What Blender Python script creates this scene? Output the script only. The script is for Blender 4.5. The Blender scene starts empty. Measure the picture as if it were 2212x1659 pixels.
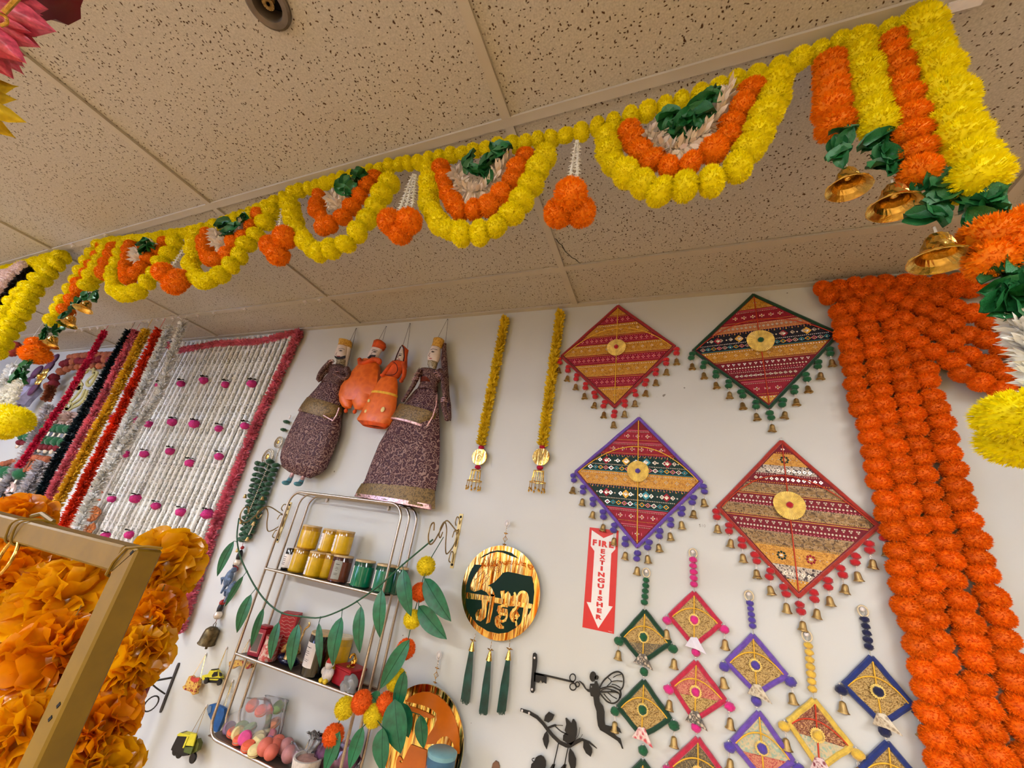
import bpy, math, random
import numpy as np
from mathutils import Vector, Matrix, Euler
from mathutils.geometry import tessellate_polygon
PI = math.pi
S = bpy.context.scene
COL = S.collection
V = Vector
# ------------------------------------------------------------------ camera
CZ = 1.62                                  # the phone is held 1.62 m above the floor
PITCH, ROLL, YAW, FPX = 1.96376774, 0.154724296, 0.418768309, 857.22
CM = Matrix.Rotation(YAW, 3, 'Z') @ Matrix.Rotation(PITCH, 3, 'X') @ Matrix.Rotation(ROLL, 3, 'Z')
cd = bpy.data.cameras.new('camera'); cam = bpy.data.objects.new('camera', cd); COL.objects.link(cam)
cam.matrix_world = Matrix.Translation((0, 0, CZ)) @ CM.to_4x4()
cd.sensor_fit = 'HORIZONTAL'; cd.sensor_width = 36; cd.lens = FPX / 2212 * 36
cd.clip_start = 0.02; cd.clip_end = 100
S.camera = cam
# ------------------------------------------------------------------ light and exposure
S.view_settings.view_transform = 'Standard'; S.view_settings.look = 'None'
S.view_settings.gamma = 1; S.view_settings.use_curve_mapping = False
S.view_settings.exposure = 0.0
LAMP = 43.0          # emission of the ceiling light diffusers
SKY = 9.0            # daylight through the shop window
world = bpy.data.worlds.new('world'); S.world = world; world.use_nodes = True
_bg = world.node_tree.nodes['Background']
_bg.inputs[0].default_value = (0.50, 0.62, 1.0, 1); _bg.inputs[1].default_value = SKY
S.cycles.max_bounces = 6; S.cycles.adaptive_threshold = 0.1; S.cycles.diffuse_bounces = 3; S.cycles.glossy_bounces = 3
S.cycles.transmission_bounces = 4; S.cycles.transparent_max_bounces = 8
S.cycles.caustics_reflective = False; S.cycles.caustics_refractive = False
S.cycles.sample_clamp_indirect = 6
# ------------------------------------------------------------------ room sizes
H = CZ + 1.03        # ceiling
D = 1.452            # the display wall
YT = 0.612           # the plane of the ceiling bar the big toran hangs from
XL, XR, YB = -7.4, 3.2, -4.2

def ray(px, py):
    return CM @ V(((px - 1106) / FPX, -(py - 829.5) / FPX, -1))
def at(px, py, y):
    """point of the upright plane at depth y, in front of which the thing hangs"""
    d = ray(px, py); t = y / d.y
    return V((d.x * t, y, d.z * t + CZ))
def atz(px, py, z=H):
    d = ray(px, py); t = (z - CZ) / d.z
    return V((d.x * t, d.y * t, z))
def ata(px, py, dist):
    d = ray(px, py).normalized(); return V((d.x * dist, d.y * dist, d.z * dist + CZ))
def crop(x0, y0, k):
    """reader of positions measured in an enlargement"""
    return lambda u, v: (x0 + u / k, y0 + v / k)
# ------------------------------------------------------------------ materials
def lin(c):
    c /= 255.0
    return c / 12.92 if c <= 0.04045 else ((c + 0.055) / 1.055) ** 2.4
def rgb(r, g, b): return (lin(r), lin(g), lin(b), 1)
MATS = {}
def nmat(name):
    m = bpy.data.materials.new(name); m.use_nodes = True
    nt = m.node_tree; b = nt.nodes['Principled BSDF']; MATS[name] = m
    return m, nt, b
def coords(nt, scale=(1, 1, 1), kind='Object'):
    tc = nt.nodes.new('ShaderNodeTexCoord'); mp = nt.nodes.new('ShaderNodeMapping')
    mp.inputs['Scale'].default_value = scale
    nt.links.new(tc.outputs[kind], mp.inputs[0]); return mp.outputs[0]
def noise(nt, vec, scale, detail=3, rough=.5, dist=0):
    n = nt.nodes.new('ShaderNodeTexNoise'); n.inputs['Scale'].default_value = scale
    n.inputs['Detail'].default_value = detail; n.inputs['Roughness'].default_value = rough
    n.inputs['Distortion'].default_value = dist
    nt.links.new(vec, n.inputs['Vector']); return n.outputs['Fac']
def ramp(nt, fac, stops, mode='LINEAR'):
    r = nt.nodes.new('ShaderNodeValToRGB'); r.color_ramp.interpolation = mode
    e = r.color_ramp.elements
    while len(e) < len(stops): e.new(0.5)
    for i, (p, c) in enumerate(stops): e[i].position = p; e[i].color = c
    nt.links.new(fac, r.inputs[0]); return r.outputs[0]
def bump(nt, b, h, strength=.4, dist=.002):
    n = nt.nodes.new('ShaderNodeBump'); n.inputs['Strength'].default_value = strength
    n.inputs['Distance'].default_value = dist
    nt.links.new(h, n.inputs['Height']); nt.links.new(n.outputs[0], b.inputs['Normal'])
def mat(name, c, rough=.6, metal=0, vary=.12, nscale=60, bmp=.25, spec=.4, jitter=.0, bd=.002, trans=0, sheen=0):
    """plain coloured surface with fine grain, colour variation and relief"""
    if name in MATS: return MATS[name]
    m, nt, b = nmat(name)
    b.inputs['Roughness'].default_value = rough; b.inputs['Metallic'].default_value = metal
    b.inputs['Specular IOR Level'].default_value = spec
    if sheen: b.inputs['Sheen Weight'].default_value = sheen
    c = rgb(*c)
    vec = coords(nt); n = noise(nt, vec, nscale)
    lo = tuple(x * (1 - vary * 1.6) for x in c[:3]) + (1,); hi = tuple(min(1, x * (1 + vary)) for x in c[:3]) + (1,)
    out = ramp(nt, n, [(.3, lo), (.7, hi)])
    if jitter:
        oi = nt.nodes.new('ShaderNodeObjectInfo'); hs = nt.nodes.new('ShaderNodeHueSaturation')
        mr = nt.nodes.new('ShaderNodeMapRange'); mr.inputs[3].default_value = 1 - jitter; mr.inputs[4].default_value = 1 + jitter * .6
        nt.links.new(oi.outputs['Random'], mr.inputs[0]); nt.links.new(mr.outputs[0], hs.inputs['Value'])
        nt.links.new(out, hs.inputs['Color']); out = hs.outputs[0]
    nt.links.new(out, b.inputs['Base Color'])
    if bmp: bump(nt, b, n, bmp, bd)
    if trans:
        tr = nt.nodes.new('ShaderNodeBsdfTranslucent'); mx = nt.nodes.new('ShaderNodeMixShader')
        mx.inputs[0].default_value = trans; nt.links.new(out, tr.inputs[0])
        nt.links.new(b.outputs[0], mx.inputs[1]); nt.links.new(tr.outputs[0], mx.inputs[2])
        nt.links.new(mx.outputs[0], nt.nodes['Material Output'].inputs[0])
    return m
def emat(name, c, strength):
    m, nt, b = nmat(name)
    b.inputs['Base Color'].default_value = (.8, .8, .8, 1)
    b.inputs['Emission Color'].default_value = c; b.inputs['Emission Strength'].default_value = strength
    return m
def clear(name, tint=(1, 1, 1, 1), gloss=.25, rough=.08, milk=0):
    """thin clear plastic or pane"""
    m, nt, b = nmat(name)
    t = nt.nodes.new('ShaderNodeBsdfTransparent'); t.inputs[0].default_value = tint
    g = nt.nodes.new('ShaderNodeBsdfGlossy'); g.inputs['Roughness'].default_value = rough
    if milk:
        df = nt.nodes.new('ShaderNodeBsdfDiffuse'); m2 = nt.nodes.new('ShaderNodeMixShader'); m2.inputs[0].default_value = milk
        nt.links.new(t.outputs[0], m2.inputs[1]); nt.links.new(df.outputs[0], m2.inputs[2]); t = m2
    fr = nt.nodes.new('ShaderNodeLayerWeight'); fr.inputs[0].default_value = gloss
    mx = nt.nodes.new('ShaderNodeMixShader')
    nt.links.new(fr.outputs['Fresnel'], mx.inputs[0]); nt.links.new(t.outputs[0], mx.inputs[1]); nt.links.new(g.outputs[0], mx.inputs[2])
    nt.links.new(mx.outputs[0], nt.nodes['Material Output'].inputs[0])
    return m
def scroll(name, base, thread, scale=38, width=.16, seed=0):
    """cloth embroidered with curling thread"""
    m, nt, b = nmat(name)
    vec = coords(nt, (1, 1, 1)); b.inputs['Roughness'].default_value = .55
    n = nt.nodes.new('ShaderNodeTexNoise'); n.inputs['Scale'].default_value = scale * .55; n.inputs['Detail'].default_value = 1
    nt.links.new(vec, n.inputs['Vector'])
    mx = nt.nodes.new('ShaderNodeMix'); mx.data_type = 'VECTOR'; mx.inputs[0].default_value = .03
    nt.links.new(vec, mx.inputs[4]); nt.links.new(n.outputs['Color'], mx.inputs[5])
    v = nt.nodes.new('ShaderNodeTexVoronoi'); v.inputs['Scale'].default_value = scale
    nt.links.new(mx.outputs[1], v.inputs['Vector'])
    m1 = nt.nodes.new('ShaderNodeMath'); m1.operation = 'MULTIPLY'; m1.inputs[1].default_value = 15
    m2 = nt.nodes.new('ShaderNodeMath'); m2.operation = 'SINE'
    nt.links.new(v.outputs['Distance'], m1.inputs[0]); nt.links.new(m1.outputs[0], m2.inputs[0])
    n2 = noise(nt, vec, scale * 1.4, 2)
    va = nt.nodes.new('ShaderNodeTexVoronoi'); va.inputs['Scale'].default_value = scale * 3.1; nt.links.new(mx.outputs[1], va.inputs['Vector'])
    m4 = nt.nodes.new('ShaderNodeMath'); m4.operation = 'MULTIPLY'; m4.inputs[1].default_value = .9; nt.links.new(va.outputs['Distance'], m4.inputs[0])
    m5 = nt.nodes.new('ShaderNodeMath'); m5.operation = 'SUBTRACT'; nt.links.new(m2.outputs[0], m5.inputs[0]); nt.links.new(m4.outputs[0], m5.inputs[1])
    m3 = nt.nodes.new('ShaderNodeMath'); m3.operation = 'MULTIPLY_ADD'; m3.inputs[1].default_value = .8
    nt.links.new(m5.outputs[0], m3.inputs[0]); nt.links.new(n2, m3.inputs[2])
    out = ramp(nt, m3.outputs[0], [(.0, rgb(*base)), (.45, rgb(*base)), (.53, rgb(*thread)), (.8, rgb(*thread))])
    nt.links.new(out, b.inputs['Base Color']); bump(nt, b, m3.outputs[0], .5, .002)
    return m
def brocade(name, a, c, scale=90, metal=.5):
    m, nt, b = nmat(name)
    vec = coords(nt); v = nt.nodes.new('ShaderNodeTexVoronoi'); v.feature = 'SMOOTH_F1'; v.inputs['Scale'].default_value = scale
    n = noise(nt, vec, scale * .6, 4, .6, 1.5)
    nt.links.new(vec, v.inputs['Vector'])
    m1 = nt.nodes.new('ShaderNodeMath'); m1.operation = 'MULTIPLY'; nt.links.new(v.outputs['Distance'], m1.inputs[0]); nt.links.new(n, m1.inputs[1])
    out = ramp(nt, m1.outputs[0], [(.08, rgb(*a)), (.2, rgb(*c)), (.32, rgb(*a))])
    nt.links.new(out, b.inputs['Base Color']); b.inputs['Metallic'].default_value = metal; b.inputs['Roughness'].default_value = .42
    bump(nt, b, m1.outputs[0], .8, .003)
    return m
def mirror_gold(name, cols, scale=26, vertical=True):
    """gold mirror acrylic: wavy sheet of polished metal with streaky reflections put into its colour"""
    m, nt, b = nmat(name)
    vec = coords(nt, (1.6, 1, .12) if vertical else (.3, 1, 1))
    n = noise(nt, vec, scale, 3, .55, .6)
    out = ramp(nt, n, [(.30 + .10 * i, rgb(*c)) for i, c in enumerate(cols)])  # bright and dark colour streaks stand in for mirrored highlights
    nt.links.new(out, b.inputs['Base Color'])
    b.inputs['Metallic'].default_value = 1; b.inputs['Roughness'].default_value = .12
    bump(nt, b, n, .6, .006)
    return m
# ------------------------------------------------------------------ mesh building
WL = {}
class MB:
    def __init__(s): s.v = []; s.f = []; s.m = []
    def add(s, vs, fs, mi=0):
        k = len(s.v); s.v.extend([tuple(p) for p in vs]); s.f.extend([tuple(i + k for i in f) for f in fs]); s.m.extend([mi] * len(fs))
        return s
    def mesh(s, name, mats, smooth=True, centre=None):
        a = np.array(s.v, dtype=float)
        if centre is None: c = (a.min(0) + a.max(0)) / 2
        else: c = np.array(centre)
        me = bpy.data.meshes.new(name); me.from_pydata((a - c).tolist(), [], s.f)
        for m in (mats if isinstance(mats, (list, tuple)) else [mats]): me.materials.append(m)
        me.polygons.foreach_set('material_index', s.m)
        me.polygons.foreach_set('use_smooth', [smooth] * len(s.f)); me.update()
        return me, V(c)
    def obj(s, name, mats, parent=None, smooth=False, sharp=None):
        me, c = s.mesh(name, mats, smooth)
        if smooth:
            try: me.set_sharp_from_angle(angle=sharp or 0.7)
            except Exception: pass
        return place(name, me, c, parent)
def place(name, me, loc, parent=None, rot=None, scale=None):
    o = bpy.data.objects.new(name, me); COL.objects.link(o)
    o.location = V(loc) - (WL[parent.name] if parent else V((0, 0, 0)))
    if parent: o.parent = parent
    if rot is not None:
        o.rotation_euler = rot.to_euler() if hasattr(rot, 'to_euler') else rot
    if scale is not None: o.scale = scale if hasattr(scale, '__len__') else (scale,) * 3
    WL[o.name] = V(loc)
    return o
def thing(name, label, cat, loc, group=None):
    o = bpy.data.objects.new(name, None); COL.objects.link(o); o.location = V(loc); o.empty_display_size = .02
    WL[o.name] = V(loc); return tag(o, label, cat, group)
def tag(o, label, cat, group=None):
    o['label'] = label; o['category'] = cat
    if group: o['group'] = group
    return o
def struct(o): o['kind'] = 'structure'; return o
def frame(d, up=V((0, 0, 1))):
    d = V(d).normalized()
    if abs(d.dot(up)) > .99: up = V((0, 1, 0))
    a = d.cross(up).normalized(); return a, a.cross(d), d
def box(mb, c, s, R=None, mi=0, bev=0):
    c = V(c); hx, hy, hz = [q / 2 for q in s]
    if bev:
        b = min(bev, hx * .9, hy * .9, hz * .9)
        vs = []; 
        for sx in (-1, 1):
            for sy in (-1, 1):
                for sz in (-1, 1):
                    vs += [(sx * hx, sy * (hy - b), sz * (hz - b)), (sx * (hx - b), sy * hy, sz * (hz - b)), (sx * (hx - b), sy * (hy - b), sz * hz)]
        import itertools
        idx = {}
        k = 0
        for sx in (-1, 1):
            for sy in (-1, 1):
                for sz in (-1, 1):
                    idx[(sx, sy, sz)] = k; k += 3
        fs = []
        for ax in range(3):
            o1, o2 = [q for q in range(3) if q != ax]
            for sg in (-1, 1):
                ring = []
                for a, bb in ((-1, -1), (1, -1), (1, 1), (-1, 1)):
                    t = [0, 0, 0]; t[ax] = sg; t[o1] = a; t[o2] = bb; ring.append(idx[tuple(t)] + ax)
                fs.append(ring)
        for ax in range(3):
            o1, o2 = [q for q in range(3) if q != ax]
            for a in (-1, 1):
                for bb in (-1, 1):
                    t0 = [0] * 3; t0[ax] = -1; t0[o1] = a; t0[o2] = bb; t1 = list(t0); t1[ax] = 1
                    i0, i1 = idx[tuple(t0)], idx[tuple(t1)]
                    fs.append([i0 + o1, i1 + o1, i1 + o2, i0 + o2])
        for t, i in idx.items(): fs.append([i, i + 1, i + 2])
    else:
        vs = [(x, y, z) for x in (-hx, hx) for y in (-hy, hy) for z in (-hz, hz)]
        fs = [(0, 1, 3, 2), (4, 6, 7, 5), (0, 4, 5, 1), (2, 3, 7, 6), (0, 2, 6, 4), (1, 5, 7, 3)]
    vs = [V(p) for p in vs]
    if R is not None: vs = [R @ p for p in vs]
    return mb.add([p + c for p in vs], fs, mi)
def tube(mb, pts, r, n=6, mi=0, closed=False, cap=True):
    pts = [V(p) for p in pts]; N = len(pts); vs = []; fs = []
    rr = r if hasattr(r, '__len__') else [r] * N
    prev = None
    for i, p in enumerate(pts):
        if closed: t = pts[(i + 1) % N] - pts[i - 1]
        else: t = pts[min(i + 1, N - 1)] - pts[max(i - 1, 0)]
        t.normalize()
        if prev is None: a = frame(t)[0]
        else:
            a = prev - t * prev.dot(t)
            a = a.normalized() if a.length > 1e-6 else frame(t)[0]
        prev = a; b = t.cross(a)
        for k in range(n):
            q = 2 * PI * k / n; vs.append(p + (a * math.cos(q) + b * math.sin(q)) * rr[i])
    for i in range(N if closed else N - 1):
        j = (i + 1) % N
        for k in range(n):
            l = (k + 1) % n; fs.append((i * n + k, i * n + l, j * n + l, j * n + k))
    if cap and not closed:
        fs.append(tuple(range(n))[::-1]); fs.append(tuple((N - 1) * n + k for k in range(n)))
    return mb.add(vs, fs, mi)
def lathe(mb, prof, o=(0, 0, 0), n=12, R=None, mi=0):
    vs = []; fs = []; o = V(o)
    for r, z in prof:
        for k in range(n):
            q = 2 * PI * k / n; p = V((r * math.cos(q), r * math.sin(q), z)); vs.append(o + (R @ p if R is not None else p))
    for i in range(len(prof) - 1):
        for k in range(n):
            l = (k + 1) % n; fs.append((i * n + k, i * n + l, (i + 1) * n + l, (i + 1) * n + k))
    return mb.add(vs, fs, mi)
def ball(mb, c, r, n=10, m=7, mi=0, R=None):
    r = r if hasattr(r, '__len__') else (r, r, r); c = V(c); vs = []; fs = []
    for i in range(m + 1):
        th = PI * i / m
        for k in range(n):
            q = 2 * PI * k / n
            p = V((math.sin(th) * math.cos(q) * r[0], math.sin(th) * math.sin(q) * r[1], math.cos(th) * r[2]))
            vs.append(c + (R @ p if R is not None else p))
    for i in range(m):
        for k in range(n):
            l = (k + 1) % n; fs.append((i * n + k, (i + 1) * n + k, (i + 1) * n + l, i * n + l))
    return mb.add(vs, fs, mi)
def prism(mb, outer, y, th, holes=(), mi=0):
    """outline of (x, z) points in an upright plane at depth y, th thick towards the room"""
    loops = [[V((p[0], p[1], 0)) for p in outer]] + [[V((p[0], p[1], 0)) for p in h] for h in holes]
    flat = [p for l in loops for p in l]; tris = tessellate_polygon(loops); n = len(flat)
    vs = [(p.x, y - th, p.y) for p in flat] + [(p.x, y, p.y) for p in flat]
    fs = []
    for t in tris:
        a, b, c = [flat[i] for i in t]
        if (b - a).cross(c - a).z < 0: t = (t[0], t[2], t[1])
        fs.append(tuple(t)); fs.append(tuple(i + n for i in t[::-1]))
    k = 0
    for l in loops:
        m = len(l)
        for i in range(m): j = (i + 1) % m; fs.append((k + i, k + j, k + j + n, k + i + n))
        k += m
    return mb.add(vs, fs, mi)
def xz(pts, cr, y):
    r = []
    for u, v in pts:
        p = at(*cr(u, v), y) if cr else at(u, v, y); r.append((p.x, p.z))
    return r
def stroke(mb, pts, w, y, th, mi=0):
    """flat bar of varying width following (x, z) points"""
    pts = [V((p[0], p[1])) for p in pts]; N = len(pts); ww = w if hasattr(w, '__len__') else [w] * N
    L = []; Rr = []
    for i, p in enumerate(pts):
        t = (pts[min(i + 1, N - 1)] - pts[max(i - 1, 0)]).normalized(); nn = V((-t.y, t.x)) * ww[i] / 2
        L.append(p + nn); Rr.append(p - nn)
    vs = []; fs = []
    for i in range(N):
        vs += [(L[i].x, y - th, L[i].y), (Rr[i].x, y - th, Rr[i].y), (Rr[i].x, y, Rr[i].y), (L[i].x, y, L[i].y)]
    for i in range(N - 1):
        a = i * 4; b = a + 4
        for k in range(4): l = (k + 1) % 4; fs.append((a + k, a + l, b + l, b + k))
    fs.append((0, 3, 2, 1)); e = (N - 1) * 4; fs.append((e, e + 1, e + 2, e + 3))
    return mb.add(vs, fs, mi)
def spline(pts, n=8):
    """smooth curve through points"""
    pts = [V(p) for p in pts]; out = []
    for i in range(len(pts) - 1):
        p0 = pts[max(i - 1, 0)]; p1 = pts[i]; p2 = pts[i + 1]; p3 = pts[min(i + 2, len(pts) - 1)]
        for k in range(n):
            t = k / n
            out.append(.5 * ((2 * p1) + (p2 - p0) * t + (2 * p0 - 5 * p1 + 4 * p2 - p3) * t * t + (3 * p1 - p0 - 3 * p2 + p3) * t ** 3))
    out.append(pts[-1]); return out
def resample(pts, step):
    pts = [V(p) for p in pts]; d = [0]
    for a, b in zip(pts, pts[1:]): d.append(d[-1] + (b - a).length)
    n = max(1, round(d[-1] / step)); out = []; j = 0
    for i in range(n + 1):
        s = d[-1] * i / n
        while j < len(d) - 2 and d[j + 1] < s: j += 1
        seg = d[j + 1] - d[j]; out.append(pts[j].lerp(pts[j + 1], (s - d[j]) / seg if seg else 0))
    return out
def fluff(mb, pts, R, n, pw, rng, mi=0, tilt=.3, nm=1):
    """petals standing all round a line"""
    P = resample(pts, .01); N = len(P) - 1
    if N < 1: return
    for i in range(n):
        s = rng.random() * N; j = int(s); p = P[j].lerp(P[min(j + 1, N)], s - j)
        a, b, t = frame(P[min(j + 1, N)] - P[max(j - 1, 0)] if j else P[1] - P[0]); q = rng.random() * 2 * PI
        r = a * math.cos(q) + b * math.sin(q); d = (r + t * (tilt + rng.uniform(-.35, .35))).normalized()
        w = d.cross(V((rng.uniform(-1, 1), rng.uniform(-1, 1), rng.uniform(-1, 1)))).normalized() * pw * .5
        l = R * rng.uniform(.75, 1.18); c = p + r * R * .12
        mb.add([c - w * .5, c + d * l * .55 - w, c + d * l, c + d * l * .55 + w, c + w * .5], [(0, 1, 2), (0, 2, 4), (4, 2, 3)], mi + (i % nm))
def icos(sub, r=1):
    import bmesh
    bm = bmesh.new(); bmesh.ops.create_icosphere(bm, subdivisions=sub, radius=r)
    vs = [v.co.copy() for v in bm.verts]; fs = [tuple(v.index for v in f.verts) for f in bm.faces]; bm.free(); return vs, fs
def pom_mb(seed, n=300, pw=.2, inner=.72, spread=.08, curl=.25):
    """unit pompom of cut petals"""
    rng = random.Random(seed); mb = MB(); vs, fs = icos(2, inner); mb.add(vs, fs)
    g = PI * (3 - 5 ** .5)
    for i in range(n):
        z = 1 - 2 * (i + .5) / n; q = g * i + rng.uniform(-.3, .3); rr = math.sqrt(max(0, 1 - z * z))
        d = (V((rr * math.cos(q), rr * math.sin(q), z)) + V([rng.uniform(-.1, .1) for _ in range(3)])).normalized()
        w = d.cross(V([rng.uniform(-1, 1) for _ in range(3)])).normalized(); k = d.cross(w) * rng.uniform(-curl, curl)
        e = 1 + rng.uniform(-spread * 1.5, spread); W = pw * rng.uniform(.7, 1.2)
        mb.add([d * inner * .7 - w * W * .2, d * inner * .7 + w * W * .2, d * e * .95 + w * W * .6 + k, d * (e * .9) + k * .6, d * e - w * W * .5 + k * .8], [(0, 1, 2, 3), (0, 3, 4)])
    return mb
def tissue_mb(seed):
    """unit flower of broad crumpled tissue petals"""
    rg = random.Random(seed); mb = MB(); vs, fs = icos(2, .5); mb.add(vs, fs); n = 120; g = PI * (3 - 5 ** .5)
    for i in range(n):
        z = 1 - 2 * (i + .5) / n; q = g * i; rr = math.sqrt(max(0, 1 - z * z))
        d = (V((rr * math.cos(q), rr * math.sin(q), z)) + V([rg.uniform(-.15, .15) for _ in range(3)])).normalized()
        w = d.cross(V([rg.uniform(-1, 1) for _ in range(3)])).normalized(); k = d.cross(w); bend = rg.uniform(-.3, .3); W = rg.uniform(.24, .40); e = rg.uniform(.86, 1.04); gr = []
        for a in range(5):
            t = a / 4; ww = W * (.25 + .95 * t ** .7) * (1 if a < 4 else .72)
            for b in range(5):
                s = b / 2 - 1; gr.append(d * (.35 + (e - .35) * t - abs(s) ** 2 * .08 * t) + w * ww * s + k * (bend * t * t + rg.uniform(-.045, .045) * (.4 + t) + .06 * math.sin(s * 5 + i) * t))
        mb.add(gr, [(a * 5 + b, a * 5 + b + 1, a * 5 + b + 6, a * 5 + b + 5) for a in range(4) for b in range(4)])
    return mb
POMS = {}
def poms(m, kind='flower'):
    """four shared meshes of one colour"""
    key = (m.name, kind)
    if key not in POMS:
        r = []
        for s in range(4):
            k2 = ('_', kind, s)
            if k2 not in POMS:
                if kind == 'flower': mb = pom_mb(s, 1100, .085, .84, .05, .12)
                elif kind == 'cut': mb = pom_mb(s + 20, 1100, .07, .86, .035, .05)
                elif kind == 'tissue': mb = tissue_mb(s + 40)
                else:
                    mb = MB(); vs, fs = icos(3, 1); rg = random.Random(s + 60)
                    mb.add([v * rg.uniform(.86, 1.1) for v in vs], fs)
                POMS[k2] = mb.mesh('pompom', m, True, (0, 0, 0))[0]
            me = POMS[k2].copy(); me.materials.clear(); me.materials.append(m); r.append(me)
        POMS[key] = r
    return POMS[key]
RNG = random.Random(7)
def rrot(d=None):
    """random spin about a direction"""
    if d is None: return Euler([RNG.uniform(0, 6.28) for _ in range(3)]).to_matrix()
    a, b, c = frame(d); M = Matrix((a, b, c)).transposed(); return M @ Matrix.Rotation(RNG.uniform(0, 6.28), 3, 'Z')
def pom(name, parent, p, r, m, kind='flower', d=None, squash=1.0):
    s = r * RNG.uniform(.95, 1.06); p = V(p); p.z = min(p.z, H - s * 1.14)
    return place(name, RNG.choice(poms(m, kind)), p, parent, rrot(d), (s, s, s * squash))
def string_poms(parent, pts, step, r, m, name='marigold', kind='flower', squash=.78, jit=.0):
    Q = resample(pts, step)
    for i, p in enumerate(Q):
        d = Q[min(i + 1, len(Q) - 1)] - Q[max(i - 1, 0)]
        if d.length < 1e-6: d = V((0, 0, 1))
        d = d + V([RNG.uniform(-.45, .45) * d.length for _ in range(3)])
        pom(name, parent, p + V([RNG.uniform(-jit, jit) for _ in range(3)]), r, m, kind, d, squash)
def loft(mb, secs, y, dr=.45, n=14, mi=0, cap=True):
    """body whose left and right outline points were measured; oval in depth, its back near the plane"""
    vs = []; fs = []
    for (a, b) in secs:
        a = V(a); b = V(b); c = (a + b) / 2; u = (b - a) / 2; w = u.length; dd = max(w * dr, .002)
        for k in range(n):
            q = 2 * PI * k / n; vs.append(c + u * math.cos(q) + V((0, -1, 0)) * dd * math.sin(q))
    for i in range(len(secs) - 1):
        for k in range(n):
            l = (k + 1) % n; fs.append((i * n + k, i * n + l, (i + 1) * n + l, (i + 1) * n + k))
    if cap: fs.append(tuple(range(n))[::-1]); e = (len(secs) - 1) * n; fs.append(tuple(e + k for k in range(n)))
    return mb.add(vs, fs, mi)
def text(name, s, h, loc, m, parent, width=None, bold=.0, th=.0006, rotz=0):
    """raised lettering standing on an upright face"""
    c = bpy.data.curves.new(name, 'FONT'); c.body = s; c.size = 1; c.extrude = 0; c.offset = bold; c.resolution_u = 3
    t = bpy.data.objects.new(name, c); COL.objects.link(t); bpy.context.view_layer.update()
    me = bpy.data.meshes.new_from_object(t); bpy.data.objects.remove(t); bpy.data.curves.remove(c)
    if not len(me.vertices): return None
    a = np.zeros(len(me.vertices) * 3); me.vertices.foreach_get('co', a); a = a.reshape(-1, 3)
    mn, mx = a.min(0), a.max(0); k = h / (mx[1] - mn[1]); kx = (width / (mx[0] - mn[0])) if width else k
    b = np.zeros_like(a); b[:, 0] = (a[:, 0] - (mn[0] + mx[0]) / 2) * kx; b[:, 2] = (a[:, 1] - (mn[1] + mx[1]) / 2) * k; b[:, 1] = -a[:, 2]
    me.vertices.foreach_set('co', b.ravel()); me.materials.clear(); me.materials.append(m); me.update(); me.name = name
    return place(name, me, V(loc) - V((0, th, 0)), parent)
# ------------------------------------------------------------------ palette
M_yel = mat('yellow_tissue', (255, 234, 0), .6, vary=.03, nscale=3, bmp=0, jitter=.05, trans=.15, spec=.25)
M_org = mat('orange_tissue', (255, 136, 0), .6, vary=.04, nscale=3, bmp=0, jitter=.06, trans=.15, spec=.25)
M_dorg = mat('deep_orange_tissue', (255, 114, 0), .6, vary=.08, nscale=3, bmp=0, jitter=.12, trans=.12, spec=.25)
M_amb = mat('amber_tissue', (255, 180, 10), .25, vary=.12, nscale=2, bmp=0, jitter=.06, spec=.9, trans=.45)
M_green = mat('green_satin', (34, 112, 56), .38, vary=.3, nscale=40, bmp=.3, spec=.6, jitter=.2)
M_leaf = mat('leaf_green', (24, 108, 70), .4, vary=.25, nscale=50, bmp=.25, spec=.6, jitter=.25)
M_stem = mat('stem_green', (30, 78, 50), .5)
M_jas = mat('jasmine_white', (252, 244, 232), .6, vary=.12, nscale=8, bmp=0, trans=.2)
M_cream = mat('cream_petal', (250, 232, 212), .6, vary=.10, nscale=8, bmp=0, trans=.2)
M_string = mat('thread', (190, 180, 160), .8)
M_gold = mat('gold_metal', (226, 184, 92), .25, 1, vary=.2, nscale=90, bmp=.6)
M_bell = mat('bell_brass', (196, 164, 104), .32, 1, vary=.25, nscale=120, bmp=.3)
M_brass = mat('brass_rod', (150, 122, 74), .4, .8, vary=.2)
M_pearl = mat('pearl', (236, 222, 205), .2, .3, spec=.8, bmp=0)
M_clear = clear('clear_plastic', (.97, .97, .97, 1), .3, .1)
M_bag = clear('cellophane', (.95, .95, .96, 1), .2, .2, .13)
M_black = mat('black_paint', (14, 13, 15), .4, vary=.1, bmp=0)
M_steel = mat('champagne_steel', (190, 176, 158), .28, .95, vary=.1, nscale=200, bmp=.05)
M_white = mat('white_print', (232, 226, 222), .5, vary=.02, bmp=0)
M_dark = mat('dark_hole', (12, 10, 9), .8, bmp=0)
# ------------------------------------------------------------------ the room
def wall_mat(name, c):
    m, nt, b = nmat(name); vec = coords(nt)
    n = noise(nt, vec, 1.3, 4); n2 = noise(nt, vec, 130, 3)
    c0 = rgb(*c); c1 = rgb(*[q * .965 for q in c])
    out = ramp(nt, n, [(.35, c1), (.65, c0)])
    sp = noise(nt, coords(nt, (1, 1, 1)), 34, 1)
    out2 = ramp(nt, sp, [(.0, rgb(120, 105, 90)), (.175, rgb(120, 105, 90)), (.185, (1, 1, 1, 1))])
    mx = nt.nodes.new('ShaderNodeMix'); mx.data_type = 'RGBA'; mx.blend_type = 'MULTIPLY'; mx.inputs[0].default_value = .8
    nt.links.new(out, mx.inputs[6]); nt.links.new(out2, mx.inputs[7]); nt.links.new(mx.outputs[2], b.inputs['Base Color'])
    b.inputs['Roughness'].default_value = .55; bump(nt, b, n2, .12, .001); return m
M_wall = wall_mat('painted_wall', (205, 204, 198))
M_warmwall = wall_mat('warm_wall', (226, 216, 186))
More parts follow.
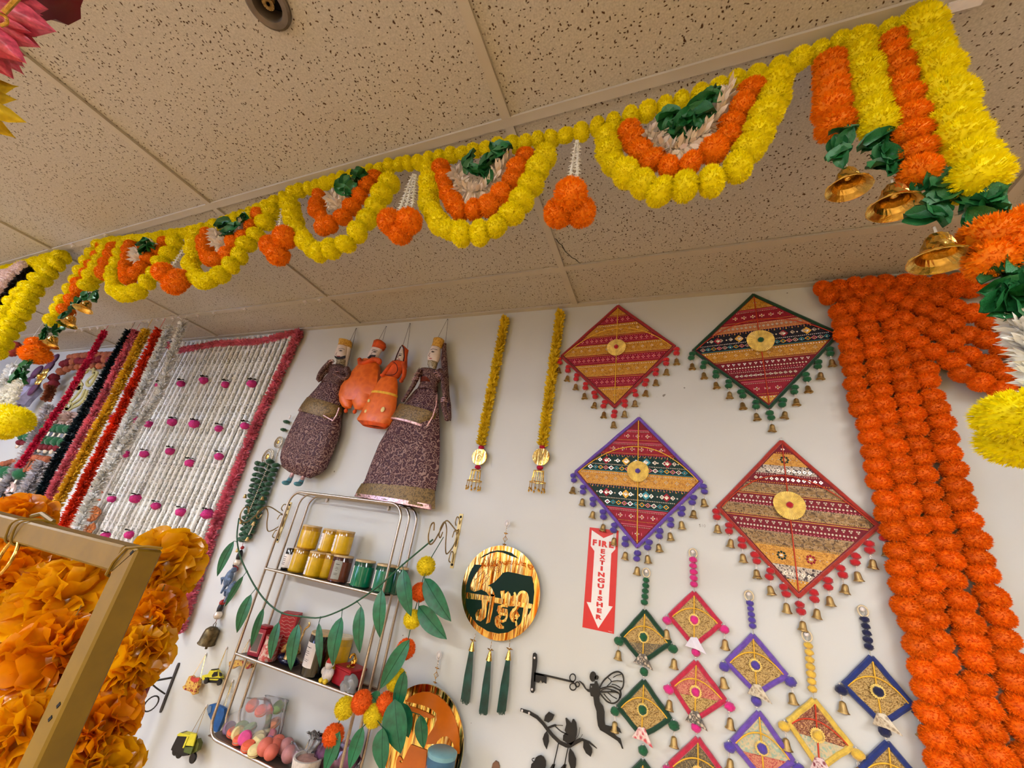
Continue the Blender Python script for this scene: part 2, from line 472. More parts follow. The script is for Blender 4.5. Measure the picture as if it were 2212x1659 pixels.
def tile_mat():
    m, nt, b = nmat('mineral_tile'); vec = coords(nt)
    base = noise(nt, vec, 240, 3)
    out = ramp(nt, base, [(.3, rgb(176, 168, 156)), (.7, rgb(200, 192, 180))])
    hole = None
    for sc, th, st in ((84, .145, (1, .7, 1)), (140, .19, (.7, 1, 1)), (50, .08, (1, .85, 1))):
        v2 = coords(nt, st); v = nt.nodes.new('ShaderNodeTexVoronoi'); v.inputs['Scale'].default_value = sc
        n = nt.nodes.new('ShaderNodeTexNoise'); n.inputs['Scale'].default_value = 70; nt.links.new(v2, n.inputs['Vector'])
        mx = nt.nodes.new('ShaderNodeMix'); mx.data_type = 'VECTOR'; mx.inputs[0].default_value = .012
        nt.links.new(v2, mx.inputs[4]); nt.links.new(n.outputs['Color'], mx.inputs[5]); nt.links.new(mx.outputs[1], v.inputs['Vector'])
        g = nt.nodes.new('ShaderNodeMath'); g.operation = 'GREATER_THAN'; g.inputs[1].default_value = .45 if sc != 84 else .25
        nt.links.new(v.outputs['Color'], g.inputs[0])
        r = ramp(nt, v.outputs['Distance'], [(th * .8, (1, 1, 1, 1)), (th * 1.3, (0, 0, 0, 1))])
        ml = nt.nodes.new('ShaderNodeMath'); ml.operation = 'MULTIPLY'; nt.links.new(r, ml.inputs[0]); nt.links.new(g.outputs[0], ml.inputs[1])
        if hole is None: hole = ml.outputs[0]
        else:
            mm = nt.nodes.new('ShaderNodeMath'); mm.operation = 'MAXIMUM'; nt.links.new(hole, mm.inputs[0]); nt.links.new(ml.outputs[0], mm.inputs[1]); hole = mm.outputs[0]
    mx = nt.nodes.new('ShaderNodeMix'); mx.data_type = 'RGBA'; nt.links.new(hole, mx.inputs[0]); nt.links.new(out, mx.inputs[6])
    mx.inputs[7].default_value = rgb(84, 58, 40); nt.links.new(mx.outputs[2], b.inputs['Base Color'])
    b.inputs['Roughness'].default_value = .95; b.inputs['Specular IOR Level'].default_value = .1
    iv = nt.nodes.new('ShaderNodeMath'); iv.operation = 'SUBTRACT'; iv.inputs[0].default_value = 1; nt.links.new(hole, iv.inputs[1])
    bump(nt, b, iv.outputs[0], .6, .004); return m
M_tile = tile_mat()
M_bar = mat('painted_grid_bar', (190, 180, 164), .6, vary=.03, nscale=9, bmp=0)
M_floor = mat('honey_wood_floor', (178, 148, 104), .5, vary=.2, nscale=7, bmp=.1)

mb = MB(); box(mb, ((XL + XR) / 2, (YB + D) / 2, -.04), (XR - XL, D - YB, .08)); struct(mb.obj('floor', M_floor))
mb = MB(); box(mb, ((XL + XR) / 2, D + .05, H / 2 + .06), (XR - XL, .1, H + .12)); struct(mb.obj('wall_display', M_wall))
mb = MB(); box(mb, (XL - .05, (YB + D) / 2, H / 2 + .06), (.1, D - YB, H + .12)); struct(mb.obj('wall_left', M_wall))
mb = MB(); box(mb, (XR + .05, (YB + D) / 2, H / 2 + .06), (.1, D - YB, H + .12)); struct(mb.obj('wall_right', wall_mat('brown_wall', (112, 92, 70))))
# shop front behind the photographer with its window
wx0, wx1, wz0, wz1 = -6.9, -3.3, .5, 2.45
mb = MB()
prism(mb, [(XL, 0), (XR, 0), (XR, H + .1), (XL, H + .1)], YB, .1, [[(wx0, wz0), (wx1, wz0), (wx1, wz1), (wx0, wz1)]])
struct(mb.obj('wall_front', M_warmwall))
wf = MB(); 
for c, s in (((wx0 + .03, YB - .05, (wz0 + wz1) / 2), (.06, .08, wz1 - wz0)), ((wx1 - .03, YB - .05, (wz0 + wz1) / 2), (.06, .08, wz1 - wz0)),
             (((wx0 + wx1) / 2, YB - .05, wz0 + .03), (wx1 - wx0, .08, .06)), (((wx0 + wx1) / 2, YB - .05, wz1 - .03), (wx1 - wx0, .08, .06)), (((wx0 + wx1) / 2, YB - .05, (wz0 + wz1) / 2), (.05, .06, wz1 - wz0))):
    box(wf, c, s)
wo = struct(wf.obj('window_1', M_steel))
mb = MB(); box(mb, ((wx0 + wx1) / 2, YB - .05, (wz0 + wz1) / 2), (wx1 - wx0, .006, wz1 - wz0)); mb.obj('pane', clear('window_glass', (.95, .97, 1, 1), .2), wo)

# suspended ceiling: plenum slab, grid bars, mineral tiles
mb = MB(); box(mb, ((XL + XR) / 2, (YB + D) / 2, H + .16), (XR - XL, D - YB, .08)); ceil = struct(mb.obj('ceiling', M_bar))
GX0, GY0, TX, TY = -1.618, .600, 1.222, .594
gx = [GX0 + i * TX for i in range(-5, 5)]; gx = [x for x in gx if XL < x < XR]
gy = [GY0 + i * TY for i in range(-8, 2)]; gy = [y for y in gy if YB < y < D]
TW = .012
for y in gy:
    mb = MB(); box(mb, ((XL + XR) / 2, y, H + .004), (XR - XL, 2 * TW, .008)); box(mb, ((XL + XR) / 2, y, H + .02), (XR - XL, .003, .03)); mb.obj('grid_bar', M_bar, ceil)
ys = [YB] + gy + [D]
for x in gx:
    mb = MB()
    for a, b in zip(ys, ys[1:]): box(mb, (x, (a + b) / 2, H + .0045), (2 * TW, b - a - 2 * TW, .008))
    mb.obj('grid_bar', M_bar, ceil)
mb = MB(); box(mb, ((XL + XR) / 2, D - .011, H + .004), (XR - XL, .022, .008)); mb.obj('edge_angle', M_bar, ceil)
xs = [XL] + gx + [XR]
spr = V((-.828, .212, H)); lamps = [(1, 5), (7, 5), (4, 3), (1, 2), (7, 2)]
TILEM = {}
def in_lamp(i, j): return (i, j) in LAMPSET
# troffers: (grid column, grid row)
LAMPSET = set()
for i in range(len(xs) - 1):
    for j in range(len(ys) - 1):
        cx = (xs[i] + xs[i + 1]) / 2; cy = (ys[j] + ys[j + 1]) / 2
        if (abs(cx + 3.45) < .6 or abs(cx - 1.43) < .62 or (abs(cx + 1) < .1 and cy < -1)) and (abs(cy + .29) < .1 or abs(cy + 2.67) < .1): LAMPSET.add((i, j))
for i in range(len(xs) - 1):
    for j in range(len(ys) - 1):
        if (i, j) in LAMPSET: continue
        a, b, c, d = xs[i] + .004, xs[i + 1] - .004, ys[j] + .004, ys[j + 1] - .004
        if a < spr.x < b and c < spr.y < d:
            cxx, cyy = (a + b) / 2, (c + d) / 2
            loops = [[V((a, c, 0)), V((b, c, 0)), V((b, d, 0)), V((a, d, 0))], [V((spr.x + .034 * math.cos(q * PI / 12), spr.y + .034 * math.sin(q * PI / 12), 0)) for q in range(24)]]
            fl = loops[0] + loops[1]; tr = tessellate_polygon(loops); mb = MB()
            mb.add([(p.x, p.y, H + .0095) for p in fl] + [(p.x, p.y, H + .024) for p in fl], [tuple(t) for t in tr] + [tuple(k + len(fl) for k in t) for t in tr] + [(4 + k, 4 + (k + 1) % 24, 4 + len(fl) + (k + 1) % 24, 4 + len(fl) + k) for k in range(24)])
            mb.obj('ceiling_tile', M_tile, ceil); continue
        key = (round(b - a, 3), round(d - c, 3))
        if key not in TILEM:
            mb = MB(); box(mb, (0, 0, 0), (b - a, d - c, .015)); TILEM[key] = mb.mesh('ceiling_tile', M_tile, False, (0, 0, 0))[0]
        place('ceiling_tile', TILEM[key], ((a + b) / 2, (c + d) / 2, H + .0165 + RNG.uniform(0, .0008)), ceil)
# crack in the tile behind the middle pendant
C6 = crop(820, 280, 4.608)
cr = [atz(*C6(u, v), H + .0088) for u, v in ((1728, 1078), (1760, 1092), (1785, 1130), (1815, 1150), (1830, 1180), (1850, 1215), (1885, 1245), (1915, 1275), (1950, 1290), (1980, 1320), (2012, 1338))]
mb = MB(); tube(mb, cr, [.0006] + [.0014] * 9 + [.0005], 4); mb.obj('crack', M_dark, ceil)
# recessed lamps
M_lamp = emat('lamp_diffuser', (.98, 1, 1.06, 1), LAMP * .86)
M_lampr = emat('lamp_diffuser_dim', (.98, 1, 1.06, 1), LAMP * .52)
M_lampb = emat('lamp_diffuser_rear', (.98, 1, 1.04, 1), LAMP * 1.8)
for (i, j) in sorted(LAMPSET):
    a, b, c, d = xs[i] + TW, xs[i + 1] - TW, ys[j] + TW, ys[j + 1] - TW; cx, cy = (a + b) / 2, (c + d) / 2
    side = 'left' if cx < -2 else ('right' if cx > 0 else 'middle'); row = 'nearer' if cy > -1.5 else 'farther'
    t = thing('ceiling_light', 'recessed rectangular ceiling light behind the camera, %s row, %s' % (row, side), 'light', (cx, cy, H + .02))
    mb = MB()
    for q, s in (((cx, c + .02, H + .025), (b - a, .04, .05)), ((cx, d - .02, H + .025), (b - a, .04, .05)), ((a + .02, cy, H + .025), (.04, d - c - .08, .05)), ((b - .02, cy, H + .025), (.04, d - c - .08, .05))): box(mb, q, s)
    mb.obj('housing', M_white, t)
    mb = MB(); box(mb, (cx, cy, H + .012), (b - a - .08, d - c - .08, .004)); mb.obj('diffuser', M_lampb if cy < -1 else (M_lampr if cx > 0 else M_lamp), t)
# sprinkler in its round recess
t = thing('fire_sprinkler', 'recessed fire sprinkler with a dull metal ring in the ceiling tile', 'sprinkler', spr)
M_ring = mat('dull_ring', (120, 108, 96), .5, .6, vary=.25, nscale=20)
mb = MB(); lathe(mb, [(.030, .045), (.030, .006), (.032, .002), (.044, 0), (.049, .003), (.049, .009), (.031, .010)], spr + V((0, 0, .0)), 32); mb.obj('escutcheon_ring', M_ring, t, True)
mb = MB(); lathe(mb, [(.031, .006), (.031, .05), (0.0001, .052)], spr, 24); mb.obj('recess_cup', M_dark, t, True)
mb = MB(); lathe(mb, [(.006, .05), (.006, .026), (.009, .024), (.003, .018)], spr, 10)
for q in (0, PI): tube(mb, [spr + V((math.cos(q) * .008, math.sin(q) * .008, .024)), spr + V((math.cos(q) * .012, math.sin(q) * .012, .016)), spr + V((math.cos(q) * .004, math.sin(q) * .004, .008))], .0018, 5)
mb.obj('frame_arms', M_brass, t, True)
mb = MB()
for k in range(12):
    q = k * PI / 6; c = V((math.cos(q), math.sin(q), 0)); s = V((-c.y, c.x, 0)); o = spr + V((0, 0, .008))
    mb.add([o + s * .0015, o + c * .013 + s * .0028, o + c * .013 - s * .0028, o - s * .0015, o + s * .0015 + V((0, 0, .0012)), o + c * .013 + s * .0028 + V((0, 0, .0012)), o + c * .013 - s * .0028 + V((0, 0, .0012)), o - s * .0015 + V((0, 0, .0012))], [(0, 1, 2, 3), (7, 6, 5, 4), (0, 4, 5, 1), (1, 5, 6, 2), (2, 6, 7, 3)])
mb.obj('deflector', M_brass, t)
# ------------------------------------------------------------------ the big marigold toran on the ceiling bar
def leaf_mesh(seed, m, L=1.0, W=.6, crumple=.10):
    rg = random.Random(seed); mb = MB(); nx, ny = 6, 5; vs = []
    for i in range(nx):
        t = i / (nx - 1); w = W * (math.sin(PI * min(1, .12 + t * .88)) ** .6) * (.12 if t == 1 else 1)
        for j in range(ny):
            s = j / (ny - 1) * 2 - 1
            vs.append((t * L, s * w / 2, abs(s) * W * .28 + rg.uniform(-crumple, crumple) * .6 - .25 * (t - .5) ** 2 + rg.uniform(-.02, .02)))
    fs = [(i * ny + j, i * ny + j + 1, (i + 1) * ny + j + 1, (i + 1) * ny + j) for i in range(nx - 1) for j in range(ny - 1)]
    n = len(vs); vs2 = [(x, y, z - .02) for x, y, z in vs]
    mb.add(vs + vs2, fs + [tuple(k + n for k in f[::-1]) for f in fs])
    return mb.mesh('leaf', m, True, (0, 0, 0))[0]
LEAVES = [leaf_mesh(i, M_green) for i in range(5)]
def leaf_cluster(parent, centres, size, per=3, name='leaf'):
    for c in centres:
        for k in range(per):
            R = Matrix.Rotation(RNG.uniform(0, 6.28), 3, 'Y') @ Matrix.Rotation(PI / 2 + RNG.uniform(-.7, .7), 3, 'X') @ Matrix.Rotation(RNG.uniform(-.5, .5), 3, 'Y')
            s = size * RNG.uniform(.8, 1.15)
            place(name, RNG.choice(LEAVES), c + V((RNG.uniform(-.3, .3), RNG.uniform(-.4, .1), RNG.uniform(-.3, .3))) * size * .5 - R @ V((s * .45, 0, 0)), parent, R, s)
def big_bell(parent, top, size, tilt=(0, 0, 0)):
    R = Euler(tilt).to_matrix()
    prof = [(r_, z_ * 1.45) for r_, z_ in [(.04, 0), (.16, -.02), (.32, -.10), (.44, -.26), (.52, -.46), (.60, -.62), (.76, -.76), (1.0, -.90), (1.02, -.92), (.98, -.93), (.72, -.78), (.56, -.62), (.48, -.46), (.40, -.26), (.28, -.12), (.001, -.06)]]
    mb = MB()
    n = 28; vs = []; fs = []
    for i, (r, z) in enumerate(prof):
        for k in range(n):
            w = 1 + (.05 * (-1) ** (k // 2 + i) if 0 < i < 8 else 0); q = 2 * PI * (k + .5 * (i % 2)) / n
            vs.append(V(top) + R @ V((r * math.cos(q) * w, r * math.sin(q) * w, z)) * size)
    for i in range(len(prof) - 1):
        for k in range(n): l = (k + 1) % n; fs.append((i * n + k, i * n + l, (i + 1) * n + l, (i + 1) * n + k))
    mb.add(vs, fs); b = mb.obj('bell', M_gold, parent, False)
    mb = MB()
    for q in range(8):
        a = q * PI / 4; tube(mb, [V(top) + R @ V((math.cos(a) * .1, math.sin(a) * .1, -.1)) * size, V(top) + R @ V((math.cos(a) * .3, math.sin(a) * .3, -.55)) * size], .03 * size, 4)
    ball(mb, V(top) + R @ V((0, 0, -.6)) * size, .17 * size); tube(mb, [V(top) + R @ V((0, 0, -.05)) * size, V(top) + R @ V((0, 0, -.6)) * size], .03 * size, 5)
    mb.obj('clapper', M_gold, b)
    mb = MB(); tube(mb, [V(top) + V((0, 0, size * .35)), V(top)], .002, 4); mb.obj('loop', M_string, parent)
def PX(cr, pts, y=YT):
    r = [at(*(cr(u, v) if cr else (u, v)), y) for u, v in pts]
    for p in r: p.z = min(p.z, H - .027)
    return r
I = lambda u, v: (u, v)
T = thing('marigold_toran', 'long yellow and orange marigold garland with five half-round swags hung from the ceiling', 'garland', (-.9, YT, H - .02), None)
top = PX(None, [(232, 521), (330, 514), (420, 499), (500, 474), (560, 455), (640, 414), (700, 388), (760, 366), (850, 358), (900, 352), (960, 338), (1060, 320), (1110, 312), (1180, 300), (1240, 288), (1300, 270), (1350, 255), (1450, 224), (1560, 186), (1640, 160), (1700, 140), (1760, 115), (1830, 86), (1900, 62), (1970, 36)])
string_poms(T, spline(top, 4), .037, .0245, M_yel, 'marigold', 'flower', .8, .002)
C4 = crop(1240, 120, 4.254); C5 = crop(820, 280, 4.608); CL = crop(160, 340, 3.16)
SW = [
 (C4, [(330, 760), (300, 880), (400, 1010), (520, 1120), (660, 1200), (870, 1240), (1090, 1190), (1350, 1110), (1580, 950), (1650, 760), (1770, 560), (1830, 420), (1850, 260)],
      [(500, 700), (560, 830), (640, 910), (790, 1000), (970, 1040), (1190, 930), (1350, 820), (1440, 650), (1540, 500), (1610, 350)],
      [(680, 690), (760, 800), (840, 850), (970, 860), (1090, 790), (1200, 700), (1300, 560), (1370, 440), (1420, 320)],
      [(850, 570), (920, 640), (960, 720), (1030, 620), (1110, 640), (1170, 560), (1180, 450), (1230, 400)], .037, .034),
 (C5, [(490, 420), (480, 540), (490, 660), (510, 780), (570, 890), (650, 980), (760, 1050), (940, 1045), (1110, 980), (1290, 880), (1390, 710), (1500, 590), (1570, 420), (1660, 270)],
      [(625, 390), (645, 510), (680, 610), (710, 700), (800, 800), (960, 800), (1130, 710), (1260, 570), (1350, 420), (1440, 270)],
      [(760, 420), (800, 520), (850, 600), (950, 620), (1060, 580), (1160, 480), (1250, 350), (1310, 270)],
      [(890, 310), (900, 380), (970, 430), (1060, 430), (1080, 340), (1180, 270), (1220, 210)], .036, .033),
 (CL, [(1480, 330), (1500, 430), (1540, 520), (1590, 600), (1660, 640), (1740, 620), (1840, 590), (1920, 520), (1990, 430), (2060, 340), (2110, 250), (2150, 170)],
      [(1680, 260), (1665, 350), (1690, 430), (1720, 490), (1780, 450), (1850, 400), (1930, 300), (2000, 210), (2060, 130)],
      [(1760, 260), (1780, 310), (1810, 340), (1860, 290), (1940, 210), (1980, 150)],
      [(1850, 180), (1870, 230), (1900, 220), (1950, 150), (1960, 115)], .036, .033),
 (CL, [(840, 530), (810, 620), (800, 720), (840, 810), (900, 850), (980, 810), (1060, 750), (1110, 690), (1160, 620), (1230, 540), (1300, 450), (1350, 380)],
      [(910, 520), (890, 590), (900, 660), (930, 700), (990, 690), (1040, 640), (1090, 590), (1150, 540), (1210, 470), (1265, 400)],
      [(980, 500), (970, 560), (1000, 600), (1060, 570), (1130, 500), (1190, 430)],
      [(1040, 470), (1050, 530), (1110, 490), (1160, 420)], .036, .033),
 (CL, [(340, 620), (310, 710), (280, 790), (270, 870), (310, 920), (380, 940), (450, 890), (510, 830), (570, 770), (610, 700), (660, 640), (690, 590)],
      [(395, 600), (370, 680), (350, 760), (370, 830), (430, 780), (490, 730), (530, 680), (580, 620), (620, 580)],
      [(440, 630), (430, 690), (470, 690), (560, 600)],
      [(500, 590), (490, 640), (530, 610)], .036, .033)]
for cr, outer, inner, white, green, r1, r2 in SW:
    string_poms(T, spline(PX(cr, outer), 4), .046, r1 * .91, M_yel, 'marigold', 'flower', .8, .004)
    string_poms(T, spline(PX(cr, inner, YT - .008), 4), .041, r2 * .85, M_org, 'marigold', 'flower', .8, .004)
    mb = MB(); rg = random.Random(3)
    fluff(mb, spline(PX(cr, white, YT - .012), 4), .030, 230, .010, rg, 0, .5); fluff(mb, spline(PX(cr, white, YT - .012), 4), .015, 120, .012, rg, 0, .3)
    mb.obj('jasmine_row', M_cream, T, False)
    leaf_cluster(T, PX(cr, green, YT - .028), .052, 3)
# pendants of white buds ending in three orange pompoms
def pendant(parent, tops, bots, balls, r, m=M_org, w=.008, yoff=0):
    mb = MB(); rg = random.Random(11)
    for a, b in zip(tops, bots):
        P = [a.lerp(b, i / 6) for i in range(7)]; tube(mb, P, .0028, 5)
        for q in resample(P, .011)[1:]:
            for k in range(4):
                an = k * PI / 2 + rg.random(); d = V((math.cos(an), math.sin(an), -.5)).normalized(); s = d.cross(V((0, 0, 1))).normalized() * .0022
                mb.add([q + s, q + d * w * 1.4, q - s, q + V((0, 0, -.004))], [(0, 1, 2), (0, 3, 1), (2, 1, 3)])
    mb.obj('bud_string', M_jas, parent)
    for p in balls: pom('pompom', parent, p, r, m)
y2 = YT - .005
pendant(T, PX(C5, [(1960, 110), (1975, 110)], y2), PX(C5, [(1880, 560), (1965, 560)], y2), [at(*C5(1900, 650), y2 - .03), at(*C5(1780, 830), y2), at(*C5(2000, 820), y2 + .01)], .036)
pendant(T, PX(C5, [(335, 440), (350, 445), (362, 450)], y2), PX(C5, [(185, 830), (250, 820), (320, 800)], y2), [at(*C5(110, 920), y2 - .02), at(*C5(295, 910), y2 - .02), at(*C5(205, 1020), y2)], .036)
pendant(T, PX(CL, [(1425, 340), (1440, 340)], y2), PX(CL, [(1400, 480), (1480, 500)], y2), [at(*CL(1440, 545), y2 - .02), at(*CL(1345, 605), y2), at(*CL(1392, 665), y2)], .036)
pendant(T, PX(CL, [(805, 540), (812, 545)], y2), PX(CL, [(668, 745), (742, 775)], y2), [at(*CL(612, 785), y2 - .02), at(*CL(722, 830), y2 - .02), at(*CL(680, 870), y2)], .036)
# right end: four stepped strings
C3 = crop(1700, 0, 2.676)
R_ = [([(250, 370), (256, 470), (258, 560), (262, 650), (280, 720)], M_org, .033),
      ([(400, 250), (430, 350), (455, 450), (480, 540), (500, 630), (525, 730)], M_yel, .034),
      ([(590, 250), (630, 340), (660, 460), (690, 560), (705, 650), (720, 760), (755, 870), (780, 990)], M_org, .030),
      ([(720, 80), (760, 170), (790, 230), (820, 310), (850, 400), (885, 490), (925, 580), (960, 690), (990, 790), (1045, 900), (1080, 1040)], M_yel, .038)]
for k, (p, m, r) in enumerate(R_):
    string_poms(T, spline(PX(C3, p, YT - .004 * k), 4), .043, r, m, 'marigold', 'flower', .72, .003)
leaf_cluster(T, PX(C3, [(310, 770), (300, 850), (305, 920)], YT), .042, 4)
leaf_cluster(T, PX(C3, [(525, 830), (560, 900), (565, 990)], YT), .046, 4)
leaf_cluster(T, PX(C3, [(830, 1080), (855, 1160), (825, 1260)], YT), .048, 4)
leaf_cluster(T, PX(C3, [(1100, 1160), (1160, 1220), (1120, 1280)], YT), .052, 4)
big_bell(T, at(*C3(345, 975), YT), .031, (.1, .05, 0)); big_bell(T, at(*C3(615, 1065), YT), .034, (.1, .10, 0)); big_bell(T, at(*C3(865, 1350), YT), .035, (.1, .08, 0))
string_poms(T, PX(C3, [(1200, 1380), (1330, 1430)], YT), .045, .042, M_org, 'marigold', 'flower', .8)
pom('marigold', T, at(2150, 560, YT), .036, M_org); pom('marigold', T, at(2212, 510, YT + .02), .045, M_org)
leaf_cluster(T, PX(None, [(2180, 595), (2200, 630), (2185, 665), (2212, 650)], YT), .060, 4)
mb = MB(); rg = random.Random(5)
for px in (2200, 2213, 2228):
    a = at(px, 690, YT); b = V((a.x, a.y, at(px, 860, YT).z)); fluff(mb, [a, b], .024, 170, .007, rg, 0, -.3); fluff(mb, [a, b], .010, 100, .010, rg, 0, .2)
mb.obj('bud_string', M_jas, T)
for p in (at(2212, 900, YT), at(2240, 955, YT + .05), at(2290, 900, YT - .02)): pom('pompom', T, p, .048, M_yel, 'cut', V((0, 0, 1)), .7)
pom('pompom', T, at(2215, 955, YT + .05), .045, M_yel, 'cut', V((0, 0, 1)), .7)
# left end
CB = crop(0, 640, 5.53)
string_poms(T, spline(PX(CL, [(285, 620), (262, 680), (232, 740), (205, 790)], YT), 4), .05, .036, M_org, 'marigold', 'flower', .8)
string_poms(T, spline(PX(CL, [(232, 600), (205, 670), (170, 730), (140, 790), (95, 870)], YT), 4), .05, .036, M_yel, 'marigold', 'flower', .8)
string_poms(T, spline(PX(CL, [(205, 620), (170, 680), (130, 740), (92, 800), (48, 850), (20, 930)], YT) + [at(*CB(790, 170), YT)], 4), .05, .032, M_org, 'marigold', 'flower', .8)
string_poms(T, spline(PX(CL, [(182, 600), (143, 650), (108, 710), (70, 770), (32, 840)], YT) + PX(CB, [(765, 70), (705, 180), (640, 290)], YT), 4), .05, .036, M_yel, 'marigold', 'flower', .8)
leaf_cluster(T, PX(CB, [(1130, 20), (1040, 20), (950, 60)], YT), .048, 3); leaf_cluster(T, PX(CB, [(880, 130), (780, 250)], YT), .05, 2)
leaf_cluster(T, PX(CB, [(730, 410), (610, 400), (580, 450), (550, 500)], YT), .046, 3)
big_bell(T, at(*CB(1065, 60), YT), .031, (-.1, -.1, 0)); big_bell(T, at(*CB(880, 240), YT), .031, (-.1, -.1, 0)); big_bell(T, at(*CB(665, 480), YT), .031, (-.1, -.1, 0))
for u, v, r in ((450, 580, .038), (440, 700, .05), (400, 690, .045)): pom('marigold', T, at(*CB(u, v), YT), r, M_org, 'flower', V((0, 0, 1)), .8)
leaf_cluster(T, PX(CB, [(360, 820), (300, 890), (230, 960), (320, 960)], YT), .048, 3)
mb = MB(); rg = random.Random(6)
for a, b in (((215, 1010), (-40, 1180)), ((235, 1020), (10, 1300)), ((250, 1020), (60, 1340)), ((262, 1030), (110, 1350)), ((225, 1015), (-60, 1260))):
    A = at(*CB(*a), YT); B_ = at(*CB(*b), YT); fluff(mb, [A, B_], .012, 230, .007, rg, 0, -.2)
mb.obj('bud_string', M_jas, T)
for u, v in ((150, 1480), (50, 1440), (60, 1540), (200, 1500)): pom('pompom', T, at(*CB(u, v), YT), .052, M_yel, 'cut')
# hooks the toran hangs from
def hook(p, label, grp=None):
    t = MB(); tube(t, [V(p) + V((0, 0, 0)), V(p) + V((0, 0, -.012)), V(p) + V((.006, 0, -.018)), V(p) + V((.010, 0, -.012)), V(p) + V((.008, 0, -.006))], .0016, 6)
    box(t, V(p) + V((0, 0, -.002)), (.022, .014, .004)); o = t.obj('ceiling_hook', M_clear2); return tag(o, label, 'hook', grp)
M_clear2 = mat('frosted_plastic', (225, 215, 210), .25, vary=.05, spec=.8, bmp=0)
hp = atz(2012, 26)
t = thing('ceiling_hook', 'clear ring hook beside the right end of the long marigold garland', 'hook', hp)
mb = MB(); tube(mb, [hp + V((0, 0, -.018)) + V((math.cos(q * PI / 8), 0, math.sin(q * PI / 8))) * .012 for q in range(16)], .0018, 6, closed=True); mb.obj('ring', M_clear2, t, True)
mb = MB(); tube(mb, [hp + V((.03, 0, -.002)), hp + V((.006, 0, -.008))], .0025, 6); box(mb, hp + V((.045, 0, -.003)), (.05, .016, .006)); mb.obj('clip', M_clear2, t)
hook(atz(228, 506), 'small clear hook at the left end of the long marigold garland')
hook(atz(157, 528), 'small clear hook at the corner of the cut-off yellow garland')
for px, py in ((696, 652), (664, 655), (536, 672), (470, 680), (436, 685), (396, 690), (380, 690), (360, 692), (342, 692), (325, 695), (308, 697), (290, 699), (250, 703), (230, 706), (214, 708), (198, 710), (182, 713), (168, 715)):
    p = atz(px, py); hook(V((p.x, 1.194, H)), 'small clear plastic hook in the row along the ceiling bar near the wall', 'clear hooks along the ceiling bar')
# second toran cut by the left edge
C2 = crop(0, 480, 2.989)
T2 = thing('marigold_toran', 'yellow, black and white garland cut off by the left edge, hung from the ceiling', 'garland', at(60, 560, YT))
string_poms(T2, spline(PX(C2, [(430, 180), (330, 205), (250, 240), (150, 270), (60, 300), (-60, 335), (-160, 350)]), 4), .05, .036, M_yel)
string_poms(T2, spline(PX(C2, [(405, 215), (350, 290), (300, 340), (255, 400), (200, 460), (155, 540), (120, 610), (85, 660), (50, 720), (10, 790), (-30, 850)]), 4), .052, .040, M_yel)
string_poms(T2, spline(PX(C2, [(330, 250), (270, 330), (205, 400), (150, 450), (95, 500), (50, 560), (20, 610), (-10, 680)]), 4), .052, .038, M_yel)
M_blk = mat('black_ribbon', (24, 20, 20), .5, vary=.2, nscale=8, bmp=0)
mb = MB(); fluff(mb, spline(PX(C2, [(255, 245), (200, 310), (140, 365), (90, 420), (40, 480), (-10, 530)]), 4), .022, 420, .02, random.Random(2)); mb.obj('ribbon_row', M_blk, T2)
M_pinkw = mat('blush_white', (240, 214, 205), .6, vary=.08, nscale=5, bmp=0, trans=.2)
for u, v in ((160, 300), (120, 320), (95, 345), (60, 345), (50, 385), (20, 400), (20, 350), (-15, 430), (0, 370)): pom('rosette', T2, at(*C2(u, v), YT - .01), .04, M_pinkw)
string_poms(T2, PX(C2, [(5, 375), (-20, 420)]), .05, .034, M_org)
# ------------------------------------------------------------------ big patchwork kites on the wall
M_mustard = brocade('mustard_brocade', (170, 110, 18), (208, 150, 48), 170, .15)
M_crim = mat('crimson_cloth', (146, 16, 40), .7, vary=.12, nscale=90)
M_maroon = mat('maroon_cloth', (120, 16, 34), .7, vary=.12, nscale=90)
M_dgreen = mat('bottle_green_cloth', (6, 44, 38), .7, vary=.12, nscale=90)
M_navyc = mat('midnight_cloth', (20, 18, 34), .7, vary=.12, nscale=90)
M_zari = brocade('zari_braid', (88, 62, 34), (160, 126, 82), 150, .35)
M_lace = brocade('black_white_lace', (52, 34, 34), (206, 190, 170), 130, .1)
M_tan = mat('tan_border', (188, 118, 78), .7, vary=.15, nscale=120)
M_silver = mat('sequin_silver', (238, 224, 206), .25, .5, vary=.05, bmp=0)
M_pinkm = mat('pink_thread', (232, 130, 150), .6, bmp=0)
M_goldt = mat('gold_thread', (226, 172, 60), .45, .3, bmp=0)
M_teal = mat('teal_thread', (60, 150, 165), .6, bmp=0)
M_dot = [M_silver, M_pinkm, M_goldt, M_teal, M_maroon, M_dgreen, M_crim, mat('zari_block', (158, 128, 88), .4, .3)]
SI, PI_, GO, TE, MA, DG, CR = range(7)
def disc(mb, x, y, z, r, mi, n=6, h=.0012, ry=None):
    ry = ry or r
    vs = [(x, y - h, z)] + [(x + r * math.cos(2 * PI * k / n), y, z + ry * math.sin(2 * PI * k / n)) for k in range(n)]
    mb.add(vs, [(0, 1 + (k + 1) % n, 1 + k) for k in range(n)], mi)
def dia(mb, x, y, z, w, h, mi, t=.0016):
    o = [(x - w, z), (x, z + h), (x + w, z), (x, z - h)]; i = [(x - w + 2 * t, z), (x, z + h - 1.5 * t), (x + w - 2 * t, z), (x, z - h + 1.5 * t)]
    vs = [(a, y - .001, b) for a, b in o + i]; mb.add(vs, [(k, k + 4, (k + 1) % 4 + 4, (k + 1) % 4) for k in range(4)], mi)
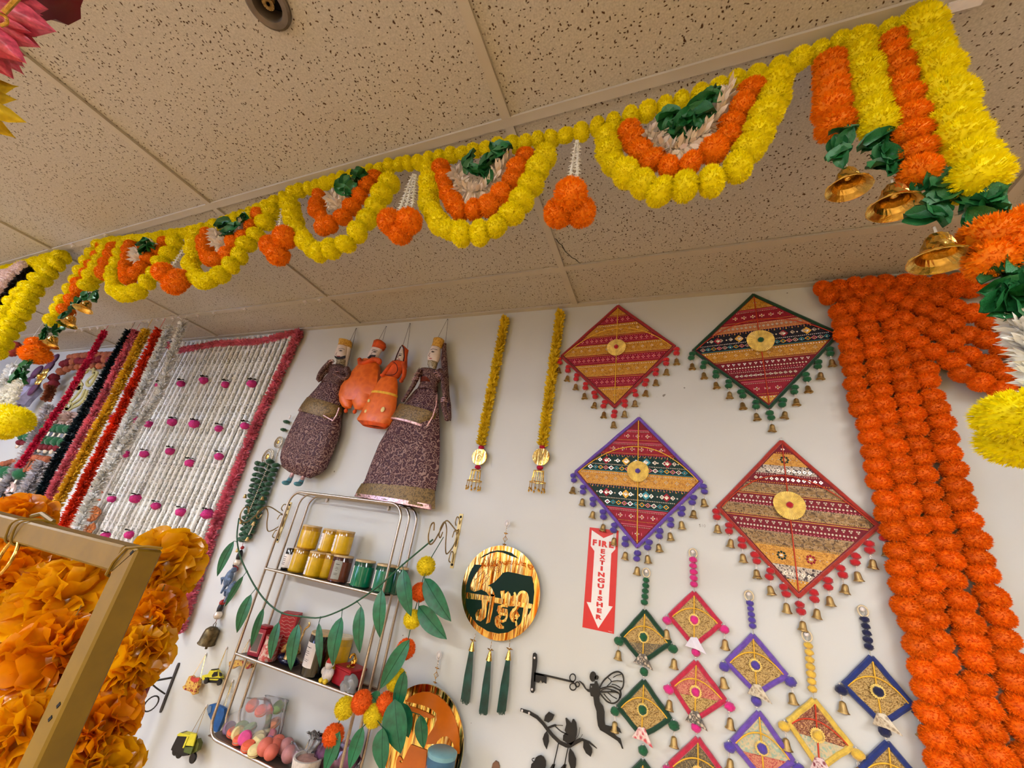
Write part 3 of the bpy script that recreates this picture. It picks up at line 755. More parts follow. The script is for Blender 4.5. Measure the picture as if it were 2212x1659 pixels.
def motif(mb, kind, x, y, z, s, mi, i):
    if kind == 'dot': disc(mb, x, y, z, s, mi)
    elif kind == 'tri':
        for a, b in ((-.62, .5), (.62, .5), (0, -.6)): disc(mb, x + a * s, y, z + b * s, s * .58, mi)
    elif kind == 'flower':
        for k in range(4): disc(mb, x + s * .8 * math.cos(k * PI / 2), y, z + s * .8 * math.sin(k * PI / 2), s * .42, mi, 5)
        disc(mb, x, y, z, s * .3, GO, 5)
    elif kind == 'star':
        c = [CR, GO, TE][i % 3]
        for k in range(8):
            q = k * PI / 4; d = 1.5 if k % 2 == 0 else 1.1; disc(mb, x + s * d * .6 * math.cos(q), y, z + s * d * .6 * math.sin(q), s * .45, c, 5)
        disc(mb, x, y - .0008, z, s * .7, SI, 4)
    elif kind == 'dia': dia(mb, x, y, z, s * 1.2, s, [SI, TE, GO, PI_][i % 4]); disc(mb, x, y, z, s * .35, [PI_, SI, TE, GO][i % 4], 4)
    elif kind == 'dia1': dia(mb, x, y, z, s, s, mi); disc(mb, x, y, z, s * .35, mi, 4)
    elif kind == 'rosette':
        for k in range(8): q = k * PI / 4; disc(mb, x + s * .75 * math.cos(q), y, z + s * .75 * math.sin(q), s * .33, [DG, CR][i % 2], 4)
        disc(mb, x, y, z, s * .3, SI, 5)
    elif kind == 'block': disc(mb, x, y, z, s, mi, 8, .003, s * .55)
    elif kind == 'bar': mb.add([(x - s * .2, y - .001, z - s), (x + s * .2, y - .001, z - s), (x + s * .2, y - .001, z + s), (x - s * .2, y - .001, z + s)], [(0, 1, 2, 3)], mi)
def clip(poly, n, d):
    out = []
    for i in range(len(poly)):
        a = poly[i]; b = poly[(i + 1) % len(poly)]; da = a.dot(n) - d; db = b.dot(n) - d
        if da >= 0: out.append(a)
        if da * db < 0: out.append(a.lerp(b, da / (da - db)))
    return out
RED = [(.12, 'line', 0, 0, GO), (.30, 'dot', .0016, .009, PI_), (.55, 'flower', .0058, .019, PI_), (.80, 'dot', .0013, .006, PI_)]
REDF = [(.10, 'line', 0, 0, PI_), (.2, 'dot', .0016, .0055, SI), (.55, 'flower', .0062, .029, SI), (.55, 'bar', .004, .0145, PI_), (.88, 'dot', .0014, .0045, GO)]
MUST = [(.14, 'dot', .0022, .008, SI), (.5, 'flower', .0050, .033, SI), (.88, 'dot', .0012, .007, SI)]
GREEN = [(.05, 'bar', .003, .009, PI_), (.1, 'dot', .0022, .0175, GO), (.36, 'star', .0105, .062, GO), (.36, 'dot', .0028, .0155, SI), (.36, 'dia1', .0075, .031, SI), (.60, 'dot', .0019, .0056, SI), (.80, 'dia', .0078, .0185, SI), (.97, 'line', 0, 0, TE)]
TRI = [(.10, 'line', 0, 0, GO), (.38, 'tri', .0042, .0165, SI), (.72, 'dot', .0030, .0088, SI), (.95, 'dot', .0018, .0088, PI_)]
BEAD = [(.12, 'dot', .0017, .006, SI), (.5, 'dia1', .0055, .014, SI), (.5, 'dot', .0024, .014, SI), (.88, 'dot', .0017, .006, GO)]
ZARI = [(.08, 'dot', .0014, .005, SI), (.5, 'block', .0098, .0235, 7), (.92, 'dot', .0014, .005, GO)]
LACE = [(.25, 'dot', .0022, .007, SI), (.6, 'dia1', .0055, .013, SI), (.9, 'dot', .0016, .006, SI)]
MFLO = [(.5, 'rosette', .0125, .062, DG), (.5, 'dot', .0018, .0155, SI)]
BM = {'m': (M_mustard, MUST), 'mf': (M_mustard, MFLO), 'r': (M_crim, RED), 'rf': (M_crim, REDF), 'g': (M_dgreen, GREEN), 't': (M_maroon, TRI), 'b': (M_maroon, BEAD), 'z': (M_zari, ZARI), 'l': (M_lace, LACE), 'n': (M_navyc, GREEN), 'ta': (M_tan, BEAD), 'x': (M_maroon, [])}
BELL = None
def small_bell():
    mb = MB(); lathe(mb, [(.0001, 1), (.15, .98), (.27, .88), (.32, .66), (.36, .35), (.42, .15), (.55, .0), (.52, -.02), (.38, .15), (.30, .5), (.22, .8), (.0001, .86)], n=14)
    tube(mb, [V((0, 0, .6)), V((0, 0, .02))], .04, 4); ball(mb, (0, 0, .02), .12, 6, 4)
    me = mb.mesh('bell', M_bell, True, (0, 0, 0))[0]
    return me
BELL = small_bell()
LINK = MB(); tube(LINK, [V((math.cos(q * PI / 4) * .35, 0, math.sin(q * PI / 4) * .7)) for q in range(8)], .13, 5, closed=True); LINK = LINK.mesh('link', M_pearl, True, (0, 0, 0))[0]
BEAD_ = MB(); ball(BEAD_, (0, 0, 0), 1, 8, 6); BEAD_ = BEAD_.mesh('bead', M_pearl, True, (0, 0, 0))[0]
def dangle(parent, p, m, pr, bell, gap=.004, npom=2, bead=True):
    """pearl, pompoms, ring and bell hanging down from p"""
    z = 0; y = p.y
    if bead: place('bead', BEAD_, p, parent, None, .0024); z += .002
    lean = RNG.uniform(-.12, .12)
    for k in range(npom):
        z += pr * .85; pom('pompom', parent, p + V((lean * pr * (2 if k else -2), RNG.uniform(-.002, 0), -z)), pr * 1.18, m, 'felt', V((0, 0, 1)), .82); z += pr * .85
    place('bead', BEAD_, p + V((0, 0, -z - .002)), parent, None, .0024); z += .005
    place('link', LINK, p + V((0, 0, -z - .004)), parent, Euler((0, 0, RNG.uniform(-1, 1))), .006); z += .009
    place('bell', BELL, p + V((0, 0, -z - bell)), parent, Euler((RNG.uniform(-.12, .12), RNG.uniform(-.15, .15), RNG.uniform(0, 3))), bell)
def big_kite(label, px, bands, mb_, m_rib, rosr, mpom):
    y = D - .004
    Tt, L, R, B = [at(*q, y) for q in px]
    c = (Tt + B) / 2; t = thing('patchwork_kite', label, 'wall hanging', V((c.x, y, c.z)), None)
    quad = [V((q.x, q.z)) for q in (Tt, L, B, R)]; cc = sum(quad, V((0, 0))) / 4
    inn = [q + (cc - q) * .075 for q in quad]
    mb = MB(); prism(mb, [(q.x, q.y) for q in quad], y, .004); mb.obj('backing', M_maroon, t)
    e = (V((R.x, R.z)) - V((L.x, L.z))).normalized(); nn = V((-e.y, e.x))
    top, bot = max(q.dot(nn) for q in inn), min(q.dot(nn) for q in inn)
    for k, (t0, t1, key) in enumerate(bands):
        a = top + (bot - top) * t0; b = top + (bot - top) * t1
        poly = clip(clip(inn, -nn, -a), nn, b)
        if len(poly) < 3: continue
        m, rows = BM[key]; th = .002 + .0007 * (k % 2)
        mb = MB(); prism(mb, [(q.x, q.y) for q in poly], y - .004, th); o = mb.obj('cloth_band', m, t)
        ms = MB(); yy = y - .004 - th - .0002
        for fr, kind, s, step, mi in rows:
            d = a + (b - a) * fr; segs = []
            for i in range(len(poly)):
                p, q = poly[i], poly[(i + 1) % len(poly)]; u, w = p.dot(nn) - d, q.dot(nn) - d
                if u * w < 0: segs.append(p.lerp(q, u / (u - w)))
            if len(segs) < 2: continue
            p, q = sorted(segs, key=lambda v: v.dot(e)); ln = (q - p).length
            if kind == 'line': stroke(ms, [p, q], .0012, yy, .0005, mi); continue
            nnn = int((ln - s) / step)
            for i in range(nnn):
                v = p + e * (s + (ln - 2 * s) * (i + .5) / nnn); motif(ms, kind, v.x, yy, v.y, s, mi, i)
        if ms.f: so = ms.obj('sequins', M_dot, o); so['kind'] = 'stuff'
    mb = MB(); q4 = [V((q.x, y - .004, q.y)) for q in quad]
    for a, b in zip(q4, q4[1:] + q4[:1]):
        aa, bb = a.lerp(V((cc.x, a.y, cc.y)), .02), b.lerp(V((cc.x, a.y, cc.y)), .02)
        P = [aa.lerp(bb, i / 6) + V((RNG.uniform(-.0008, .0008), 0, RNG.uniform(-.0008, .0008))) for i in range(7)]; tube(mb, P, .0058, 8)
    mb.obj('border', mb_, t, True)
    ti, bi = V((inn[0].x, y - .009, inn[0].y)), V((inn[2].x, y - .009, inn[2].y))
    mb = MB(); tube(mb, [ti, bi], .0016, 6); mb.obj('spine', m_rib, t, True)
    li, ri = V((inn[1].x, y - .009, inn[1].y)), V((inn[3].x, y - .009, inn[3].y)); pk = ti.lerp(bi, .235)
    P = []
    for i in range(25):
        s = i / 24; ctrl = pk + (pk - (li + ri) / 2) * 1.0; P.append(li * (1 - s) ** 2 + ctrl * 2 * s * (1 - s) + ri * s * s + V((0, -.002, 0)))
    mb = MB(); tube(mb, P, .0015, 6); mb.obj('bow_cord', m_rib, t, True)
    rc = ti.lerp(bi, .445) + V((0, -.002, 0)); mb = MB(); n = 96; vs = [rc + V((0, -.004, 0))]
    for k in range(n):
        q = 2 * PI * k / n; r = rosr * (1 + .02 * math.sin(3 * q)); vs.append(rc + V((r * math.cos(q), -.002 - (.002 if k % 2 else 0), r * math.sin(q))))
    mb.add(vs, [(0, 1 + (k + 1) % n, 1 + k) for k in range(n)]); mb.obj('rosette', M_goldr, t)
    pom('pompom', t, rc + V((0, -.008, 0)), .009, mpom, 'felt')
    mb = MB(); tube(mb, [q4[0] + V((0, 0, -.001)), q4[0] + V((0, 0, .006))], .001, 5); ball(mb, q4[0] + V((0, -.002, .006)), .0025, 6, 4); mb.obj('nail', M_clear2, t)
    for i in range(13):
        if i < 6: p = q4[1].lerp(q4[2], i / 6)
        elif i == 6: p = q4[2]
        else: p = q4[2].lerp(q4[3], (i - 6) / 6)
        dangle(t, V((p.x, y - .006, p.z - .004)), mpom, .0098, .024)
    return t
M_goldr = mat('gold_zari_rosette', (252, 208, 112), .4, .1, vary=.2, nscale=60)
f_red = mat('red_felt', (196, 20, 30), .9, vary=.2, nscale=9, sheen=.4, jitter=.1)
f_grn = mat('green_felt', (20, 92, 52), .9, vary=.2, nscale=9, sheen=.3, jitter=.1)
f_pur = mat('purple_felt', (84, 62, 160), .9, vary=.2, nscale=9, sheen=.4, jitter=.1)
f_pnk = mat('pink_felt', (222, 36, 128), .9, vary=.15, nscale=9, sheen=.4, jitter=.08)
f_yel = mat('yellow_felt', (232, 188, 64), .9, vary=.12, nscale=9, sheen=.4, jitter=.08)
f_nvy = mat('navy_felt', (18, 22, 66), .9, vary=.2, nscale=9, sheen=.3, jitter=.1)
v_red = mat('red_velvet', (150, 18, 26), .85, vary=.15, nscale=120, sheen=.5)
v_brick = mat('brick_velvet', (170, 44, 30), .85, vary=.15, nscale=120, sheen=.5)
v_grn = mat('green_velvet', (6, 58, 34), .85, vary=.15, nscale=120, sheen=.4)
v_pur = mat('purple_velvet', (104, 70, 164), .85, vary=.15, nscale=120, sheen=.5)
v_pnk = mat('magenta_velvet', (188, 30, 62), .85, vary=.15, nscale=120, sheen=.5)
v_yel = mat('yellow_velvet', (216, 180, 70), .85, vary=.12, nscale=120, sheen=.4)
v_nvy = mat('navy_velvet', (22, 42, 108), .85, vary=.15, nscale=120, sheen=.4)
r_yel = mat('yellow_cord', (232, 178, 50), .6); r_red = mat('red_cord', (196, 60, 30), .6)
big_kite('large red-bordered patchwork kite with mustard and crimson bands, right of the yellow garlands', [(1335.5, 660), (1211, 771), (1461, 749.5), (1328, 883)],
         [(0, .085, 'm'), (.085, .175, 'r'), (.175, .30, 'm'), (.30, .39, 'r'), (.39, .50, 'm'), (.50, .60, 'r'), (.60, .725, 'm'), (.725, .835, 'r'), (.835, 1, 'm')], v_red, r_yel, .037, f_red)
big_kite('large patchwork kite with dark green border, highest, beside the orange strands', [(1626.6, 636), (1494, 759), (1814, 721.5), (1662, 885)],
         [(0, .12, 'm'), (.12, .26, 'rf'), (.26, .335, 'ta'), (.335, .50, 'n'), (.50, .60, 'm'), (.60, .70, 't'), (.70, .79, 'b'), (.79, .93, 'rf'), (.93, 1, 'm')], v_grn, r_red, .043, f_grn)
big_kite('large patchwork kite with purple border above the fire extinguisher sign', [(1380, 901), (1241, 1020), (1519.5, 1042), (1377, 1185)],
         [(0, .08, 'x'), (.08, .19, 'rf'), (.19, .31, 'rf'), (.31, .46, 'g'), (.46, .575, 'm'), (.575, .745, 'g'), (.745, .855, 'rf'), (.855, 1, 'rf')], v_pur, r_yel, .036, f_pur)
big_kite('largest patchwork kite with brick red border and beige beaded bands, lowest of the big ones', [(1686.7, 951), (1547, 1095.5), (1901, 1137), (1725, 1293)],
         [(0, .07, 'b'), (.07, .16, 'mf'), (.16, .225, 'l'), (.225, .30, 'b'), (.30, .375, 'z'), (.375, .46, 't'), (.46, .54, 'z'), (.54, .635, 't'), (.635, .73, 'z'), (.73, .845, 'mf'), (.845, .93, 'l'), (.93, 1, 'm')], v_brick, r_red, .041, f_red)
# ------------------------------------------------------------------ strings of small kites
b_gold = brocade('gold_brocade', (128, 96, 46), (196, 164, 100), 300, .3)
b_pink = brocade('rose_brocade', (176, 66, 70), (206, 140, 104), 300, .2)
b_dark = brocade('dark_brocade', (150, 128, 84), (64, 58, 52), 260, .25)
b_sage = brocade('sage_brocade', (150, 172, 150), (206, 182, 140), 120, .1)
b_wine = brocade('wine_brocade', (190, 140, 92), (98, 18, 26), 220, .2)
t_bw = brocade('black_print', (206, 184, 156), (18, 16, 18), 110, 0); t_rw = brocade('red_white_print', (196, 60, 70), (232, 214, 200), 70, 0)
t_beige = brocade('beige_print', (150, 130, 104), (206, 190, 160), 110, .1); t_white = mat('white_cloth', (222, 214, 222), .7, vary=.03)
t_wd = brocade('wine_print', (120, 30, 44), (226, 196, 190), 110, 0)
def small_kite(t, T0, L, R, Bz, vb, upper, lower, tailm, mp, nbell=(1, 1), tail=True):
    y = D - .003; T0, L, R, B = [at(*q, y) for q in (T0, L, R, Bz)]
    quad = [V((q.x, q.z)) for q in (T0, L, B, R)]; cc = sum(quad, V((0, 0))) / 4; inn = [q + (cc - q) * .17 for q in quad]
    mb = MB(); prism(mb, [(q.x, q.y) for q in inn], y, .006); mb.obj('kite_panel', upper, t)
    mid = [inn[1].lerp(inn[2], .25), inn[2], inn[3].lerp(inn[2], .12)]
    mb = MB(); prism(mb, [(q.x, q.y) for q in mid], y - .006, .002); mb.obj('patch', lower, t)
    mb = MB()
    for a, b in zip(quad, quad[1:] + quad[:1]):
        a2, b2 = a + (cc - a) * .06, b + (cc - b) * .06; P = [V((a2.x, y - .006, a2.y)).lerp(V((b2.x, y - .006, b2.y)), i / 5) + V((RNG.uniform(-.0008, .0008), 0, RNG.uniform(-.0008, .0008))) for i in range(6)]
        tube(mb, P, .0068, 8)
    mb.obj('border', vb, t, True)
    ti, bi, li, ri = [V((inn[k].x, y - .010, inn[k].y)) for k in (0, 2, 1, 3)]
    mb = MB(); tube(mb, [ti, bi], .0017, 6); pk = ti.lerp(bi, .28); P = []
    for i in range(17): s = i / 16; P.append(li * (1 - s) ** 2 + (pk * 2 - (li + ri) / 2) * 2 * s * (1 - s) + ri * s * s)
    tube(mb, P, .0017, 6); mb.obj('bow_cord', r_yel if vb is not v_yel else r_red, t, True)
    rc = ti.lerp(bi, .52) + V((0, -.002, 0)); mb = MB(); n = 40; vs = [rc]
    for k in range(n): q = 2 * PI * k / n; r = .0165 * (1 if k % 2 else .84); vs.append(rc + V((r * math.cos(q), -.001, r * math.sin(q))))
    mb.add(vs, [(0, 1 + (k + 1) % n, 1 + k) for k in range(n)]); mb.obj('rosette', M_goldr, t); pom('pompom', t, rc + V((0, -.004, 0)), .0105, mp, 'felt')
    if tail:
        b = V((bi.x, y - .010, bi.z)); w = .030
        mb = MB(); vs = [b + V((-.008, -.002, .012)), b + V((.008, -.002, .014)), b + V((w, -.016, -.020)), b + V((.004, -.006, -.014)), b + V((-w * .8, -.016, -.010))]
        mb.add(vs + [v + V((0, .0015, .001)) for v in vs], [(0, 1, 2, 3), (0, 3, 4), (8, 7, 6, 5), (9, 8, 5), (0, 5, 6, 1), (1, 6, 7, 2), (2, 7, 8, 3), (3, 8, 9, 4), (4, 9, 5, 0)]); mb.obj('tail', tailm, t)
    for k, (q, n) in enumerate(zip((quad[1], quad[3]), nbell)):
        if n: dangle(t, V((q.x + (-.004 if k == 0 else .004), y - .006, q.y)), mp, .0115, .024, npom=1)
def kite_string(label, ring, pomline, npoms, mp, links):
    y = D - .008; r = at(*ring, y); t = thing('kite_string', label, 'wall hanging', r, None)
    mb = MB(); tube(mb, [r + V((math.cos(q * PI / 8) * .011, 0, math.sin(q * PI / 8) * .013)) for q in range(16)], .0022, 6, closed=True); mb.obj('ring', M_ringc, t, True)
    mb = MB(); ball(mb, r + V((0, .002, .004)), (.006, .004, .006), 8, 5); mb.obj('clear_hook', M_clear2, t, True)
    a, b = [at(*q, y) for q in pomline]
    for i in range(npoms): pom('pompom', t, a.lerp(b, i / (npoms - 1)), (a - b).length / (npoms - 1) * .66, mp, 'felt', V((0, 0, 1)), .8)
    mb = MB(); tube(mb, [r, b + V((0, 0, -.02))], .0012, 5); mb.obj('cord', M_string, t)
    for q in links: pom('pompom', t, at(*q, y), .0125, mp, 'felt', V((0, 0, 1)), .9); place('bead', BEAD_, at(*q, y) + V((0, 0, .013)), t, None, .0025); place('bead', BEAD_, at(*q, y) + V((0, 0, -.013)), t, None, .0025)
    return t
M_ringc = mat('beige_ring', (216, 196, 160), .25, .2, spec=.8, bmp=0)
K = kite_string('string of small green-bordered kites, nearest the fire extinguisher sign', (1396, 1237), [(1395.5, 1253), (1392, 1301)], 5, f_grn, [(1391, 1451), (1389, 1621)])
small_kite(K, (1393, 1315), (1340, 1375), (1452, 1390), (1388, 1432), v_grn, b_gold, b_dark, t_bw, f_grn)
small_kite(K, (1391, 1466), (1333, 1525), (1452, 1553), (1386, 1592), v_grn, b_gold, b_gold, t_rw, f_grn)
small_kite(K, (1389, 1638), (1328, 1700), (1455, 1730), (1386, 1770), v_grn, b_dark, b_gold, t_bw, f_grn)
K = kite_string('string of small crimson-bordered kites with pink pompoms', (1497, 1195), [(1497, 1209), (1499, 1262)], 5, f_pnk, [(1503, 1409), (1504, 1571)])
small_kite(K, (1499, 1276), (1443, 1330), (1560, 1348), (1499, 1398), v_pnk, b_gold, b_gold, t_white, f_pnk)
small_kite(K, (1503, 1424), (1448, 1478), (1570, 1512), (1500, 1558), v_pnk, b_pink, b_gold, t_bw, f_pnk)
small_kite(K, (1507, 1589), (1443, 1650), (1580, 1690), (1508, 1740), v_pnk, b_dark, b_gold, t_rw, f_pnk)
K = kite_string('string of small kites with purple borders and purple pompoms', (1618, 1287), [(1620, 1303), (1626, 1352)], 5, f_pur, [(1634, 1515)])
small_kite(K, (1625, 1367), (1565, 1429), (1703, 1459), (1634, 1500), v_pur, b_gold, b_gold, t_beige, f_pur)
small_kite(K, (1638, 1532), (1577, 1600), (1716, 1643), (1650, 1690), v_pur, b_sage, b_pink, t_beige, f_pur)
K = kite_string('string with yellow pompoms and a small yellow-bordered kite', (1743, 1374), [(1746, 1394), (1755, 1488)], 7, f_yel, [])
small_kite(K, (1757, 1506), (1697, 1556), (1842, 1612), (1768, 1662), v_yel, b_wine, b_sage, t_wd, f_yel)
K = kite_string('string of small navy-bordered kites beside the orange strands', (1864, 1320), [(1868, 1338), (1877, 1397)], 5, f_nvy, [(1911, 1580)])
small_kite(K, (1880, 1414), (1816, 1477), (1972, 1522), (1903, 1565), v_nvy, b_gold, b_gold, t_beige, f_nvy)
small_kite(K, (1914, 1597), (1850, 1660), (2010, 1712), (1930, 1760), v_nvy, b_gold, b_gold, t_beige, f_nvy)
# ------------------------------------------------------------------ deep orange marigold strands on the right
CO = crop(1500, 600, 2.765); CP = crop(1700, 1150, 3.26)
def ostrand(label, pts, r=.0335, y=D - .038, step=.044):
    P = [at(*q, y) for q in pts]; t = thing('marigold_strand', label, 'garland', P[0])
    string_poms(t, spline(P, 5), step, r, M_dorg, 'marigold', 'flower', .86, .004); mb = MB(); tube(mb, P, .002, 5); mb.obj('cord', M_string, t)
def C(cr, pts): return [cr(*q) for q in pts]
ostrand('leftmost upright strand of deep orange marigolds, touching the kites', C(CO, [(868, 205), (905, 340), (945, 500), (975, 660), (1010, 800), (1065, 980), (1110, 1220)]) + C(CP, [(770, 60), (830, 340), (880, 620), (950, 900), (1000, 1240), (1080, 1600), (1130, 1800)]))
ostrand('second upright strand of deep orange marigolds from the kites', C(CO, [(1020, 240), (1060, 420), (1110, 680), (1160, 880), (1215, 1100)]) + C(CP, [(925, 100), (995, 400), (1060, 740), (1150, 1120), (1230, 1400), (1310, 1750)]))
ostrand('third upright strand of deep orange marigolds from the kites', C(CO, [(1165, 360), (1215, 540), (1260, 700), (1300, 880), (1345, 1080)]) + C(CP, [(1095, 60), (1150, 300), (1240, 560), (1310, 850), (1370, 1180), (1450, 1500), (1510, 1750)]))
ostrand('rightmost upright strand of deep orange marigolds beside the bare wall', C(CO, [(1330, 470), (1400, 640), (1450, 820), (1510, 1020)]) + C(CP, [(1310, 60), (1380, 260), (1440, 480), (1500, 680), (1560, 920), (1640, 1240), (1720, 1600), (1760, 1750)]))
ostrand('upper of the two level rows of deep orange marigolds under the ceiling', C(CO, [(775, 50), (950, 40), (1200, 32), (1500, 28), (1790, 25)]), .032)
ostrand('lower of the two level rows of deep orange marigolds under the ceiling', C(CO, [(800, 110), (950, 100), (1150, 90), (1450, 80), (1780, 60)]), .032)
ostrand('lowest slanting swag of deep orange marigolds running down to the right', C(CO, [(940, 180), (1100, 200), (1230, 320), (1350, 400), (1500, 480), (1640, 590), (1780, 650), (1950, 730)]), .031, D - .055)
ostrand('second slanting swag of deep orange marigolds from below', C(CO, [(1060, 150), (1180, 220), (1300, 270), (1430, 320), (1560, 410), (1700, 500), (1850, 570), (2000, 620)]), .031, D - .055)
ostrand('third slanting swag of deep orange marigolds from below', C(CO, [(1180, 120), (1340, 180), (1450, 230), (1560, 290), (1680, 360), (1800, 400), (1960, 470)]), .031, D - .055)
ostrand('uppermost slanting swag of deep orange marigolds', C(CO, [(1330, 100), (1450, 130), (1580, 190), (1700, 240), (1850, 300), (1990, 380)]), .031, D - .055)
# ------------------------------------------------------------------ yellow petal garlands with a gold disc
M_ypet = mat('yellow_petal', (248, 208, 34), .6, vary=.14, nscale=8, bmp=0, trans=.25)
M_fpink = mat('raspberry_felt', (186, 20, 60), .9, vary=.2, nscale=9)
M_disc = mirror_gold('gold_foil', [(170, 120, 40), (226, 186, 96), (250, 228, 160), (214, 170, 80)], 60)
M_engr = mat('engraved_line', (104, 74, 26), .5, bmp=0)
def petal_garland(label, a, b, dc, ganesh):
    y = D - .02; A, B = at(*a, y), at(*b, y); t = thing('petal_garland', label, 'garland', A)
    mb = MB(); fluff(mb, [A, A.lerp(B, .5), B], .023, 1900, .0095, random.Random(4), 0, -.4); fluff(mb, [A, B], .013, 800, .010, random.Random(5), 0, -.3); mb.obj('petals', M_ypet, t)
    c = at(*dc, y); top, bot = c + V((0, 0, .039)), c + V((0, 0, -.042))
    pom('pompom', t, top, .012, M_fpink, 'felt', V((0, 0, 1)), .7); pom('pompom', t, bot, .012, M_fpink, 'felt', V((0, 0, 1)), .7)
    mb = MB(); r = .034; lathe(mb, [(.0001, -.003), (r, -.003), (r, .003), (r * .97, .004)] + [(r * .97 * k / 6, .004) for k in (5, 3, 0.01)], c, 40, Matrix.Rotation(PI / 2, 3, 'X')); d = mb.obj('gold_disc', M_disc, t)
    if ganesh:
        mb = MB(); yy = y - .0042
        for P in ([(-.012, .004), (-.015, .010), (-.006, .013), (-.004, .020), (0, .024), (.003, .014), (.010, .010), (.018, .016)], [(-.016, -.004), (-.006, -.002), (-.002, .006), (.006, .004), (.004, -.004), (-.006, -.008), (.004, -.012), (.014, -.008), (.010, .002)], [(-.018, -.012), (-.008, -.018), (.006, -.018), (.018, -.012)], [(.012, .004), (.017, -.002)]):
            stroke(mb, [(p.x, p.y) for p in spline([V((c.x + u, c.z + w)) for u, w in P], 5)], .0014, yy, .0006)
        mb.obj('engraving', M_engr, d)
    else:
        mb = MB()
        for k in range(28):
            q = 2 * PI * k / 28 + RNG.uniform(-.05, .05); stroke(mb, [(c.x + .004 * math.cos(q), c.z + .004 * math.sin(q)), (c.x + .031 * math.cos(q), c.z + .031 * math.sin(q))], [.0003, .0012], y - .0042, .0005)
        mb.obj('engraving', M_engr, d)
    # chime: two metal rings with rods and leaf drops
    z0 = c.z - .056
    mb = MB()
    for rr, zz in ((.020, z0), (.031, z0 - .042)): tube(mb, [V((c.x + rr * math.cos(q * PI / 10), y - .008 + rr * .6 * math.sin(q * PI / 10), zz)) for q in range(20)], .0018, 5, closed=True)
    mb.obj('ring', M_gold, t, True)
    for k in range(8):
        q = k * PI / 4; p = V((c.x + .019 * math.cos(q), y - .008 + .012 * math.sin(q), z0)); mb = MB(); tube(mb, [p, p + V((.004 * math.cos(q), 0, -.042))], .0016, 5); mb.obj('rod', M_gold, t, True)
    for k in range(12):
        q = k * PI / 6; p = V((c.x + .030 * math.cos(q), y - .008 + .018 * math.sin(q), z0 - .042)); mb = MB(); l = .018 if k % 2 else .026
        tube(mb, [p, p + V((0, 0, -l))], .0009, 4); tube(mb, [p + V((0, 0, -l)), p + V((0, 0, -l - .006)), p + V((0, 0, -l - .012))], [.001, .0045, .001], 6); mb.obj('drop', M_gold, t, True)
petal_garland('left yellow petal garland ending in a gold disc engraved with a seated figure', (1092, 686), (1038, 962), (1036, 987), True)
petal_garland('right yellow petal garland ending in a gold disc engraved with rays', (1211, 673), (1171, 965), (1169, 987), False)
# ------------------------------------------------------------------ fire extinguisher sign
CS = crop(1240, 1130, 6.63); M_sred = mat('sign_red', (206, 22, 14), .45, vary=.02, bmp=0, spec=.5); y = D - .0005
c = at(1298, 1250, y)
t = thing('fire_extinguisher_sign', 'red and white sign with a downward arrow reading FIRE EXTINGUISHER', 'sign', c)
mb = MB(); prism(mb, xz([(225, 60), (640, 110), (572, 1587), (120, 1490)], CS, y), y, .0012); mb.obj('plate', M_sred, t)
mb = MB(); prism(mb, xz([(255, 100), (425, 215), (608, 140), (592, 375), (535, 435), (495, 1185), (555, 1195), (348, 1505), (182, 1128), (246, 1136), (293, 400), (240, 325)], CS, y), y - .0012, .0006); mb.obj('arrow', M_white, t)
yy = y - .0018
def sl(s, u0, v0, u1, v1, w=None, bold=.035):
    a, b = at(*CS(u0, v0), yy), at(*CS(u1, v1), yy); h = abs(b.z - a.z); text('letter', s, h, (a + b) / 2, M_sred, t, w or None, bold * 1.7)
for s, u, v, h, w in (('F', 297, 278, 88, .0138), ('I', 368, 287, 88, .0066), ('R', 441, 302, 90, .0195), ('E', 535, 312, 90, .0155)):
    sl(s, u, v - h / 2, u, v + h / 2, w)
for s, u, v, w in zip('EXTINGUISHER', (414, 407, 404, 396, 391, 388, 384, 377, 371, 367, 362, 357), (405, 488, 566, 650, 737, 820, 902, 992, 1080, 1166, 1254, 1346), (.0142, .0205, .0165, .0075, .0218, .0232, .0208, .0080, .0162, .0202, .0152, .0192)):
    sl(s, u, v - 33, u, v + 33, w)
p = at(*CS(518, 1553), yy); text('small_print', '7500410', .0016, p, M_white, t, .012, .01)
p = at(1517, 1136, D); tag(text('pencil_note', '$10', .010, p, mat('pencil', (120, 110, 98), .8), None, None, -.02, .0005), 'faint price $10 pencilled on the wall between the purple and brick red kites', 'writing')
# ------------------------------------------------------------------ round mehndi plates
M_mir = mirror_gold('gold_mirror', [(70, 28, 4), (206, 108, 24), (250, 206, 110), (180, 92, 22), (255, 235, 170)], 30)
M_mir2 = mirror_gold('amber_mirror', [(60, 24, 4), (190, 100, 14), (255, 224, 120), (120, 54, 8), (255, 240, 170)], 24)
M_dg = mat('deep_green_acrylic', (4, 36, 24), .4, vary=.03, bmp=0, spec=.15)
M_oa = mat('orange_acrylic', (206, 104, 8), .3, vary=.03, bmp=0, spec=.5)
M_tas = mat('teal_silk', (6, 74, 66), .35, .1, vary=.4, nscale=30, bmp=.3, spec=.8)
CM1 = crop(960, 1120, 5.53); y = D - .02
def circ(c, r, n=72, a0=0, a1=2 * PI): return [(c.x + r * math.cos(a0 + (a1 - a0) * k / n), c.z + r * math.sin(a0 + (a1 - a0) * k / n)) for k in range(n if a1 - a0 > 6.2 else n + 1)]
lft, rgt, tp, bt = at(*CM1(203, 910), y), at(*CM1(1143, 950), y), at(*CM1(660, 315), y), at(*CM1(660, 1468), y)
pc = V(((lft.x + rgt.x) / 2, y, (tp.z + bt.z) / 2)); pr = ((rgt.x - lft.x) + (tp.z - bt.z)) / 4
t = thing('mehndi_plate', 'round gold mirror plaque with dark green ground, gold letters and three teal tassels', 'wall hanging', pc)
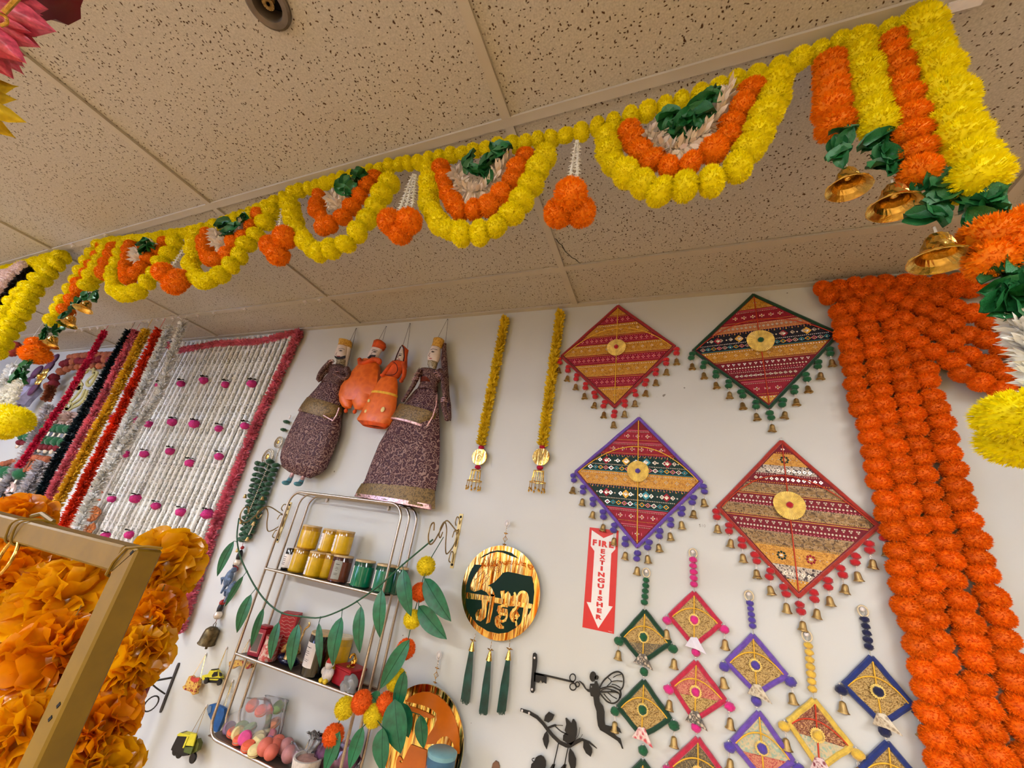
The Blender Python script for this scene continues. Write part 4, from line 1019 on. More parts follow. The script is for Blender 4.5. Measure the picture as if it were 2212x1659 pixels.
mb = MB(); prism(mb, circ(pc, pr, 96), y, .006); mb.obj('mirror_disc', M_mir, t)
y1 = y - .006
mb = MB()
prism(mb, xz([(365, 550), (450, 555), (400, 620), (345, 700), (310, 790), (305, 850), (360, 875), (440, 850), (500, 880), (540, 925), (258, 880), (262, 800), (290, 690), (330, 600)], CM1, y1), y1, .0025)
prism(mb, xz([(525, 800), (600, 760), (660, 700), (700, 650), (760, 636), (860, 655), (960, 680), (1040, 690), (1065, 780), (1075, 880), (1060, 1025), (1010, 1010), (1008, 940), (985, 880), (940, 865), (890, 885), (862, 950), (850, 880), (805, 930), (765, 868), (725, 930), (722, 858), (668, 866), (672, 910), (680, 960), (600, 940), (575, 880)], CM1, y1), y1, .0025)
prism(mb, xz([(258, 955), (480, 975), (450, 1000), (455, 1070), (400, 1090), (372, 1150), (385, 1210), (430, 1232), (480, 1200), (500, 1170), (525, 1000), (560, 1005), (500, 1258), (548, 1235), (600, 1010), (720, 1030), (640, 1040), (625, 1100), (650, 1150), (600, 1180), (598, 1240), (640, 1305), (720, 1300), (690, 1270), (660, 1230), (680, 1170), (740, 1130), (745, 1180), (690, 1240), (740, 1230), (765, 1170), (755, 1080), (690, 1070), (700, 1050), (860, 1050), (810, 1080), (780, 1180), (800, 1230), (850, 1250), (840, 1290), (880, 1280), (860, 1220), (905, 1160), (870, 1100), (900, 1060), (945, 1065), (920, 1245), (860, 1300), (760, 1360), (650, 1375), (520, 1345), (400, 1270), (310, 1160), (265, 1060)], CM1, y1), y1, .0025)
prism(mb, xz([(985, 1170), (1005, 1075), (1040, 1075), (1015, 1130)], CM1, y1), y1, .0025)
mb.obj('green_ground', M_dg, t)
mb = MB(); prism(mb, xz([(425, 480), (470, 440), (560, 395), (640, 380), (720, 385), (800, 410), (890, 480), (800, 450), (700, 410), (630, 398), (540, 420)], CM1, y1), y1, .0025); mb.obj('moon_slot', M_dg, t)
M_lgold = mirror_gold('letter_gold', [(150, 84, 26), (236, 176, 74), (255, 230, 140), (214, 130, 44)], 40)
M_line = mat('engraved_brown', (120, 56, 16), .5, bmp=0)
mb = MB(); bb = at(*CM1(628, 560), y1)
for k in range(3): stroke(mb, [(bb.x + r * math.cos(q * PI / 10), bb.z + r * math.sin(q * PI / 10)) for r in [.007 + .005 * k] for q in range(21)], .0010, y1, .0008)
for P in ([(620, 480), (640, 465), (660, 490), (635, 505)], [(560, 445), (525, 480), (525, 540), (560, 590)], [(590, 610), (630, 650), (670, 620)], [(480, 620), (360, 740)], [(520, 650), (400, 780)], [(540, 690), (450, 800)], [(400, 620), (430, 640), (400, 660)], [(450, 660), (480, 640), (470, 690)], [(470, 720), (500, 700), (490, 750)], [(490, 500), (480, 480), (500, 510)], [(340, 720), (380, 640), (440, 590)]):
    stroke(mb, xz(P, CM1, y1), .0012, y1, .0008)
disc(mb, bb.x, y1 - .001, bb.z, .003, 0, 10)
mb.obj('engraving', M_line, t)
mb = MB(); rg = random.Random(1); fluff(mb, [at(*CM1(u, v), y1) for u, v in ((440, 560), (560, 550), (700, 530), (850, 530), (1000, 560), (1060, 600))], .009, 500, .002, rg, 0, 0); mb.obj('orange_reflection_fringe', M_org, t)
def sst(mb, P, w, y_, th_): stroke(mb, [(p.x, p.z) for p in spline([at(*CM1(*q), y3) for q in P], 6)], w, y_, th_)
# Devanagari word: head line and raised letters
mb = MB(); y3 = y1 - .0008
prism(mb, xz([(250, 882), (430, 908), (680, 955), (860, 990), (1050, 1020), (1045, 1068), (860, 1046), (720, 1028), (540, 985), (250, 955)], CM1, y3), y3, .0026); mb.obj('head_line', M_lgold, t)
mb = MB(); prism(mb, xz([(450, 960), (515, 970), (510, 1100), (495, 1180), (440, 1228), (385, 1210), (372, 1150), (400, 1090), (452, 1080)], CM1, y3), y3, .003, [xz([(415, 1150), (430, 1130), (445, 1150), (430, 1170)], CM1, y3)])
prism(mb, xz([(555, 900), (610, 915), (585, 1080), (548, 1238), (500, 1258), (535, 1080)], CM1, y3), y3, .003); prism(mb, xz([(520, 800), (560, 815), (600, 890), (600, 930), (560, 930), (545, 880)], CM1, y3), y3, .003); mb.obj('letter', M_lgold, t)
mb = MB(); sst(mb, [(762, 1050), (700, 1040), (662, 1062), (655, 1110), (690, 1140), (735, 1150), (745, 1180), (715, 1222), (668, 1222), (640, 1190), (618, 1215), (622, 1262), (660, 1298), (714, 1300)], .0075, y3, .003)
stroke(mb, xz([(695, 865), (700, 960)], CM1, y3), .010, y3, .003)
prism(mb, xz([(765, 868), (792, 905), (800, 1000), (770, 1050), (730, 1000), (722, 905)], CM1, y3), y3, .003); mb.obj('letter', M_lgold, t)
mb = MB(); sst(mb, [(870, 1045), (842, 1085), (806, 1120), (795, 1165), (815, 1205), (852, 1208), (872, 1178), (852, 1152)], .0075, y3, .003); sst(mb, [(845, 1200), (860, 1240), (868, 1292)], .0065, y3, .003); sst(mb, [(838, 882), (856, 930), (846, 985), (815, 1010)], .007, y3, .003); mb.obj('letter', M_lgold, t)
mb = MB(); sst(mb, [(882, 1030), (878, 950), (902, 892), (945, 876), (985, 900), (1000, 960), (998, 1030)], .0075, y3, .003); stroke(mb, xz([(985, 1030), (985, 1120), (930, 1300)], CM1, y3), [.009, .010, .018], y3, .003); mb.obj('letter', M_lgold, t)
def top_chain(t, pts, y):
    P = [at(*q, y) for q in pts]; a, b = P[0], P[-1]
    mb = MB(); tube(mb, [a + V((math.cos(q * PI / 6) * .009, 0, math.sin(q * PI / 6) * .013)) for q in range(12)], .0014, 5, closed=True); ball(mb, a, (.006, .004, .009), 8, 5); mb.obj('clear_hook', M_clear2, t, True)
    for k in range(2):
        c = a.lerp(b, .45 + .5 * k); mb = MB()
        for s in range(5):
            q = s * 2 * PI / 5; d = V((math.cos(q), -.4 * math.sin(q), .25 * math.sin(q))); n = V((-d.z, 0, d.x)) * .15
            mb.add([c + d * .010, c + V((0, -.002, .003)), c + V((0, .002, -.003))], [(0, 1, 2), (2, 1, 0)])
        ball(mb, c, .003, 6, 4); mb.obj('star_bead', M_gold, t)
    mb = MB(); tube(mb, [a, b], .0009, 4)
    c = a.lerp(b, .7); tube(mb, [c + V((.008 * math.cos(q * PI / 2), 0, .010 * math.sin(q * PI / 2))) for q in range(4)], .0014, 4, closed=True); mb.obj('diamond_bead', M_gold, t)
    for k in range(3): place('bead', BEAD_, a.lerp(b, .28 + .08 * k), t, None, .0026)
top_chain(t, [CM1(750, 60), CM1(715, 325)], y)
CT = crop(820, 1400, 6.406)
def tassel(t, a, cap, end, w, y):
    A, Cc, E = at(*a, y), at(*cap, y), at(*end, y)
    mb = MB(); tube(mb, [A, Cc], .0009, 4); lathe(mb, [(.003, .014), (.006, .006), (.008, -.004), (.0105, -.012), (.0095, -.0125), (.001, 0)], Cc, 12)
    for s in range(5): q = s * 2 * PI / 5; tube(mb, [Cc + V((0, 0, .018)), Cc + V((.012 * math.cos(q), .008 * math.sin(q), .018 + .003 * math.sin(2 * q)))], [.0025, .0006], 4)
    mb.obj('tassel_cap', M_gold, t, True)
    for k in range(2): place('bead', BEAD_, A.lerp(Cc, .2 + .35 * k), t, None, .0028)
    mb = MB(); rg = random.Random(w)
    B0 = Cc + V((0, 0, -.010)); n = 90
    for k in range(n):
        q = k * 2.4; r0 = .0065 * math.sqrt(k / n); r1 = (.012 + .004 * rg.random()) * math.sqrt(k / n); e = V((E.x, y, E.z)) + V((r1 * math.cos(q) * w, r1 * .8 * math.sin(q), rg.uniform(-.008, .004)))
        s = B0 + V((r0 * math.cos(q), r0 * math.sin(q), 0)); m_ = s.lerp(e, .5) + V((rg.uniform(-.001, .001), 0, 0)) + V((r0 * .3 * math.cos(q), 0, 0)); tube(mb, [s, m_, e], .0011, 3, cap=False)
    mb.obj('silk', M_tas, t, True)
tassel(t, CM1(372, 1375), CM1(330, 1530), CT(1185, 730), 1.0, y); tassel(t, CM1(565, 1465), CT(1520, 110), CT(1435, 880), 1.05, y); tassel(t, CM1(785, 1440), CT(1785, 100), CT(1685, 870), .98, y)
# second plate, low, behind the leaves
tp2 = at(*CT(700, 498), y); rt2 = at(*CT(1195, 1220), y); r2 = .146; pc2 = V((rt2.x - r2, y, tp2.z - r2))
t = thing('mehndi_plate', 'round amber mirror plaque with orange acrylic moon and mortar shapes, partly behind the leaf garland', 'wall hanging', pc2)
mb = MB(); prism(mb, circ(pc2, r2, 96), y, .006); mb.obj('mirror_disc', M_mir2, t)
mb = MB(); prism(mb, xz([(355, 735), (420, 680), (500, 630), (600, 602), (700, 608), (800, 650), (900, 730), (980, 830), (1040, 950), (1085, 1100), (1105, 1250), (1105, 1460), (1045, 1450), (1030, 1340), (1000, 1270), (940, 1215), (860, 1225), (800, 1290), (780, 1320), (645, 1330), (655, 1290), (635, 1265), (690, 1190), (760, 1080), (795, 980), (790, 900), (740, 850), (640, 800), (520, 765), (400, 742)], CT, y1), y1, .003); mb.obj('moon_shape', M_oa, t)
mb = MB(); prism(mb, xz([(348, 805), (420, 800), (520, 830), (640, 880), (740, 930), (765, 960), (700, 970), (560, 930), (440, 880), (370, 840)], CT, y1), y1, .003); mb.obj('pestle', M_oa, t)
mb = MB(); prism(mb, xz([(440, 1330), (660, 1410), (640, 1700), (230, 1700), (235, 1560), (260, 1490), (300, 1500), (330, 1560), (400, 1400)], CT, y1), y1, .003, [xz([(280, 1560), (300, 1540), (325, 1565), (305, 1590)], CT, y1)]); mb.obj('letter', M_oa, t)
top_chain(t, [CT(820, 100), CT(765, 495)], y)
# blue box candle tin in front of it
c0 = at(*CT(850, 1560), 1.34); t = thing('blue_tin', 'round slate blue tin with pale lid in front of the amber plaque', 'tin', c0)
wl = (at(*CT(1032, 1400), 1.34).x - at(*CT(665, 1400), 1.34).x) / 2; cz = at(*CT(850, 1420), 1.34).z
M_tin = mat('slate_blue', (58, 100, 126), .4, vary=.1); M_tinl = mat('pale_teal', (122, 168, 174), .4, vary=.05); M_tind = mat('rust_dot', (140, 92, 88), .5)
mb = MB(); lathe(mb, [(.0001, -.09), (wl * .96, -.09), (wl * .98, -.004), (wl * .9, 0)], V((c0.x, 1.34, cz)), 28); mb.obj('body', M_tin, t, True)
mb = MB(); lathe(mb, [(wl * 1.0, -.010), (wl * 1.02, 0), (wl * .9, .003), (.0001, .003)], V((c0.x, 1.34, cz)), 28); mb.obj('lid', M_tinl, t, True)
for k in range(4):
    q = -2.3 + k * .5; mb = MB(); ball(mb, V((c0.x + wl * .97 * math.cos(q), 1.34 + wl * .97 * math.sin(q), cz - .038)), (.007, .003, .010), 8, 5, 0, Matrix.Rotation(q + PI / 2, 3, 'Z')); mb.obj('painted_dot', M_tind, t, True)
mb = MB(); box(mb, (c0.x, 1.395, cz - .094), (.14, .12, .006)); o = mb.obj('wall_ledge', M_white, None); tag(o, 'small white ledge under the slate blue tin', 'shelf')
# brown knob cut by the lower edge
p = at(1071, 1656, D); mb = MB(); stroke(mb, [(p.x - .002, p.z - .08), (p.x, p.z - .02), (p.x + .002, p.z + .006), (p.x + .003, p.z + .014)], [.022, .024, .022, .010], D, .006); tag(mb.obj('wooden_tag', mat('brown_wood', (120, 84, 62), .5), None), 'rounded brown wooden tag cut off by the bottom edge, right of the amber plaque', 'tag')
# ------------------------------------------------------------------ black silhouettes
CF = crop(1100, 1400, 6.406); yf = D - .010
t = thing('fairy_silhouette', 'black metal wall art of a winged fairy holding a key', 'wall art', at(*CF(1200, 700), yf))
def cpoly(u, v, ru, rv, n=14): return [(u + ru * math.cos(2 * PI * k / n), v + rv * math.sin(2 * PI * k / n)) for k in range(n)]
mb = MB(); th = .003
prism(mb, xz([(1185, 455), (1215, 455), (1235, 510), (1260, 570), (1262, 640), (1245, 680), (1255, 740), (1300, 800), (1320, 880), (1320, 1000), (1330, 1060), (1400, 1080), (1480, 1070), (1530, 1110), (1555, 1175), (1500, 1145), (1430, 1135), (1420, 1150), (1490, 1220), (1540, 1250), (1560, 1320), (1580, 1390), (1560, 1385), (1540, 1330), (1500, 1280), (1400, 1215), (1330, 1170), (1260, 1130), (1230, 1070), (1215, 960), (1210, 870), (1180, 780), (1165, 670), (1130, 660), (1120, 610), (1090, 600), (1050, 560), (1010, 500), (960, 450), (985, 455), (1030, 490), (1070, 560), (1110, 570), (1120, 490), (1180, 490)], CF, yf), yf, th, [xz([(1130, 515), (1150, 525), (1145, 545), (1132, 545)], CF, yf)])
prism(mb, xz(cpoly(1160, 392, 46, 72), CF, yf), yf, th); prism(mb, xz(cpoly(1212, 405, 28, 32), CF, yf), yf, th); mb.obj('fairy_body', M_black, t)
mb = MB()
def SK(P, w, n=5): stroke(mb, [(p.x, p.y) for p in spline([V(q) for q in xz(P, CF, yf)], n)], w, yf, th)
SK([(1250, 550), (1300, 460), (1370, 390), (1440, 340), (1510, 325), (1565, 360), (1585, 440), (1575, 530), (1535, 585)], .0040); SK([(1535, 585), (1450, 540), (1380, 530), (1260, 560)], .0032)
SK([(1255, 600), (1330, 605), (1420, 600), (1500, 612), (1530, 650), (1515, 715), (1450, 760), (1370, 745), (1310, 690), (1255, 620)], .0034); SK([(1535, 580), (1545, 640), (1530, 690)], .005)
SK([(1365, 405), (1412, 460), (1355, 525)], .0022); SK([(1440, 405), (1490, 375), (1550, 362)], .002); SK([(1410, 462), (1490, 450), (1570, 458)], .002); SK([(1420, 500), (1480, 510), (1540, 550)], .002)
SK([(1270, 585), (1340, 560), (1410, 575), (1420, 605)], .002); SK([(1410, 570), (1470, 590), (1500, 615)], .002); SK([(1310, 630), (1360, 690), (1410, 740)], .002); SK([(1370, 615), (1420, 660), (1490, 700)], .002)
mb.obj('wings', M_black, t)
mb = MB(); prism(mb, xz([(335, 68), (360, 60), (385, 85), (390, 180), (378, 290), (372, 315), (365, 480), (358, 590), (335, 620), (305, 610), (296, 580), (305, 450), (322, 250), (328, 100)], CF, yf), yf, th)
SK([(350, 350), (480, 372), (650, 410), (800, 445), (900, 470)], .0048, 2); prism(mb, xz([(350, 330), (470, 360), (520, 400), (515, 490), (480, 470), (462, 482), (440, 440), (418, 476), (345, 460)], CF, yf), yf, th)
for u, v, ru, rv in ((880, 408, 40, 52), (885, 532, 44, 48), (945, 500, 28, 34)): P = cpoly(u, v, ru, rv, 16); SK(P + [P[0]], .003, 2)
mb.obj('key', M_black, t)
for u, v in ((350, 135), (315, 572)): mb = MB(); ball(mb, at(*CF(u, v), yf - .004), .0035, 8, 5); mb.obj('pin', M_clear2, t, True)
t = thing('branch_silhouette', 'black metal wall art of a leafy branch with a butterfly and a swing', 'wall art', at(*CF(700, 1250), yf))
mb = MB(); wl_ = [.0075, .009, .009, .008, .009, .009, .009, .009, .010, .009, .006, .005, .001]
stroke(mb, xz([(160, 850), (280, 890), (390, 955), (470, 1040), (535, 1125), (610, 1215), (700, 1300), (790, 1345), (840, 1345), (920, 1300), (1010, 1262), (1110, 1300), (1215, 1385)], CF, yf), wl_, yf, th)
SK([(540, 1100), (640, 1065), (745, 1068)], [.005] * 6 + [.001] * 5); SK([(640, 1080), (720, 1150), (820, 1195)], .0022); mb.obj('branch', M_black, t)
for P in ([(485, 1000), (500, 930), (550, 878), (630, 920), (600, 990), (545, 1028)], [(520, 1145), (548, 1210), (552, 1290), (522, 1400), (485, 1330), (465, 1250), (490, 1180)], [(1030, 1285), (1100, 1315), (1148, 1390), (1150, 1440), (1130, 1500), (1065, 1450), (1025, 1370)], [(840, 1380), (890, 1440), (928, 1530), (925, 1620), (900, 1720), (850, 1650), (822, 1560), (825, 1450)]):
    mb = MB(); prism(mb, xz(P, CF, yf), yf, th); mb.obj('leaf', M_black, t)
mb = MB(); prism(mb, xz([(745, 1270), (750, 1200), (785, 1165), (770, 1130), (792, 1050), (780, 965), (795, 962), (862, 1035), (880, 978), (900, 980), (930, 1030), (942, 1120), (935, 1200), (915, 1270), (860, 1340), (790, 1300)], CF, yf), yf, th)
SK([(920, 1260), (965, 1190), (978, 1095)], .0012); SK([(930, 1268), (985, 1240), (1015, 1190)], .0012); mb.obj('butterfly', M_black, t)
mb = MB(); SK([(685, 1310), (655, 1450), (622, 1600), (600, 1800)], .0028); SK([(818, 1370), (800, 1450), (772, 1600), (745, 1800)], .0028); mb.obj('swing_rope', M_black, t)
mb = MB(); prism(mb, xz([(290, 1800), (300, 1660), (310, 1600), (350, 1560), (370, 1510), (400, 1488), (440, 1476), (480, 1500), (510, 1560), (512, 1620), (500, 1660), (560, 1670), (600, 1600), (640, 1605), (625, 1660), (700, 1670), (760, 1600), (795, 1608), (785, 1670), (700, 1760), (500, 1800)], CF, yf), yf, th)
SK([(365, 1560), (330, 1560), (320, 1530), (350, 1520)], .0014); mb.obj('girl', M_black, t)
for u, v in ((178, 865), (275, 900)): mb = MB(); ball(mb, at(*CF(u, v), yf - .004), .0035, 8, 5); mb.obj('pin', M_clear2, t, True)
# ------------------------------------------------------------------ white bud curtain with pink border and lotus pompoms
M_rose = mat('rose_petal', (250, 128, 148), .6, vary=.2, nscale=8, bmp=0, trans=.2)
M_bud = mat('ivory_bud', (255, 250, 240), .6, vary=.1, nscale=8, bmp=0, trans=.15)
M_lotus = mat('lotus_pink', (206, 48, 128), .8, vary=.2, nscale=6, bmp=0, jitter=.1)
M_dkg = mat('dark_leaf', (30, 40, 26), .8, vary=.2)
yc = D - .016
t = thing('bud_curtain', 'white bud-string curtain with rose pink border and magenta lotus pompoms hung on the wall', 'curtain', V((-2.6, yc, CZ + 1.0)), None)
x_r, x_l, z_t, z_b = -2.085, -3.42, CZ + 1.005, CZ - .56
mb = MB(); rg = random.Random(8); fluff(mb, [V((-.009, 0, 0)), V((-.009, 0, -1.54))], .0105, 1700, .0065, rg, 0, -1.3); fluff(mb, [V((.009, 0, 0)), V((.009, 0, -1.54))], .0105, 1700, .0065, rg, 0, -1.3); tube(mb, [V((.0, .004, 0)), V((.0, .004, -1.54))], .011, 7, cap=False)
me_s = mb.mesh('bud_string', M_bud, True, (0, 0, 0))[0]
n = 27
for i in range(n):
    x = x_r - .05 - i * .048
    place('bud_string', me_s, (x, yc + .002, z_t + RNG.uniform(-.004, .004)), t, Euler((0, RNG.uniform(-.003, .003), RNG.uniform(-.3, .3))))
def fl(parent, name, pts, R, dens, pw, m, seed=1, tilt=.2, lab=None):
    L = sum((b - a).length for a, b in zip(pts, pts[1:])); mb = MB(); rg = random.Random(seed)
    fluff(mb, pts, R, int(L * dens), pw, rng=rg, tilt=tilt); fluff(mb, pts, R * .6, int(L * dens * .4), pw * 1.3, rng=rg, tilt=tilt); tube(mb, pts, R * .25, 5); return mb.obj(name, m, parent)
fl(t, 'side_border', [at(648, 716, yc - .01), at(560, 900, yc - .01), at(470, 1120, yc - .012), at(384, 1368, yc - .012)], .027, 2300, .009, M_rose, 3, -.1)
fl(t, 'top_border', [V((x_l, yc - .008, z_t + .012)), at(385, 758, yc - .01), at(470, 742, yc - .01), at(560, 738, yc - .01), at(648, 716, yc - .01)], .023, 2000, .009, M_rose, 4, 0)
LOT = [(391, 829), (441, 822), (487, 831), (544, 829), (345, 833), (321, 916), (373, 912), (420, 916), (473, 926), (529, 920), (271, 981), (312, 981), (368, 975), (410, 1000), (473, 986), (206, 1062), (242, 1078), (294, 1077), (337, 1093), (391, 1106), (448, 1110), (228, 1158), (280, 1155), (290, 905), (236, 900), (262, 838)]
for i, (px, py) in enumerate(LOT):
    p = at(px, py, yc - .014); w = RNG.uniform(.85, 1.1)
    o = pom('lotus', t, p, .026 * w, M_lotus, 'felt', V((0, 0, 1)), .85)
    mb = MB(); vs = []; nn = 9
    for k in range(nn): q = PI * k / (nn - 1); vs += [(-.034 * math.cos(q) * w, -.010 * math.sin(q), .020 + RNG.uniform(-.002, .002)), (-.030 * math.cos(q) * w, -.030 * math.sin(q) - .001, .018 + .008 * (k % 2))]
    mb.add([V(v) + p + V((0, 0, .002)) for v in vs], [(2 * k, 2 * k + 1, 2 * k + 3, 2 * k + 2) for k in range(nn - 1)]); mb.obj('leaf_cap', M_dkg, t)
# petal strings hanging from the ceiling bar in front of the curtain
M_s = {k: mat('petal_' + k, c, .5, vary=.25, nscale=8, bmp=0, trans=.15, spec=.5) for k, c in dict(raspberry=(214, 34, 76), black_green=(8, 28, 36), dusty_rose=(238, 122, 136), marigold=(254, 190, 40), scarlet=(240, 62, 20), ivory=(255, 248, 232), grey_white=(206, 200, 204)).items()}
yp = 1.158 * 1.03 - .006
def pstring(label, pts, R, dens, pw, m, seed, y=yp, tilt=-.15):
    P = [at(*q, y) for q in pts]; mb = MB(); rg = random.Random(seed); L = (P[-1] - P[0]).length
    fluff(mb, P, R, int(L * dens * 1.8), pw * .62, rg, 0, tilt); fluff(mb, P, R * .6, int(L * dens * .7), pw, rg, 0, tilt); tube(mb, P, R * .2, 5)
    if y < D - .2: tube(mb, [P[0], V((P[0].x, y, H))], .001, 4)
    return tag(mb.obj('petal_string', m), label, 'garland')
pstring('thin raspberry petal string, leftmost of the hanging ones, ending free', [(226, 716), (150, 850), (40, 1010)], .020, 1500, .014, M_s['raspberry'], 1)
pstring('black-green petal string hanging left of the dusty rose one', [(280, 716), (205, 850), (120, 1000), (48, 1150)], .027, 1300, .014, M_s['black_green'], 2)
pstring('dusty rose petal string between the black-green and the marigold ones', [(294, 714), (222, 860), (140, 1010), (60, 1170)], .026, 1500, .014, M_s['dusty_rose'], 3, yp + .02)
pstring('golden marigold petal string between the dusty rose and the scarlet ones', [(316, 713), (250, 850), (165, 1010), (70, 1190)], .026, 1600, .014, M_s['marigold'], 4, yp - .01)
pstring('scarlet petal string, rightmost of the bright coloured ones', [(343, 713), (280, 850), (200, 1010), (105, 1200)], .027, 1600, .014, M_s['scarlet'], 5)
pstring('longer ivory petal string right beside the scarlet one', [(366, 706), (312, 830), (236, 1000), (130, 1215)], .026, 1100, .014, M_s['ivory'], 6, yp, -.3)
pstring('shorter ivory petal string, rightmost of the hanging ones, ending free', [(396, 694), (345, 850), (232, 1018)], .024, 1100, .013, M_s['ivory'], 7, yp - .01, -.3)
# things hung on the wall farther left, seen through the strings
ywl = D - .075
pstring('pale fluffy petal string on the far left wall', [(112, 880), (60, 990), (-10, 1090)], .05, 1500, .02, M_s['grey_white'], 8, ywl)
pstring('white fluffy petal string below the raspberry string on the far left', [(95, 1000), (55, 1070), (10, 1120)], .045, 1500, .02, M_s['grey_white'], 9, ywl - .05)
pstring('grey white petal string cut by the left edge beside the red pompoms', [(28, 790), (5, 850), (-20, 900)], .03, 1500, .02, M_s['ivory'], 10, 1.0)
M_brf = mat('copper_pompom', (168, 92, 60), .8, vary=.25, nscale=6, bmp=0, jitter=.3); M_rdf = mat('wine_pompom', (120, 22, 34), .8, vary=.2, nscale=6, bmp=0, jitter=.2)
t = thing('pompom_toran', 'arched toran of copper and wine pompoms behind the hanging petal strings', 'garland', at(150, 760, ywl))
def CBp(L): return [CB(*q) for q in L]
P = spline([at(*q, ywl) for q in CBp([(1360, 690), (1180, 690), (1000, 700), (860, 720)])], 4)
for i, p in enumerate(resample(P, .05)): pom('pompom', t, p + V((0, 0, -.01)), .028, M_brf, 'felt')
P = spline([at(*q, ywl) for q in CBp([(1330, 770), (1200, 760), (1080, 790), (960, 780), (870, 790), (780, 800), (750, 880), (700, 920), (640, 980), (640, 1050), (580, 1070)])], 4)
for i, p in enumerate(resample(P, .075)): pom('pompom', t, p, .032, [M_rdf, M_brf, M_rdf][i % 3], 'felt')
P = spline([at(*q, ywl) for q in CBp([(1260, 830), (1100, 840), (860, 850), (800, 870)])], 4)
for i, p in enumerate(resample(P, .08)): pom('pompom', t, p, .024, M_brf, 'felt')
mb = MB(); fluff(mb, [at(*CB(620, 1070), ywl), at(*CB(580, 1180), ywl), at(*CB(550, 1240), ywl)], .03, 300, .02, random.Random(3)); mb.obj('fringe', M_brf, t)
# outline motif in gold
t = thing('gold_line_motif', 'gold outline wall motif of a seated figure hung behind the black-green string', 'wall art', at(190, 840, ywl))
mb = MB()
for L in ([(1020, 910), (980, 990), (960, 1020), (990, 1070), (930, 1100), (980, 1110), (940, 1050)], [(1150, 910), (1110, 960), (1050, 1020), (1060, 1070), (1100, 1050), (1150, 960), (1170, 920), (1130, 910)], [(1040, 920), (1060, 880), (1100, 865), (1130, 880), (1120, 920)],
          [(900, 1110), (860, 1170), (830, 1220), (860, 1250), (920, 1190), (970, 1120), (900, 1110)], [(1020, 1120), (990, 1200), (940, 1250), (880, 1290), (850, 1340)], [(1050, 1130), (1020, 1220), (960, 1290), (880, 1330), (830, 1360), (800, 1330)], [(770, 1280), (750, 1330), (830, 1350), (860, 1290), (810, 1270), (790, 1330)]):
    q = [at(*CB(*p), ywl) for p in L]; q = spline(q, 3); stroke(mb, [(p.x, p.z) for p in q], .022, ywl, .008)
mb.obj('outline', mat('pale_gold', (206, 196, 130), .35, .4), t)
# tasselled shelf toran with rows of beads
M_rodw = mat('pale_rose_metal', (216, 186, 176), .35, .3)
def row(name, label, cat, pts, step, r, m, extra=None, kind='felt', y=ywl):
    t = thing(name, label, cat, at(*CB(*pts[0]), y)); P = resample([at(*CB(*q), y) for q in pts], step)
    mb = MB(); tube(mb, P, .004, 4); mb.obj('cord', M_string, t)
    for i, p in enumerate(P): pom('pompom', t, p, r, m, kind)
    if extra: extra(t, P)
    return t
def tails(L, m, r=.012):
    def f(t, P):
        for p in P:
            mb = MB(); tube(mb, [p, p + V((0, 0, -L))], r * .5, 4); ball(mb, p + V((0, 0, -L)), (r, r, r * 1.6), 6, 4); mb.obj('drop', m, t)
    return f
row('bead_row', 'upper green pompom row with pale drops on the far left wall', 'garland', [(380, 1545), (600, 1570), (820, 1590)], .085, .032, f_grn, tails(.09, M_pearl))
C8 = crop(0, 880, 5.53)
def row8(name, label, cat, pts, step, r, m, extra=None): return row(name, label, cat, [(u, v + 240 * 5.53) for u, v in pts], step, r, m, extra)
row8('bead_row', 'lower green pompom row with white drops on the far left wall', 'garland', [(280, 350), (520, 390), (760, 420)], .085, .032, f_grn, tails(.07, M_pearl))
row8('bead_row', 'wine red pompom row below the green ones on the far left wall', 'garland', [(240, 420), (470, 470), (690, 490)], .07, .022, M_rdf)
row8('bead_row', 'copper and beige bead row behind the lower end of the raspberry string', 'garland', [(0, 690), (200, 640), (420, 600), (560, 620)], .05, .022, M_brf, tails(.08, M_brf, .012))
row8('bead_row', 'green and copper bead row at the left edge above the orange flowers', 'garland', [(0, 760), (110, 780), (240, 800)], .09, .04, f_grn, tails(.08, M_pearl))
t = thing('rod_hanging', 'cluster of thin pale rose rods under the gold line motif', 'wall hanging', at(*CB(740, 1400), ywl))
mb = MB()
for k in range(7):
    v = 1370 + k * 17; a, b = at(*CB(470 + k * 4, v - 25), ywl - .01 * (k % 2)), at(*CB(930 - k * 8, v + 22), ywl - .01 * (k % 2)); tube(mb, [a, b], .005, 4)
mb.obj('rods', M_rodw, t)
mb = MB(); fluff(mb, [at(*CB(640, 1450), ywl), at(*CB(860, 1470), ywl)], .05, 260, .02, random.Random(2)); mb.obj('fringe', M_rodw, t)
# lavender hanging with plum discs, plum stone and metal flower
M_lav = mat('lavender_cloth', (150, 146, 176), .5, vary=.25, nscale=20); M_plum = mat('plum_disc', (92, 48, 84), .5, vary=.3, nscale=8)
t = thing('lavender_hanging', 'lavender cloth hanging with plum discs and a silver flower on the far left wall', 'wall hanging', at(*CB(400, 1100), ywl))
mb = MB(); tube(mb, spline([at(*CB(*q), ywl - .03) for q in [(430, 1010), (400, 1100), (300, 1200), (230, 1290), (180, 1370)]], 4), [.03] * 4 + [.055] * 9 + [.04] * 4, 7); mb.obj('cloth_roll', M_lav, t, True)
for u, v, r in ((640, 760, .06), (580, 850, .065), (440, 905, .065), (320, 1050, .08), (400, 1110, .06), (240, 1200, .06), (180, 1350, .05), (270, 1130, .04)): mb = MB(); ball(mb, at(*CB(u, v), ywl - .04), (r * .55, r * .3, r), 12, 7, 0, Matrix.Rotation(.5, 3, 'Y')); mb.obj('plum_disc', M_plum, t, True)
mb = MB(); c = at(*CB(500, 960), ywl - .05)
for k in range(6): q = k * PI / 3; ball(mb, c + V((.04 * math.cos(q), 0, .05 * math.sin(q))), (.022, .01, .03), 8, 5)
